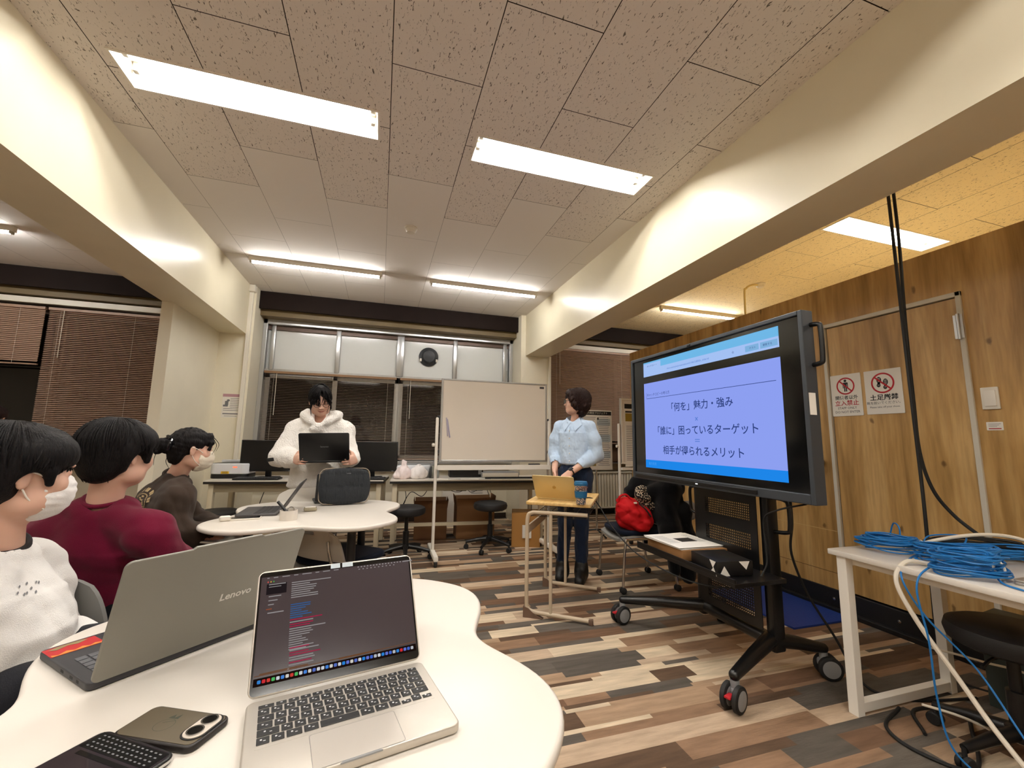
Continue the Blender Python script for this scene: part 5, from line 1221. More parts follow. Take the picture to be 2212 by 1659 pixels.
    def noise(s, amp, scale, seed=0, stretch=(1, 1, 1), n=7, sharp=False):
        """fold-like relief near the surface"""
        rg = np.random.RandomState(seed); I = np.argwhere(np.abs(s.F) < amp*2+3*s.h); P = s.lo+I*s.h; P = P/np.array(stretch)
        v = np.zeros(len(P))
        for i in range(n):
            d = unit(rg.normal(size=3))*scale*rg.uniform(.6, 1.6); q = np.sin(P @ d+rg.uniform(0, 6.28)+.8*np.sin(P @ (unit(rg.normal(size=3))*scale*.5)))
            v += (1-2*np.abs(q)) if sharp else q
        s.F[tuple(I.T)] += (amp*v/n**.5).astype(np.float32); return s
    def mesh(s):
        F = s.F; S = F < 0; n = F.shape
        c = [S[i:n[0]-1+i, j:n[1]-1+j, k:n[2]-1+k] for i in (0, 1) for j in (0, 1) for k in (0, 1)]
        any_ = c[0].copy(); all_ = c[0].copy()
        for q in c[1:]: any_ |= q; all_ &= q
        mix = any_ & ~all_; I = np.argwhere(mix); N = len(I)
        idm = np.full(mix.shape, -1, np.int32); idm[tuple(I.T)] = np.arange(N)
        off = np.array([(i, j, k) for i in (0, 1) for j in (0, 1) for k in (0, 1)])
        f = np.stack([F[I[:, 0]+o[0], I[:, 1]+o[1], I[:, 2]+o[2]] for o in off], 1)
        acc = np.zeros((N, 3)); cnt = np.zeros(N)
        for a in range(8):
            for b in range(a+1, 8):
                if np.abs(off[a]-off[b]).sum() != 1: continue
                m = (f[:, a] < 0) != (f[:, b] < 0); t = f[m, a]/(f[m, a]-f[m, b])
                acc[m] += off[a]+t[:, None]*(off[b]-off[a]); cnt[m] += 1
        V = s.lo+(I+acc/cnt[:, None])*s.h
        Q = []
        for ax in range(3):
            sl0 = [slice(None)]*3; sl1 = [slice(None)]*3; sl0[ax] = slice(0, -1); sl1[ax] = slice(1, None)
            A, B = S[tuple(sl0)], S[tuple(sl1)]; E = np.argwhere(A != B); u, w_ = [(1, 2), (2, 0), (0, 1)][ax]
            ok = (E[:, u] > 0) & (E[:, w_] > 0) & (E[:, u] < n[u]-1) & (E[:, w_] < n[w_]-1); E = E[ok]
            du = np.zeros(3, int); du[u] = 1; dw = np.zeros(3, int); dw[w_] = 1
            q = np.stack([idm[tuple((E-du-dw).T)], idm[tuple((E-dw).T)], idm[tuple(E.T)], idm[tuple((E-du).T)]], 1)
            inside = A[tuple(E.T)]; q[~inside] = q[~inside][:, ::-1]; Q.append(q)
        Q = np.concatenate(Q); Q = Q[(Q >= 0).all(1)]
        return V, Q
def build_np(name, parts, m, parent, mats=None, fmat=None):
    """parts: list of (verts, quads) in world coordinates -> one mesh object"""
    V = np.concatenate([p[0] for p in parts]); o = np.cumsum([0]+[len(p[0]) for p in parts[:-1]]); Q = np.concatenate([p[1]+k for p, k in zip(parts, o)])
    if parent is not None:
        Mi = np.array(local_matrix(parent).inverted()); V = V @ Mi[:3, :3].T+Mi[:3, 3]
    me = bpy.data.meshes.new(name); me.vertices.add(len(V)); me.vertices.foreach_set('co', V.astype(np.float32).ravel())
    me.loops.add(Q.size); me.loops.foreach_set('vertex_index', Q.astype(np.int32).ravel())
    me.polygons.add(len(Q)); me.polygons.foreach_set('loop_start', np.arange(0, Q.size, 4, dtype=np.int32))
    me.polygons.foreach_set('use_smooth', np.ones(len(Q), bool)); me.update(calc_edges=True)
    for x in (mats or [m]): me.materials.append(x)
    if fmat is not None: me.polygons.foreach_set('material_index', fmat.astype(np.int32))
    ob = bpy.data.objects.new(name, me); COL.objects.link(ob)
    if parent is not None: ob.parent = parent
    return ob
def rotm(yaw_az, pitch=0., roll=0.):
    """columns: right, forward, up; az measured from +Y towards +X; pitch > 0 looks up"""
    f = V3(math.sin(yaw_az)*math.cos(pitch), math.cos(yaw_az)*math.cos(pitch), math.sin(pitch)); r = V3(math.cos(yaw_az), -math.sin(yaw_az), 0); u = np.cross(r, f)
    r2 = r*math.cos(roll)+u*math.sin(roll); u2 = u*math.cos(roll)-r*math.sin(roll); return np.stack([r2, f, u2], 1)
# ------------------------------------------------------------------ anatomy
def add_head(v, hc, Rh, s=1., neck_to=None, smile=False, nose=1., nk=1.):
    v.frame(hc, np.array(Rh)*s)
    H_ = v
    H_.frame(hc, Rh)
    e = lambda c, r, **kw: H_.ell(tuple(np.array(c)*s), tuple(np.array(r)*s), **kw)
    e((0, -.014, .034), (.073, .092, .078), k=.02)
    e((0, .030, -.030), (.060, .060, .078), k=.03)
    e((0, .052, -.082), (.030, .030, .026), k=.03)
    for sx in (-1, 1):
        e((sx*.040, .058, -.026), (.024, .022, .024), k=.02)             # cheeks
        e((sx*.048, .012, -.070), (.020, .034, .026), k=.03)             # jaw angle
        e((sx*.030, .092, .006), (.017, .013, .011), k=.012, op='sub')    # eye sockets
        e((sx*.031, .0745, .005), (.0145, .0125, .0095), k=.006)          # closed lids over the eyes
        e((sx*.030, .080, .024), (.020, .010, .006), k=.012)             # brow
        e((sx*.0115, .094, -.030), (.0085, .010, .007), k=.006)          # nostril wings
        e((sx*.0745, -.010, -.008), (.0065, .016, .029), Rm=rotm(sx*R(-22), 0, 0), k=.006)           # ears
        e((sx*.0825, -.004, -.006), (.0055, .0085, .018), Rm=rotm(sx*R(-22), 0, 0), k=.004, op='sub')
    H_.cone(np.array((0, .082, .012))*s, np.array((0, (.098 if nose == 1 else .094), -.026))*s, .0065*s, .0095*s, k=.010)
    e((0, .082, -.0525), (.020, .010, .0055), k=.006); e((0, .080, -.063), (.018, .010, .006), k=.006)   # lips
    e((0, .094, -.0575), (.024, .006, .0016), k=.003, op='sub')
    H_.frame()
    if neck_to is not None:
        a = hc+Rh @ (np.array((0, -.022, -.06))*s); v.cone(a, neck_to, .047*s*nk, .051*s*nk, k=.022)
def add_hand(v, w, d, n, t, curl=(.5, .6, .4), spread=.02, s=1., thumb=None, thumb_curl=.3, per=(0, 0, 0, 0)):
    """w wrist, d finger direction, n palm normal, t towards the thumb"""
    w = np.array(w, float); d = unit(d); n = unit(n-d*np.dot(n, d)); t = unit(t-d*np.dot(t, d)-n*np.dot(t, n))
    Lf = (.070, .077, .072, .057); rf = (.0086, .0088, .0083, .0074)
    base = []
    for i in range(4):
        o = (.030-.0195*i)*s; kn = w+d*(.085-.004*abs(i-1))*s+t*o; base.append(kn)
        v.cone(w+t*o*.55+d*.008*s, kn, .0155*s, .0112*s, k=.016)
        ang = 0.; p = kn; dd = unit(d+t*(spread*(1.5-i)))
        for j, (fr, c) in enumerate(zip((.44, .31, .25), curl)):
            ang += c+per[i]*(.5 if j == 0 else .3); q = p+(dd*math.cos(ang)+n*math.sin(ang))*Lf[i]*fr*s*1.02
            v.cone(p, q, rf[i]*s*(1-.07*j), rf[i]*s*(.94-.07*j), k=.004); p = q
    v.ell(w+d*.045*s-n*.000, (.036*s, .05*s, .014*s), Rm=np.stack([t, d, n], 1), k=.014)
    th = unit(thumb if thumb is not None else d*.62+t*.72+n*.30); p = w+d*.018*s+t*.024*s+n*.004*s
    v.ell(p+th*.018*s, (.018*s, .026*s, .016*s), Rm=np.stack([unit(np.cross(th, n)), th, n], 1), k=.014)
    q = p+th*.042*s; v.cone(p, q, .0135*s, .0105*s, k=.010); bend = unit(d-th*np.dot(d, th)); ang = thumb_curl
    for L in (.030, .025):
        r2 = q+(th*math.cos(ang)+bend*math.sin(ang))*L*s; v.cone(q, r2, .0098*s, .0086*s, k=.004); q = r2; ang += thumb_curl*.6
def bounds(P, m): P = np.array(P); return P.min(0)-m, P.max(0)+m
SKIN = mat('skin', '#dbb09a', .5, spec=.35, var=(9, .05)); SKIN.node_tree.nodes['Principled BSDF'].inputs['Subsurface Weight'].default_value = .12; SKIN.node_tree.nodes['Principled BSDF'].inputs['Subsurface Radius'].default_value = (.012, .005, .003)
SKIN.node_tree.nodes['Principled BSDF'].inputs['Subsurface Scale'].default_value = .6
def hair_mat(name, c, c2, rough=.55):
    m = mat(name, c, rough, spec=.16); nt = m.node_tree; b = nt.nodes['Principled BSDF']
    tc = nt.nodes.new('ShaderNodeTexCoord'); mp = nt.nodes.new('ShaderNodeMapping'); mp.inputs['Scale'].default_value = (1, 1, .10); nt.links.new(tc.outputs['Object'], mp.inputs[0])
    n = nt.nodes.new('ShaderNodeTexNoise'); n.inputs['Scale'].default_value = 260; n.inputs['Detail'].default_value = 3; n.inputs['Distortion'].default_value = .4; nt.links.new(mp.outputs[0], n.inputs['Vector'])
    rp = nt.nodes.new('ShaderNodeValToRGB'); rp.color_ramp.elements[0].color = (*lin(c), 1); rp.color_ramp.elements[0].position = .4; rp.color_ramp.elements[1].color = (*lin(c2), 1); rp.color_ramp.elements[1].position = .75
    nt.links.new(n.outputs['Fac'], rp.inputs[0]); nt.links.new(rp.outputs[0], b.inputs['Base Color'])
    bp = nt.nodes.new('ShaderNodeBump'); bp.inputs['Strength'].default_value = .8; bp.inputs['Distance'].default_value = .004; nt.links.new(n.outputs['Fac'], bp.inputs['Height']); nt.links.new(bp.outputs[0], b.inputs['Normal'])
    return m
HAIR_K = hair_mat('black_hair', '#070607', '#171314'); HAIR_B = hair_mat('dark_brown_hair', '#150b09', '#2e1a15', .55)
def cloth(name, c, rough=.9, sheen=.06, weave=420, ws=.18, var=.04):
    return mat(name, c, rough, spec=.12, sheen=sheen, var=(14, var), bump=(weave, ws))
def strands(name, parent, curves, r, m):
    b = MB()
    for P in curves: b.tube(bez(P, 6), [r*(1-.6*i/(6*(len(P)-1))) for i in range(6*(len(P)-1)+1)], 5)
    return b.build(name, m, parent, world=True)

def combed(t, hc, Rh, m, n, seed, low, s=1., r=.0026, rx=.097, ry=.114, crown=(0, -.03), name='hair_strand', ang=None, jit=.012, wave=0.):
    """locks combed down from the crown over the hair surface; low(phi) gives the height where they end"""
    rr = random.Random(seed); b = MB(); hc = np.array(hc)
    for i in range(n):
        ph = rr.uniform(-PI, PI) if ang is None else rr.uniform(*ang); zl = low(ph)+rr.uniform(-jit, jit); k = 9; P = []; off = rr.uniform(-.002, .0035); tw = rr.uniform(-.25, .25); pz = rr.uniform(0, 6)
        for j in range(k+1):
            u = j/k; z = .130+(zl-.130)*u**1.25
            q = math.sqrt(max(0, 1-((z-.03)/.104)**2)) if z > .03 else 1-.42*((.03-z)/.13)**1.6
            a = ph+tw*u*u+wave*math.sin(u*9+pz); x = (rx+off)*q*math.sin(a); y = -.02+(ry+off)*q*math.cos(a)
            P.append(tuple(hc+Rh @ (np.array((x+crown[0]*(1-u), y+(crown[1]+.02)*(1-u), z))*s)))
        b.tube(P, [r*(.7+.5*math.sin(PI*min(1, .25+.75*(1-j/k)))) if j < k else r*.3 for j in range(k+1)], 5)
    return b.build(name, m, t, world=True)
def bowl_low(ph):
    c = math.cos(ph)
    return .018 if c > .72 else (.016 if c > -.22 else (.0-.085*min(1, (-.22-c)/.5)))
# ------------------------------------------------------------------ person in the white hoodie, standing behind the farther table
def arr(*p): return np.array(p, float)
def limb_body(v, J, r_arm=(.036, .033, .026), r_leg=(.062, .045, .034), k=.018):
    for s in ('L', 'R'):
        if 'sh'+s in J: v.chain([J['sh'+s], J['el'+s], J['wr'+s]], r_arm, k)
        v.chain([J['hip'+s], J['kn'+s], J['an'+s]], r_leg, k); v.cone(J['an'+s]-V3(0, 0, .03), J['to'+s], .034, .026, k)
def torso_body(v, J, right, k=.02):
    v.ecap(J['pel'], J['che'], (.100, .060), (.105, .060), right, .05, k); v.ecap(J['che'], J['nek']-V3(0, 0, .05), (.105, .058), (.045, .040), right, .04, k)
    for s in ('L', 'R'): v.cone(J['nek']-V3(0, 0, .08), J['sh'+s], .028, .032, k)
def shoe(v, an, to, k=.02):
    a = np.array(an); t = np.array(to); d = unit((t-a)*V3(1, 1, 0)); heel = V3(a[0], a[1], .045)-d*.035
    v.cone(heel, V3(t[0], t[1], .035), .042, .036, k); v.cone(V3(a[0], a[1], .05), V3(a[0], a[1], .13), .048, .05, k)
def person(label, base):
    return thing('person', label, 'person', base)
M_fluff = mat('white_fleece', '#f0ece4', .95, spec=.1, sheen=.6, var=(18, .03), bump=(95, .85))
M_pants_b = cloth('brown_trousers', '#3b2b27'); M_sole = mat('dark_shoe', '#151416', .6)

def hoodie_person():
    t = person('person in a white fleece hoodie and glasses standing with a black laptop', (-.46, 3.72, 0))
    fw = rotm(R(178)); rt = fw[:, 0]                       # body faces the camera; right = -x
    J = dict(pel=arr(-.46, 3.74, .90), che=arr(-.46, 3.74, 1.17), nek=arr(-.465, 3.715, 1.335), shR=arr(-.622, 3.735, 1.228), shL=arr(-.298, 3.735, 1.228),
             elR=arr(-.705, 3.64, 1.03), elL=arr(-.245, 3.64, 1.03), wrR=arr(-.583, 3.455, 1.015), wrL=arr(-.170, 3.455, 1.010),
             hipR=arr(-.55, 3.74, .86), hipL=arr(-.37, 3.74, .86), knR=arr(-.55, 3.73, .47), knL=arr(-.37, 3.73, .47), anR=arr(-.55, 3.75, .08), anL=arr(-.37, 3.75, .08), toR=arr(-.56, 3.60, .035), toL=arr(-.36, 3.60, .035))
    hc = arr(-.468, 3.650, 1.462); Rh = rotm(R(166), R(-22), R(-4))
    v = Vol((-.84, 3.30, -.01), (-.06, 3.92, 1.62), .0038)
    torso_body(v, J, rt); limb_body(v, J)
    add_head(v, hc, Rh, 1.0, J['nek']-V3(0, 0, .03), smile=True, nk=.84)
    # hands hold the laptop by its two rear corners: fingers across the lid, thumbs behind
    add_hand(v, J['wrR'], arr(.42, -.90, .0), arr(.88, .42, -.05), arr(.0, .1, 1.), curl=(.62, .75, .25), spread=.03, s=.95, thumb=arr(.50, -.25, .82), thumb_curl=.45)
    add_hand(v, J['wrL'], arr(-.42, -.90, .0), arr(-.88, .42, -.05), arr(.0, .1, 1.), curl=(.62, .75, .25), spread=.03, s=.95, thumb=arr(-.50, -.25, .82), thumb_curl=.45)
    build_np('body', [v.mesh()], SKIN, t)
    # hoodie
    g = Vol((-.86, 3.36, .70), (-.04, 3.98, 1.46), .0052)
    g.ecap(arr(-.46, 3.745, .80), arr(-.46, 3.745, 1.13), (.215, .145), (.190, .135), rt, .05, .03); g.ecap(arr(-.46, 3.745, 1.13), arr(-.46, 3.74, 1.28), (.190, .135), (.115, .115), rt, .06, .001)
    for s in ('R', 'L'):
        sg = -1 if s == 'R' else 1
        g.chain([arr(-.46+sg*.10, 3.74, 1.30), J['sh'+s]+V3(sg*.02, 0, .005), J['el'+s]+V3(sg*.02, .01, -.01)], (.055, .073, .074), .03)
        g.chain([J['el'+s]+V3(sg*.02, .01, -.01), J['wr'+s]*.5+J['el'+s]*.5+V3(0, 0, -.005), J['wr'+s]*.88+J['el'+s]*.12], (.074, .066, .050), .025)
        for q in range(3):   # gathered folds round the forearm
            c = J['el'+s]*(.8-.25*q)+J['wr'+s]*(.2+.25*q); ax = unit(J['wr'+s]-J['el'+s]); g.ell(c, (.066-.006*q, .018, .066-.006*q), Rm=np.stack([unit(np.cross(ax, V3(0, 0, 1))), ax, V3(0, 0, 1)], 1), k=.02)
        # hood bunched round the neck
        g.chain([arr(-.455, 3.615, 1.265), arr(-.46+sg*.060, 3.635, 1.30), arr(-.46+sg*.112, 3.69, 1.345), arr(-.46+sg*.11, 3.78, 1.36), arr(-.46, 3.84, 1.35)], (.018, .026, .032, .040, .048), .02)
    g.cone(arr(-.46, 3.84, 1.34), arr(-.46, 3.86, 1.22), .055, .05, .04)
    g.cone(hc+Rh @ arr(0, -.02, -.06), arr(-.462, 3.665, 1.29), .062, .058, .012, 'sub'); g.cone(arr(-.462, 3.62, 1.34), arr(-.462, 3.575, 1.265), .040, .012, .012, 'sub')
    g.ell(hc, (.085, .098, .115), Rm=Rh, k=.01, op='sub')
    g.ell(arr(-.475, 3.625, 1.240), (.05, .03, .03), k=.02)
    g.clip((0, 0, .755), (0, 0, -1)); g.noise(.0055, 26, 3, (1, 1, 2.2)); g.noise(.0022, 85, 4)
    build_np('hoodie', [g.mesh()], M_fluff, t)
    hm = MB().ball(arr(-.46, 3.745, .762), (.214, .148, .018), 40, 8); hm.build('hem', M_fluff, t, world=True)
    for sg, c in ((-1, arr(-.766, 3.60, 1.005)), (1, arr(-.180, 3.60, 1.00))):
        MB().at(tuple(c), (0, R(8)*sg, R(35)*sg)).rbox((0, 0, 0), (.075, .03, .028), .006).build('sleeve_band', M_ink, t, world=True)
    MB().rbox((-.42, 3.602, 1.195), (.07, .006, .02), .002).build('chest_print', M_greyink, t, world=True)
    p = Vol((-.70, 3.56, .03), (-.22, 3.92, .95), .007)
    p.ecap(arr(-.46, 3.74, .92), arr(-.46, 3.74, .82), (.17, .115), (.175, .12), rt, .05, .03)
    for s in ('R', 'L'): p.chain([J['hip'+s], J['kn'+s], J['an'+s]], (.098, .085, .08), .03)
    p.noise(.004, 30, 5, (1, 1, 2)); build_np('trousers', [p.mesh()], M_pants_b, t)
    for s in ('R', 'L'):
        q = Vol(J['to'+s]*0+arr(J['an'+s][0]-.09, 3.48, -.005), arr(J['an'+s][0]+.09, 3.86, .20), .005); shoe(q, J['an'+s], J['to'+s]); q.clip((0, 0, 0.001), (0, 0, -1)); build_np('shoe', [q.mesh()], M_sole, t)
    # hair: tied back, parted fringe and loose side strands
    h = Vol(hc-.17, hc+.17, .0032); h.frame(hc, Rh)
    h.ell((0, -.020, .040), (.0815, .096, .084), k=.01); h.ell((0, -.055, -.02), (.070, .062, .075), k=.03)
    h.ell((0, .085, -.035), (.068, .075, .082), k=.012, op='sub')
    for sx in (-1, 1):
        h.chain([(sx*.006, .060, .104), (sx*.045, .080, .060), (sx*.066, .070, .010), (sx*.074, .045, -.05)], (.010, .012, .010, .006), .010)
        h.chain([(sx*.02, .065, .098), (sx*.030, .086, .055), (sx*.040, .090, .030)], (.009, .008, .004), .010)
    h.chain([(.030, .078, .07), (.045, .086, .03), (.052, .084, .0)], (.011, .010, .005), .01)
    h.ell((0, -.115, -.01), (.035, .03, .035), k=.02); h.frame(); h.noise(.0010, 160, 6, (1, 1, 3)); build_np('hair', [h.mesh()], HAIR_K, t)
    combed(t, hc, Rh, HAIR_K, 26, 7, lambda p: .012 if p > 0 else .022, r=.0022, rx=.086, ry=.116, crown=(.0, .035), ang=(-1.15, -.12), jit=.02)
    combed(t, hc, Rh, HAIR_K, 30, 8, lambda p: -.008, r=.0022, rx=.086, ry=.116, crown=(.0, .035), ang=(.18, 1.2), jit=.025)
    combed(t, hc, Rh, HAIR_K, 70, 9, lambda p: -.03 if math.cos(p) < .2 else .0, r=.0020, rx=.084, ry=.098, ang=(1.1, 5.2), jit=.02)
    HW = lambda *q: tuple(hc+Rh @ arr(*q))
    strands('hair_strand', t, [[HW(-.062, .060, .04), HW(-.072, .062, -.01), HW(-.066, .062, -.06), HW(-.056, .056, -.115)], [HW(-.050, .075, .04), HW(-.054, .088, .0), HW(-.050, .083, -.04), HW(-.042, .076, -.07)],
                                [HW(.066, .058, .03), HW(.076, .055, -.02), HW(.073, .05, -.07), HW(.064, .045, -.12)], [HW(.060, .066, .03), HW(.070, .062, -.03), HW(.068, .055, -.09)], [HW(-.03, .088, .06), HW(-.038, .1, .03), HW(-.045, .096, .0)]], .0034, HAIR_K)
    gl = MB()
    for sx in (-1, 1): gl.tube([HW(sx*.033+.023*math.cos(a), .101-.006*abs(math.cos(a)), -.002+.0165*math.sin(a)) for a in [2*PI*i/24 for i in range(24)]], .0017, 6, closed=True); gl.tube([HW(sx*.056, .096, .004), HW(sx*.076, .03, .006), HW(sx*.078, -.005, .004)], .0015, 6)
    gl.tube([HW(-.010, .101, .002), HW(0, .104, .005), HW(.010, .101, .002)], .0015, 6); gl.build('glasses', M_black, t, world=True)
    MB().tube(bez([HW(-.025, .082, -.0520), HW(-.010, .0910, -.0585), HW(.010, .0910, -.0585), HW(.025, .082, -.0515)], 5), .0022, 6).build('mouth', mat('lip_colour', '#8e3f38', .5), t, world=True)
    e_ = MB()
    for sx in (-1, 1): e_.tube(bez([HW(sx*.043, .083, .002), HW(sx*.031, .0885, -.003), HW(sx*.019, .085, .001)], 5), .0014, 5); e_.tube(bez([HW(sx*.046, .083, .024), HW(sx*.032, .091, .028), HW(sx*.017, .090, .024)], 5), .002, 5)
    e_.build('lash_line', HAIR_K, t, world=True)
    return t
hoodie_person()
hd, hdlid = laptop('laptop', 'black laptop held open in the hands of the person in the white hoodie', (-.372, 3.375, .992), 0, R(116), .335, .23, .222, .015, mat('black_laptop', '#08080a', .4), M_key, M_scr, rot=(0, R(1.5), R(179)))
lid_screen(hdlid, .335, .222, M_scr)
lettering('lenovo', .020, M_grey, hdlid, (.0, .115, -.0066), rot=(0, PI, 0))

# ------------------------------------------------------------------ woman in the pale blue shirt
M_blue = cloth('pale_blue_cotton', '#b9cde3', .8, .15, 500, .12); M_denim = cloth('dark_denim', '#172236', .85, .1, 600, .3, .12); M_boot = mat('black_leather_boot', '#0d0d0e', .5, bump=(60, .2))
def shirt_person():
    t = person('person with short dark hair and sunglasses in a pale blue shirt', (1.62, 3.43, 0))
    az = R(-133); B = rotm(az); rt, fd = B[:, 0], B[:, 1]; c0 = arr(1.655, 3.44, 0)
    P = lambda r, f, z: c0+rt*r+fd*f+V3(0, 0, z)
    J = dict(pel=P(0, -.01, .92), che=P(0, -.01, 1.18), nek=P(0, -.015, 1.365), shR=P(.14, -.01, 1.295), shL=P(-.14, -.01, 1.295),
             elR=P(.185, -.02, 1.06), elL=P(-.190, -.03, 1.06), wrR=P(.135, .12, .93), wrL=P(-.03, .18, .91),
             hipR=P(.085, 0, .88), hipL=P(-.085, 0, .88), knR=arr(1.575, 3.46, .47), knL=arr(1.70, 3.40, .47), anR=arr(1.555, 3.475, .09), anL=arr(1.69, 3.385, .09), toR=arr(1.50, 3.40, .04), toL=arr(1.615, 3.27, .04))
    hc = arr(1.665, 3.42, 1.520)+fd*.01; Rh = rotm(R(-72), R(2), 0)
    v = Vol((1.26, 3.08, -.01), (2.02, 3.80, 1.66), .004)
    torso_body(v, J, rt); limb_body(v, J, (.034, .033, .026)); add_head(v, hc, Rh, .97, J['nek']-V3(0, 0, .02), nk=.86)
    add_hand(v, J['wrR'], -rt*.25+fd*.25-V3(0, 0, .9), -rt, fd, curl=(.4, .5, .3), s=.92); add_hand(v, J['wrL'], rt*.75+fd*.25-V3(0, 0, .62), -fd*.5-V3(0, 0, .6)+rt*.0, fd*.8+V3(0, 0, .2), curl=(.4, .5, .3), s=.92)
    build_np('body', [v.mesh()], SKIN, t)
    g = Vol((1.28, 3.08, .90), (2.02, 3.80, 1.46), .0045)
    g.ecap(P(0, 0, .985), P(0, 0, 1.245), (.132, .100), (.138, .100), rt, .03, .02); g.ecap(P(0, 0, 1.235), P(0, -.01, 1.33), (.138, .100), (.085, .075), rt, .035, .001)
    for s, sg in (('R', 1), ('L', -1)):
        g.chain([P(sg*.06, -.01, 1.335), P(sg*.140, -.01, 1.305), P(sg*.178, -.015, 1.19), J['el'+s]+rt*sg*.005], (.036, .048, .060, .060), .016)
        a, b = J['el'+s], J['wr'+s]; g.chain([a, a*.62+b*.38], (.060, .050), .016); g.cone(a*.60+b*.40, a*.40+b*.60, .043, .038, .010)
        g.cone(a*.34+b*.66, b*1.3-a*.3, .040, .05, .004, 'sub')
    g.cone(P(0, -.01, 1.30), hc+V3(0, 0, -.05), .056, .054, .006, 'sub')
    g.clip((0, 0, .955), (0, 0, -1)); g.noise(.0030, 30, 11, (1, 1, 3.2), sharp=True, n=5); g.noise(.0022, 62, 12, (1.3, 1.3, 2.2), sharp=True, n=5); g.noise(.0008, 150, 14, sharp=True)
    build_np('shirt', [g.mesh()], M_blue, t)
    # collar: two pointed leaves and a stand
    cl = MB()
    for sg in (1, -1):
        A = [P(sg*.008, .066, 1.335), P(sg*.060, .025, 1.385), P(sg*.052, -.06, 1.405), P(0, -.075, 1.41)]; Bq = [P(sg*.050, .104, 1.262), P(sg*.090, .045, 1.318), P(sg*.078, -.078, 1.350), P(0, -.098, 1.352)]
        for th in (0, .004):
            o = len(cl.v); cl.add([tuple(q+fd*th) for q in A]+[tuple(q+fd*th) for q in Bq], [(i, i+1, i+5, i+4) if (sg > 0) else (i+4, i+5, i+1, i) for i in range(3)])
    cl.build('collar', M_blue, t, world=True, smooth=50)
    pk = MB(); pk.tube([tuple(P(.002, .098+.004*math.sin(i), 1.30-.05*i)) for i in range(7)], .0035, 6); pk.build('button_placket', M_blue, t, world=True)
    bt = MB()
    for i in range(5): bt.ball(tuple(P(.004, .106, 1.265-.065*i)), .0055, 8, 6)
    bt.build('buttons', M_white, t, world=True)
    p = Vol((1.36, 3.16, .05), (1.94, 3.72, 1.02), .006)
    p.ecap(P(0, -.01, .97), P(0, -.012, .88), (.118, .092), (.138, .108), rt, .04, .02)
    for s in ('R', 'L'): p.chain([J['hip'+s], J['kn'+s], J['an'+s]+V3(0, 0, .05)], (.082, .058, .048), .02)
    p.noise(.0035, 55, 13, (1, 1, .9), sharp=True, n=6); build_np('jeans', [p.mesh()], M_denim, t)
    for s in ('R', 'L'):
        q = Vol(np.minimum(J['an'+s], J['to'+s])-V3(.1, .1, .1), np.maximum(J['an'+s], J['to'+s])+V3(.1, .1, .14), .005); shoe(q, J['an'+s], J['to'+s]); q.cone(J['an'+s]-V3(0, 0, .02), J['an'+s]+V3(0, 0, .055), .054, .053, .02); q.cone(J['an'+s]-V3(0, 0, .01), J['to'+s]+V3(0, 0, .012), .050, .034, .03); q.clip((0, 0, .001), (0, 0, -1)); build_np('boot', [q.mesh()], M_boot, t)
    h = Vol(hc-.19, hc+.19, .0035); h.frame(hc, Rh)
    h.ell((0, -.028, .045), (.090, .100, .090), k=.01); h.ell((0, -.055, -.015), (.090, .078, .085), k=.03); h.ell((0, -.050, -.085), (.062, .045, .045), k=.03); h.ell((0, .045, .080), (.055, .045, .036), k=.02)
    for sx in (-1, 1): h.chain([(sx*.060, .055, .07), (sx*.076, .040, .02), (sx*.078, .022, -.03), (sx*.072, -.005, -.065)], (.026, .024, .022, .014), .02)
    h.ell((0, .100, -.045), (.074, .075, .085), k=.010, op='sub'); h.frame(); h.noise(.0030, 80, 21, sharp=True, n=6); h.noise(.0016, 190, 22)
    build_np('hair', [h.mesh()], HAIR_B, t)
    combed(t, hc, Rh, HAIR_B, 230, 23, lambda p: (.045 if math.cos(p) > .75 else (-.035 if math.cos(p) > .1 else -.095)), r=.0030, rx=.098, ry=.112, jit=.022, wave=.16)
    HW = lambda *q: tuple(hc+Rh @ arr(*q))
    gl = MB().use(mat('dark_lens', '#1a1210', .1, spec=.6))
    for sx in (-1, 1):
        pts = [HW(sx*.033+.0245*math.cos(a), .103-.010*abs(math.cos(a))*(1 if math.cos(a)*sx > 0 else .2), -.001+.019*math.sin(a)) for a in [2*PI*i/20 for i in range(20)]]; o = len(gl.v); gl.add(pts, [tuple(range(20))])
    gl.use(M_black)
    for sx in (-1, 1):
        gl.tube([HW(sx*.033+.0245*math.cos(a), .103-.010*abs(math.cos(a))*(1 if math.cos(a)*sx > 0 else .2), -.001+.019*math.sin(a)) for a in [2*PI*i/20 for i in range(20)]], .0022, 6, closed=True); gl.tube([HW(sx*.056, .093, .006), HW(sx*.074, .03, .006), HW(sx*.078, -.01, .004)], .002, 6)
    gl.build('sunglasses', None, t, world=True)
    MB().tube(bez([HW(-.018, .084, -.0565), HW(0, .092, -.0575), HW(.018, .084, -.0565)], 5), .0026, 6).build('mouth', bpy.data.materials['lip_colour'], t, world=True)
    wdir = unit(J['wrL']-J['elL']); wc = J['wrL']-wdir*.018; u1 = unit(np.cross(wdir, V3(0, 0, 1))); u2 = np.cross(wdir, u1)
    wt = MB(); wt.tube([tuple(wc+(u1*math.cos(a)+u2*math.sin(a))*.030) for a in [2*PI*i/24 for i in range(24)]], .0065, 6, closed=True); wn = unit(fd*.4-rt*.1+V3(0, 0, .9)); wn = unit(wn-wdir*(wn @ wdir)); wq = np.cross(wn, wdir); wt.M = Matrix(((wdir[0], wq[0], wn[0], 0), (wdir[1], wq[1], wn[1], 0), (wdir[2], wq[2], wn[2], 0), (0, 0, 0, 1))); wt.M.translation = Vector(wc+wn*.031); wt.rbox((0, 0, 0), (.038, .032, .010), .004); wt.M = Matrix(); wt.build('watch', M_black, t, world=True)
    return t
shirt_person()

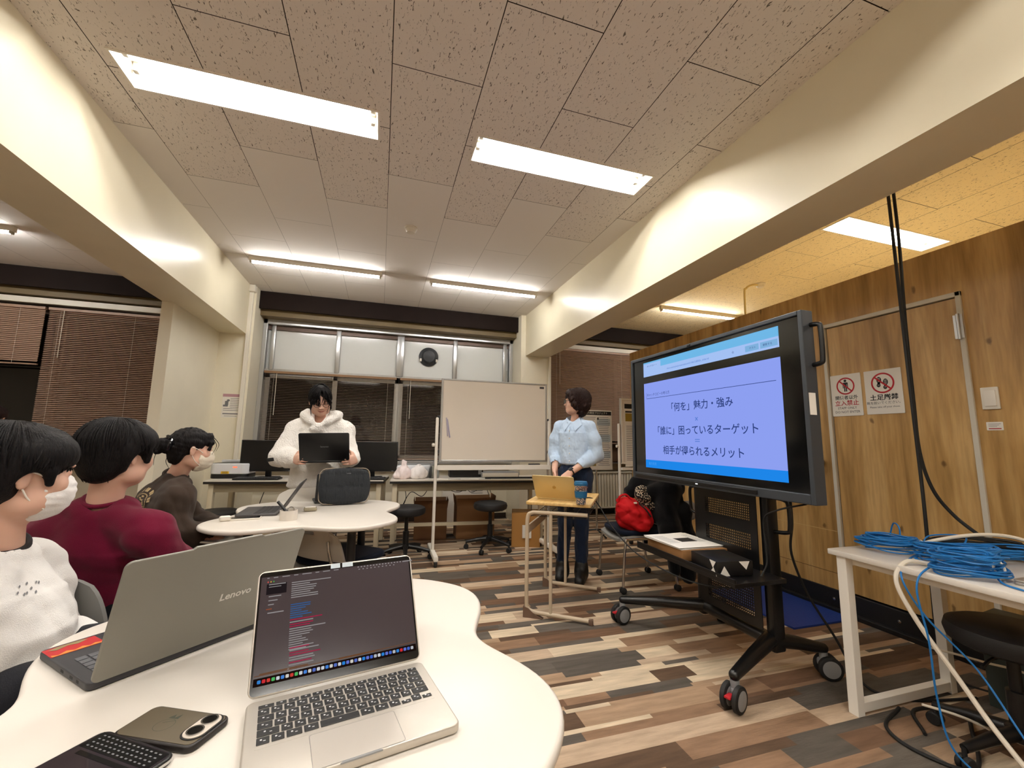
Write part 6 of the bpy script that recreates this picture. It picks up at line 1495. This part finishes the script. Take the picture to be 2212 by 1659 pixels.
# ------------------------------------------------------------------ seated listeners
M_maroon = cloth('maroon_sweat', '#5e1029', .9, .08, 480, .25, .06); M_brownsw = cloth('brown_sweat', '#352b24', .9, .08, 480, .25, .06); M_whitesw = cloth('white_sweat', '#e6e3de', .9, .1, 420, .35, .03); M_darksw = cloth('dark_sweat', '#1d1e22')
M_trous = cloth('dark_trousers', '#1a1b20'); M_mask = mat('white_mask', '#ece8e4', .85, bump=(220, .12), sheen=.2)
def seated(label, base, az, hc, haz, hpitch, sweater, gname, J, hroll=0., hs=1., fold=(.006, 28), h_g=.0055, lean=None, waist=(.16, .115), chest=(.185, .110), rib=None, sleeve=(.048, .054, .050, .040), seed=31):
    t = person(label, base)
    B = rotm(az); rt, fd = B[:, 0], B[:, 1]; hc = np.array(hc); Rh = rotm(haz, hpitch, hroll)
    lo, hi = bounds(list(J.values())+[hc], .17); lo[2] = max(lo[2], -.01)
    v = Vol(lo, hi, .0045); torso_body(v, J, rt); limb_body(v, J); add_head(v, hc, Rh, hs, J['nek']-V3(0, 0, .02))
    for s, sg in (('R', 1), ('L', -1)):
        d = unit(J['wr'+s]-J['el'+s]); add_hand(v, J['wr'+s], d, V3(0, 0, -1), -rt*sg, curl=(.3, .4, .3), s=.95)
    build_np('body', [v.mesh()], SKIN, t)
    g = Vol(lo, hi-V3(0, 0, .12), h_g)
    mid = J['pel']*.45+J['che']*.55
    g.ecap(J['pel']-V3(0, 0, .03), mid, (waist[0], waist[1]), (waist[0]*.98, waist[1]), rt, .05, .025); g.ecap(mid, J['che'], (waist[0]*.98, waist[1]), chest, rt, .04, .001); g.ecap(J['che'], J['nek']-V3(0, 0, .05), (chest[0], chest[1]), (.075, .07), rt, .04, .001)
    for s, sg in (('R', 1), ('L', -1)):
        g.chain([J['nek']-V3(0, 0, .055)+rt*sg*.05, J['sh'+s], J['el'+s]], (.040, sleeve[0], sleeve[1]), .075); g.chain([J['el'+s], J['el'+s]*.4+J['wr'+s]*.6, J['wr'+s]], (sleeve[1], sleeve[2], sleeve[3]), .018)
        a, b = J['el'+s], J['wr'+s]; g.cone(b*1.02-a*.02, b*1.4-a*.4, .036, .05, .006, 'sub')
    g.cone(J['nek']-V3(0, 0, .06), hc+Rh @ arr(0, -.02, -.05), .053, .055, .008, 'sub')
    g.noise(fold[0], fold[1], seed, (1, 1, 1.4), sharp=True, n=6); g.noise(.002, 80, seed+1)
    build_np(gname, [g.mesh()], sweater, t)
    # neck rib
    nd = unit(hc+Rh @ arr(0, -.02, -.06)-(J['nek']-V3(0, 0, .05))); c = J['nek']-V3(0, 0, .004); u1 = unit(np.cross(nd, fd)); u2 = np.cross(nd, u1)
    MB().tube([tuple(c+(u1*math.cos(a)*.058+u2*math.sin(a)*.057)-nd*.012*(1-math.cos(a*2))*.5) for a in [2*PI*i/36 for i in range(36)]], .0075, 8, closed=True).build('neck_rib', rib or sweater, t, world=True)
    p = Vol(lo, hi, .008); p.ecap(J['pel']-V3(0, 0, .02), J['pel']+V3(0, 0, .05), (.155, .12), (.15, .11), rt, .05, .03)
    for s in ('R', 'L'): p.chain([J['hip'+s], J['kn'+s], J['an'+s]], (.095, .075, .06), .03)
    build_np('trousers', [p.mesh()], M_trous, t)
    for s in ('R', 'L'):
        q = Vol(np.minimum(J['an'+s], J['to'+s])-V3(.1, .1, .1), np.maximum(J['an'+s], J['to'+s])+V3(.1, .1, .14), .006); shoe(q, J['an'+s], J['to'+s]); q.clip((0, 0, .001), (0, 0, -1)); build_np('shoe', [q.mesh()], M_sole, t)
    return t, Rh, lambda *q: tuple(hc+Rh @ arr(*q))
def seat_joints(c, az, zs, sh_z, nek, arms, lean=0., sw=.175):
    """c = pelvis x, y; nek = neck base point"""
    B = rotm(az); rt, fd = B[:, 0], B[:, 1]; nek = np.array(nek); pel = V3(c[0], c[1], zs+.115); che = pel*.33+nek*.67-V3(0, 0, .03)
    J = dict(pel=pel, che=che, nek=nek, shR=nek-V3(0, 0, .115)+rt*sw-fd*.005, shL=nek-V3(0, 0, .115)-rt*sw-fd*.005)
    for s, sg in (('R', 1), ('L', -1)):
        J['hip'+s] = pel+rt*sg*.09-V3(0, 0, .02); J['kn'+s] = pel+rt*sg*.12+fd*.40+V3(0, 0, .0); J['an'+s] = V3(*(pel+rt*sg*.11+fd*.40)[:2], .09); J['to'+s] = J['an'+s]+fd*.15-V3(0, 0, .05)
        e, w_ = arms[s]; J['el'+s] = np.array(e); J['wr'+s] = np.array(w_)
    return J
def bowl_hair(t, hc, Rh, m, seed, s=1., nape=-.085, sideburn=True, fringe=True, name='hair'):
    hc = np.array(hc); h = Vol(hc-.19*s, hc+.19*s, .0034); h.frame(hc, Rh*1.)
    h.ell((0, -.018, .044), (.0955*s, .112*s, .088*s), k=.01); h.ell((0, -.042, .0), (.092*s, .088*s, .075*s), k=.03); h.ell((0, -.062, -.045), (.066*s, .046*s, .055*s), k=.03)
    if fringe: h.ell((0, .044, .050), (.078*s, .048*s, .045*s), k=.03)
    h.ell((0, .108, -.060), (.098*s, .105*s, .092*s), k=.010, op='sub')
    for sx in (-1, 1):
        h.ell((sx*.095, .012, -.040), (.045*s, .040*s, .052*s), k=.010, op='sub')
        if sideburn: h.chain([(sx*.075*s, .034, .01), (sx*.073*s, .038, -.022)], (.012, .007), .008)
    h.frame(); h.noise(.0013, 60, seed, (1, 1, 2), sharp=True, n=6); h.noise(.0009, 200, seed+1, (1, 1, 3)); combed(t, hc, Rh, m, 240, seed+2, bowl_low, s=s); return build_np(name, [h.mesh()], m, t)
# maroon sweatshirt, back to the camera
az = R(18); nek = arr(-.925, 1.905, .955)
J = seat_joints((-.955, 2.00), az, .46, 0, nek, {'R': (arr(-.66, 1.98, .64), arr(-.60, 2.22, .62)), 'L': (arr(-1.22, 2.12, .64), arr(-1.05, 2.36, .62))}, sw=.185)
t, Rh, HW = seated('person in a maroon sweatshirt sitting with the back to the camera', (-.955, 2.0, 0), az, (-.893, 1.895, 1.105), R(28), R(-3), M_maroon, 'sweatshirt', J, fold=(.007, 24), seed=41)
bowl_hair(t, (-.893, 1.895, 1.105), Rh, HAIR_K, 43)
# brown sweatshirt, hair in a clip, mask
az = R(62); nek = arr(-1.085, 2.875, .965)
J = seat_joints((-1.235, 2.845), az, .46, 0, nek, {'R': (arr(-.99, 2.70, .68), arr(-.86, 2.735, .635)), 'L': (arr(-1.05, 3.10, .66), arr(-.86, 2.97, .64))}, sw=.16)
t, Rh, HW = seated('person in a brown sweatshirt with clipped-up black hair and a pale mask', (-1.235, 2.845, 0), az, (-1.010, 2.845, 1.098), R(62), R(-6), M_brownsw, 'sweatshirt', J, hs=.97, fold=(.006, 30), sleeve=(.060, .066, .056, .042), seed=51)
hc = arr(-1.010, 2.845, 1.098)
h = Vol(hc-.19, hc+.19, .0034); h.frame(hc, Rh); h.ell((0, -.020, .038), (.0785, .097, .083), k=.01); h.ell((0, -.066, -.02), (.060, .046, .07), k=.03); h.ell((0, .098, -.045), (.080, .080, .090), k=.010, op='sub')
for sx in (-1, 1): h.ell((sx*.085, .0, -.03), (.03, .035, .035), k=.008, op='sub'); h.chain([(sx*.03, .064, .088), (sx*.055, .072, .045), (sx*.064, .064, .005)], (.012, .010, .006), .012)
h.ell((0, -.128, .012), (.036, .04, .038), k=.02); h.chain([(0, -.13, .01), (-.01, -.175, .02)], (.028, .010), .015); h.chain([(0, -.12, .0), (.01, -.155, -.03)], (.026, .010), .015)
h.frame(); h.noise(.0022, 95, 61, sharp=True, n=6); build_np('hair', [h.mesh()], HAIR_K, t)
strands('hair_strand', t, [[HW(.02, .085, .075), HW(.03, .112, .04), HW(.03, .105, .0)], [HW(.04, .078, .07), HW(.052, .098, .03), HW(.055, .085, -.02)], [HW(0, -.14, -.01), HW(.0, -.158, -.05), HW(.0, -.155, -.10)], [HW(.01, -.10, -.04), HW(.012, -.108, -.075), HW(.015, -.085, -.115)]], .0022, HAIR_K)
ck = MB(); ck.tube(bez([HW(.03, -.105, .045), HW(.045, -.112, .02), HW(.035, -.115, -.015)], 6), .009, 8); ck.tube(bez([HW(-.02, -.105, .055), HW(.0, -.125, .06), HW(.03, -.115, .045)], 6), .008, 8); ck.build('hair_clip', mat('glossy_clip', '#1a1a1d', .15), t, world=True)
def mask_on(t, hc, Rh, seed=1, gap=.0, mat_=None):
    hc = np.array(hc); mv = Vol(hc-.15, hc+.15, .003); mv.frame(hc, Rh)
    mv.ell((0, .034+gap, -.052), (.0665, .0765, .068), k=.01); mv.cone((0, .086+gap, -.012), (0, .098+gap, -.032), .010, .014, .014)
    mv.ell((0, .018+gap, -.050), (.0610, .0735, .066), k=.004, op='sub')
    F = mv.frame(); 
    mv.clip(tuple(hc+Rh @ arr(0, .034+gap, 0)), tuple(Rh @ arr(0, -1, .12))); mv.clip(tuple(hc+Rh @ arr(0, .07, -.003)), tuple(Rh @ arr(0, -.10, 1)))
    mv.noise(.0012, 120, seed, (1, 1, .5)); build_np('mask', [mv.mesh()], mat_ or M_mask, t)
    HW = lambda *q: tuple(hc+Rh @ arr(*q)); m_ = MB()
    for sx in (-1, 1): m_.tube(bez([HW(sx*.059, .045+gap, -.018), HW(sx*.074, .015, .002), HW(sx*.079, -.016, .012)], 6), .0021, 6); m_.tube(bez([HW(sx*.059, .04+gap, -.085), HW(sx*.069, .012, -.062), HW(sx*.077, -.008, -.034)], 6), .0021, 6)
    m_.build('ear_loops', M_white, t, world=True)
mask_on(t, hc, Rh, 3, mat_=mat('ivory_mask', '#e4dac6', .85, bump=(220, .12)))
# emblem on the back
def patch_on(name, m, t, target, c, n_, up, half, depth, rows):
    """shapes laid on a garment: each small quad is dropped on the cloth along -n"""
    from mathutils.bvhtree import BVHTree
    ob = target; me = ob.data; M_ = local_matrix(ob); bv = BVHTree.FromPolygons([M_ @ v.co for v in me.vertices], [p.vertices[:] for p in me.polygons])
    c = Vector(c); n_ = Vector(n_).normalized(); up = Vector(up); up = (up-n_*up.dot(n_)).normalized(); rt = up.cross(n_); b = MB()
    for poly in rows:
        pts = []
        for x, y in poly:
            o = c+rt*x*half+up*y*half+n_*.12; hit = bv.ray_cast(o, -n_, .4)
            if hit[0] is None: pts = None; break
            pts.append(tuple(hit[0]+n_*depth))
        if pts: b.add(pts, [tuple(range(len(pts)))])
    if b.v: b.build(name, m, t, world=True, smooth=0)
def ring_rows(r0, r1, n, skip=None, sx=1.):
    out = []
    for i in range(n):
        if skip and i % skip == 0: continue
        a, c = 2*PI*i/n, 2*PI*(i+.8)/n; out.append([(r0*math.cos(a)*sx, r0*math.sin(a)), (r1*math.cos(a)*sx, r1*math.sin(a)), (r1*math.cos(c)*sx, r1*math.sin(c)), (r0*math.cos(c)*sx, r0*math.sin(c))])
    return out
bt_ = rotm(R(62)); rows = ring_rows(.78, 1.0, 34, 3)+ring_rows(.62, .68, 30)
rr = random.Random(3)
for k in range(26):
    a = rr.uniform(0, 6.28); q = rr.uniform(.05, .5); x, y = q*math.cos(a), q*math.sin(a); w2 = rr.uniform(.05, .13); rows.append([(x-w2, y-.03), (x+w2, y-.05), (x+w2, y+.04), (x-w2, y+.05)])
for k in range(7): rows.append([(-.7+.2*k, -1.32), (-.56+.2*k, -1.32), (-.56+.2*k, -1.16), (-.7+.2*k, -1.16)])
sw_ob = [o for o in t.children if o.name.startswith('sweatshirt')][0]
patch_on('back_emblem', mat('tan_print', '#b09a72', .8), t, sw_ob, tuple(arr(-1.185, 2.76, .815)), tuple(-bt_[:, 1]+bt_[:, 0]*.75), (0, 0, 1), .080, .003, rows)
# white sweatshirt at the near left
az = R(84); nek = arr(-.915, 1.445, .905)
J = seat_joints((-.905, 1.415), az, .46, 0, nek, {'R': (arr(-.87, 1.22, .63), arr(-.79, 1.30, .575)), 'L': (arr(-.88, 1.62, .60), arr(-.76, 1.52, .60))}, sw=.170)
t, Rh, HW = seated('person in a white sweatshirt with a white face mask at the near left', (-.955, 1.415, 0), az, (-.876, 1.422, 1.075), R(44), R(-5), M_whitesw, 'sweatshirt', J, hs=1.02, fold=(.008, 20), waist=(.185, .165), chest=(.185, .125), sleeve=(.054, .062, .056, .042), rib=mat('black_rib', '#1a1416', .9), seed=71)
bowl_hair(t, (-.876, 1.422, 1.075), Rh, HAIR_K, 73, 1.0)
mask_on(t, (-.876, 1.422, 1.075), Rh, 5, .004)
sw_ob = [o for o in t.children if o.name.startswith('sweatshirt')][0]
rows = []
for k in range(9):
    x = -.9+.2*k; y = .35*math.sin(k*1.9)
    rows.append([(x, y-.12), (x+.13, y-.02), (x+.11, y+.10), (x-.02, y+.02)])
patch_on('chest_print', M_greyink, t, sw_ob, (-.80, 1.39, .80), (.75, -.65, .1), (0, 0, 1), .035, .003, rows)
# listener at the left picture edge
az = R(70); nek = arr(-2.70, 3.93, 1.12)
J = seat_joints((-2.78, 3.93), az, .60, 0, nek, {'R': (arr(-2.55, 3.72, .86), arr(-2.40, 3.85, .80)), 'L': (arr(-2.62, 4.15, .86), arr(-2.42, 4.05, .80))})
t, Rh, HW = seated('person at the extreme left edge, only part of the head in view', (-2.78, 3.93, 0), az, (-2.66, 3.94, 1.255), R(60), 0, M_darksw, 'sweatshirt', J, h_g=.009, seed=81)
bowl_hair(t, (-2.66, 3.94, 1.255), Rh, HAIR_B, 83)
make_stool((-2.78, 3.93, 0), 'black swivel stool under the person at the extreme left edge', .1, .60)
make_stool((-1.235, 2.845, 0), 'black swivel stool under the person in the brown sweatshirt', .4, .46)
make_stool((-.955, 1.415, 0), 'black swivel stool under the person in the white sweatshirt', .7, .46)

# ------------------------------------------------------------------ coat and red bag on the chair, plastic bags on the table
M_coat = cloth('black_wool', '#08080a', .95, .1, 300, .3); M_redbag = mat('red_canvas', '#c0111a', .7, spec=.3, var=(9, .1), bump=(200, .12))
ct_ = thing('coat', 'black coat draped over the back of the grey shell chair', 'coat', (2.36, 3.24, .80))
g = Vol((1.98, 2.78, .03), (2.64, 3.62, .98), .0075)
g.chain([arr(2.33, 3.02, .80), arr(2.36, 3.24, .845), arr(2.37, 3.44, .80)], (.055, .065, .055), .06); g.chain([arr(2.12, 3.28, .745), arr(2.22, 3.26, .80), arr(2.36, 3.24, .83)], (.055, .075, .07), .06); g.chain([arr(2.20, 3.10, .76), arr(2.34, 3.08, .80)], (.05, .06), .06)
g.ecap(arr(2.41, 3.22, .82), arr(2.43, 3.22, .40), (.22, .05), (.27, .085), V3(0, 1, 0), .04, .05); g.ecap(arr(2.30, 3.20, .82), arr(2.24, 3.20, .55), (.20, .05), (.17, .06), V3(0, 1, 0), .04, .06)
g.chain([arr(2.30, 3.02, .80), arr(2.28, 2.98, .5), arr(2.30, 2.96, .17)], (.06, .075, .035), .05); g.chain([arr(2.40, 2.98, .6), arr(2.45, 2.99, .3), arr(2.46, 3.00, .10)], (.06, .06, .05), .04); g.chain([arr(2.40, 3.45, .7), arr(2.43, 3.46, .25)], (.06, .05), .05)
g.noise(.010, 20, 91, (1, 1, 2), sharp=True, n=6); build_np('cloth', [g.mesh()], M_coat, ct_)
sf = thing('scarf', 'speckled beige and black scarf tucked into the black coat', 'scarf', (2.13, 3.15, .74))
sm = mat('speckled_fabric', '#cbb89b', .9); nt = sm.node_tree; tc_ = nt.nodes.new('ShaderNodeTexCoord'); vo = nt.nodes.new('ShaderNodeTexVoronoi'); vo.inputs['Scale'].default_value = 85; nt.links.new(tc_.outputs['Object'], vo.inputs['Vector'])
rp_ = nt.nodes.new('ShaderNodeValToRGB'); rp_.color_ramp.interpolation = 'CONSTANT'; rp_.color_ramp.elements[0].color = (*lin('#d8c6aa'), 1); rp_.color_ramp.elements[1].color = (*lin('#15110f'), 1); rp_.color_ramp.elements[1].position = .42
nt.links.new(vo.outputs['Distance'], rp_.inputs[0]); nt.links.new(rp_.outputs[0], nt.nodes['Principled BSDF'].inputs['Base Color'])
g = Vol((1.98, 3.0, .58), (2.28, 3.3, .88), .005); g.ell(arr(2.13, 3.13, .745), (.065, .05, .065), k=.02); g.chain([arr(2.15, 3.12, .70), arr(2.19, 3.10, .64)], (.05, .03), .03); g.noise(.006, 60, 95, sharp=True, n=6); build_np('cloth', [g.mesh()], sm, sf)
rb = thing('backpack', 'bright red bag slumped on the navy seat of the grey shell chair', 'bag', (2.0, 3.16, .465))
g = Vol((1.75, 2.88, .455), (2.30, 3.46, .84), .0055); g.ell(arr(2.045, 3.15, .57), (.125, .13, .12), k=.03); g.ell(arr(1.99, 3.15, .645), (.085, .10, .07), k=.04); g.ell(arr(2.09, 3.12, .535), (.10, .115, .085), k=.04); g.clip((0, 0, .4635), (0, 0, -1)); g.noise(.010, 24, 97, sharp=True, n=6); g.noise(.003, 75, 98)
build_np('body', [g.mesh()], M_redbag, rb)
MB().tube(bez([(1.91, 3.14, .68), (1.915, 3.13, .725), (1.96, 3.11, .745), (2.01, 3.10, .70)], 6), .009, 8).build('handle', M_redbag, rb, world=True); MB().rbox((2.01, 3.050, .685), (.03, .012, .014), .004).build('clip_buckle', M_white, rb, world=True); MB().tube(bez([(2.04, 3.045, .68), (2.08, 3.015, .64), (2.12, 3.0, .58)], 6), .006, 8).build('strap', M_ink, rb, world=True)
cu = thing('cushion', 'grey striped roll behind the black coat beside the display cart', 'cushion', (2.56, 3.10, .60)); MB().rbox((2.57, 3.10, .60), (.10, .10, .16), .04, 4).build('cover', mat('grey_stripe', '#8c8c8c', .8), cu, world=True)
M_pbag = mat('white_plastic_bag', '#f1ecea', .35, spec=.4, bump=(30, .5)); M_pbag2 = mat('pinkish_plastic_bag', '#f1e3e2', .35, spec=.4, bump=(30, .5))
for i, (u, v_, lab, m_) in enumerate(((-.74, -.10, 'left white plastic bag with a pinkish tint and tall knot on the right long table', M_pbag2), (-.57, -.10, 'right white plastic bag, rounder, on the right long table', M_pbag))):
    x, y = onR(u, v_); t = thing('plastic_bag', lab, 'plastic bag', (x, y, .7305), 0, 'knotted plastic bags')
    g = Vol((x-.14, y-.14, .725), (x+.14, y+.14, .96), .0045); g.ell(arr(x, y, .795), (.082+.006*i, .08, .068), k=.02); g.ell(arr(x-.02, y, .762), (.088, .085, .04), k=.03)
    if i == 0: g.chain([arr(x, y, .84), arr(x-.005, y, .885), arr(x-.018, y, .925)], (.042, .017, .009), .025); g.cone(arr(x-.005, y, .885), arr(x+.02, y, .912), .014, .006, .015)
    else: g.chain([arr(x, y, .84), arr(x, y, .868)], (.05, .022), .02)
    g.clip((0, 0, .7312), (0, 0, -1)); g.noise(.0065, 48, 101+i, (1, 1, 1.6), sharp=True, n=6); build_np('body', [g.mesh()], m_, t)
tb = thing('tablet', 'white-edged tablet on the knees of the person in brown, just above the grey laptop lid', 'tablet', (-.80, 2.74, .615), R(62-90))
MB().prism(rrect(.24, .17, .012), 0, .008, r=.002).build('body', M_white, tb); MB().prism(rrect(.215, .15, .006), .0079, .0085).build('screen', mat('grey_blue_screen', '#7d8a96', .15, spec=.5), tb, smooth=0)
# ------------------------------------------------------------------ lamps
M_trof = mat('white_reflector', '#f4efe4', .35)
M_tube2 = emitter('lit_slim_tube', '#ffffff', LAMP_W*.8); M_tube2.node_tree.nodes['Emission'].inputs[0].default_value = (*LAMP_COL, 1)
M_sock = mat('lamp_socket', '#c9c4b6', .5)
lamp_labels = ['recessed two-tube ceiling light, the largest, at upper left', 'recessed two-tube ceiling light above the standing woman, right of the largest lamp',
               'two-tube ceiling light over the wooden partition, crossed by hanging black cables']
def troffer(x0, x1, y0, y1, label):
    cx, cy = (x0+x1)/2, (y0+y1)/2; L = x1-x0; W = y1-y0
    t = thing('ceiling_light', label, 'ceiling light', (cx, cy, H), 0, 'recessed two-tube ceiling lights')
    b = MB(); d = .105; a, c = L/2, W/2; a2, c2 = a-.015, c-.035
    b.quad((-a2, -c2, d), (a2, -c2, d), (a2, c2, d), (-a2, c2, d))
    b.quad((-a, -c, 0), (a, -c, 0), (a2, -c2, d), (-a2, -c2, d)); b.quad((a, c, 0), (-a, c, 0), (-a2, c2, d), (a2, c2, d))
    b.quad((-a, c, 0), (-a, -c, 0), (-a2, -c2, d), (-a2, c2, d)); b.quad((a, -c, 0), (a, c, 0), (a2, c2, d), (a2, -c2, d))
    b.prism([(-a+.02, -.012), (a-.02, -.012), (a-.02, .012), (-a+.02, .012)], .068, d)
    b.build('reflector', M_trof, t, smooth=0)
    f = MB()
    for lo, hi in (((-a-.012, -c-.012, -.006), (a+.012, -c, .004)), ((-a-.012, c, -.006), (a+.012, c+.012, .004)), ((-a-.012, -c, -.006), (-a, c, .004)), ((a, -c, -.006), (a+.012, c, .004))): f.mm(lo, hi)
    f.build('frame', M_trof, t, smooth=0)
    for s in (-1, 1):
        tb = MB().tube([(-a+.045, s*.052, .058), (a-.045, s*.052, .058)], .0145, 12).build('tube', M_tube, t)
        for e in (-1, 1): MB().rbox((e*(a-.03), s*.052, .067), (.025, .03, .06), .004).build('socket', M_sock, t)
    return t
for i, (x0, x1, y0, y1) in enumerate(TROFFERS):
    cx, cy = (x0+x1)/2, (y0+y1)/2
    if i in (8, 9, 10, 11):
        lab = {8: 'single-tube strip light near the window, above the hooded presenter', 9: 'single-tube strip light near the window, above the whiteboard',
               10: 'strip light over the partition, above the big display', 11: 'strip light on the ceiling beyond the left beam, cut by the picture edge'}[i]
        L = x1-x0; W = y1-y0
        t = thing('strip_light', lab, 'ceiling light', (cx, cy, H), 0, 'single-tube strip lights')
        a, c = L/2, W/2
        MB().prism([(-a-.01, -.021), (a+.01, -.021), (a+.01, .021), (-a-.01, .021)], -.048, .0).build('housing', M_trof, t, smooth=0)
        MB().tube([(-a+.02, 0, -.052), (a-.02, 0, -.052)], .0185, 12).build('tube', M_tube2, t)
        for e in (-1, 1): MB().rbox((e*(a-.012), 0, -.050), (.02, .04, .04), .004).build('socket', M_sock, t)
    else:
        lab = lamp_labels[i] if i < 3 else 'recessed two-tube ceiling light in the rows behind the near table'
        troffer(x0, x1, y0, y1, lab)
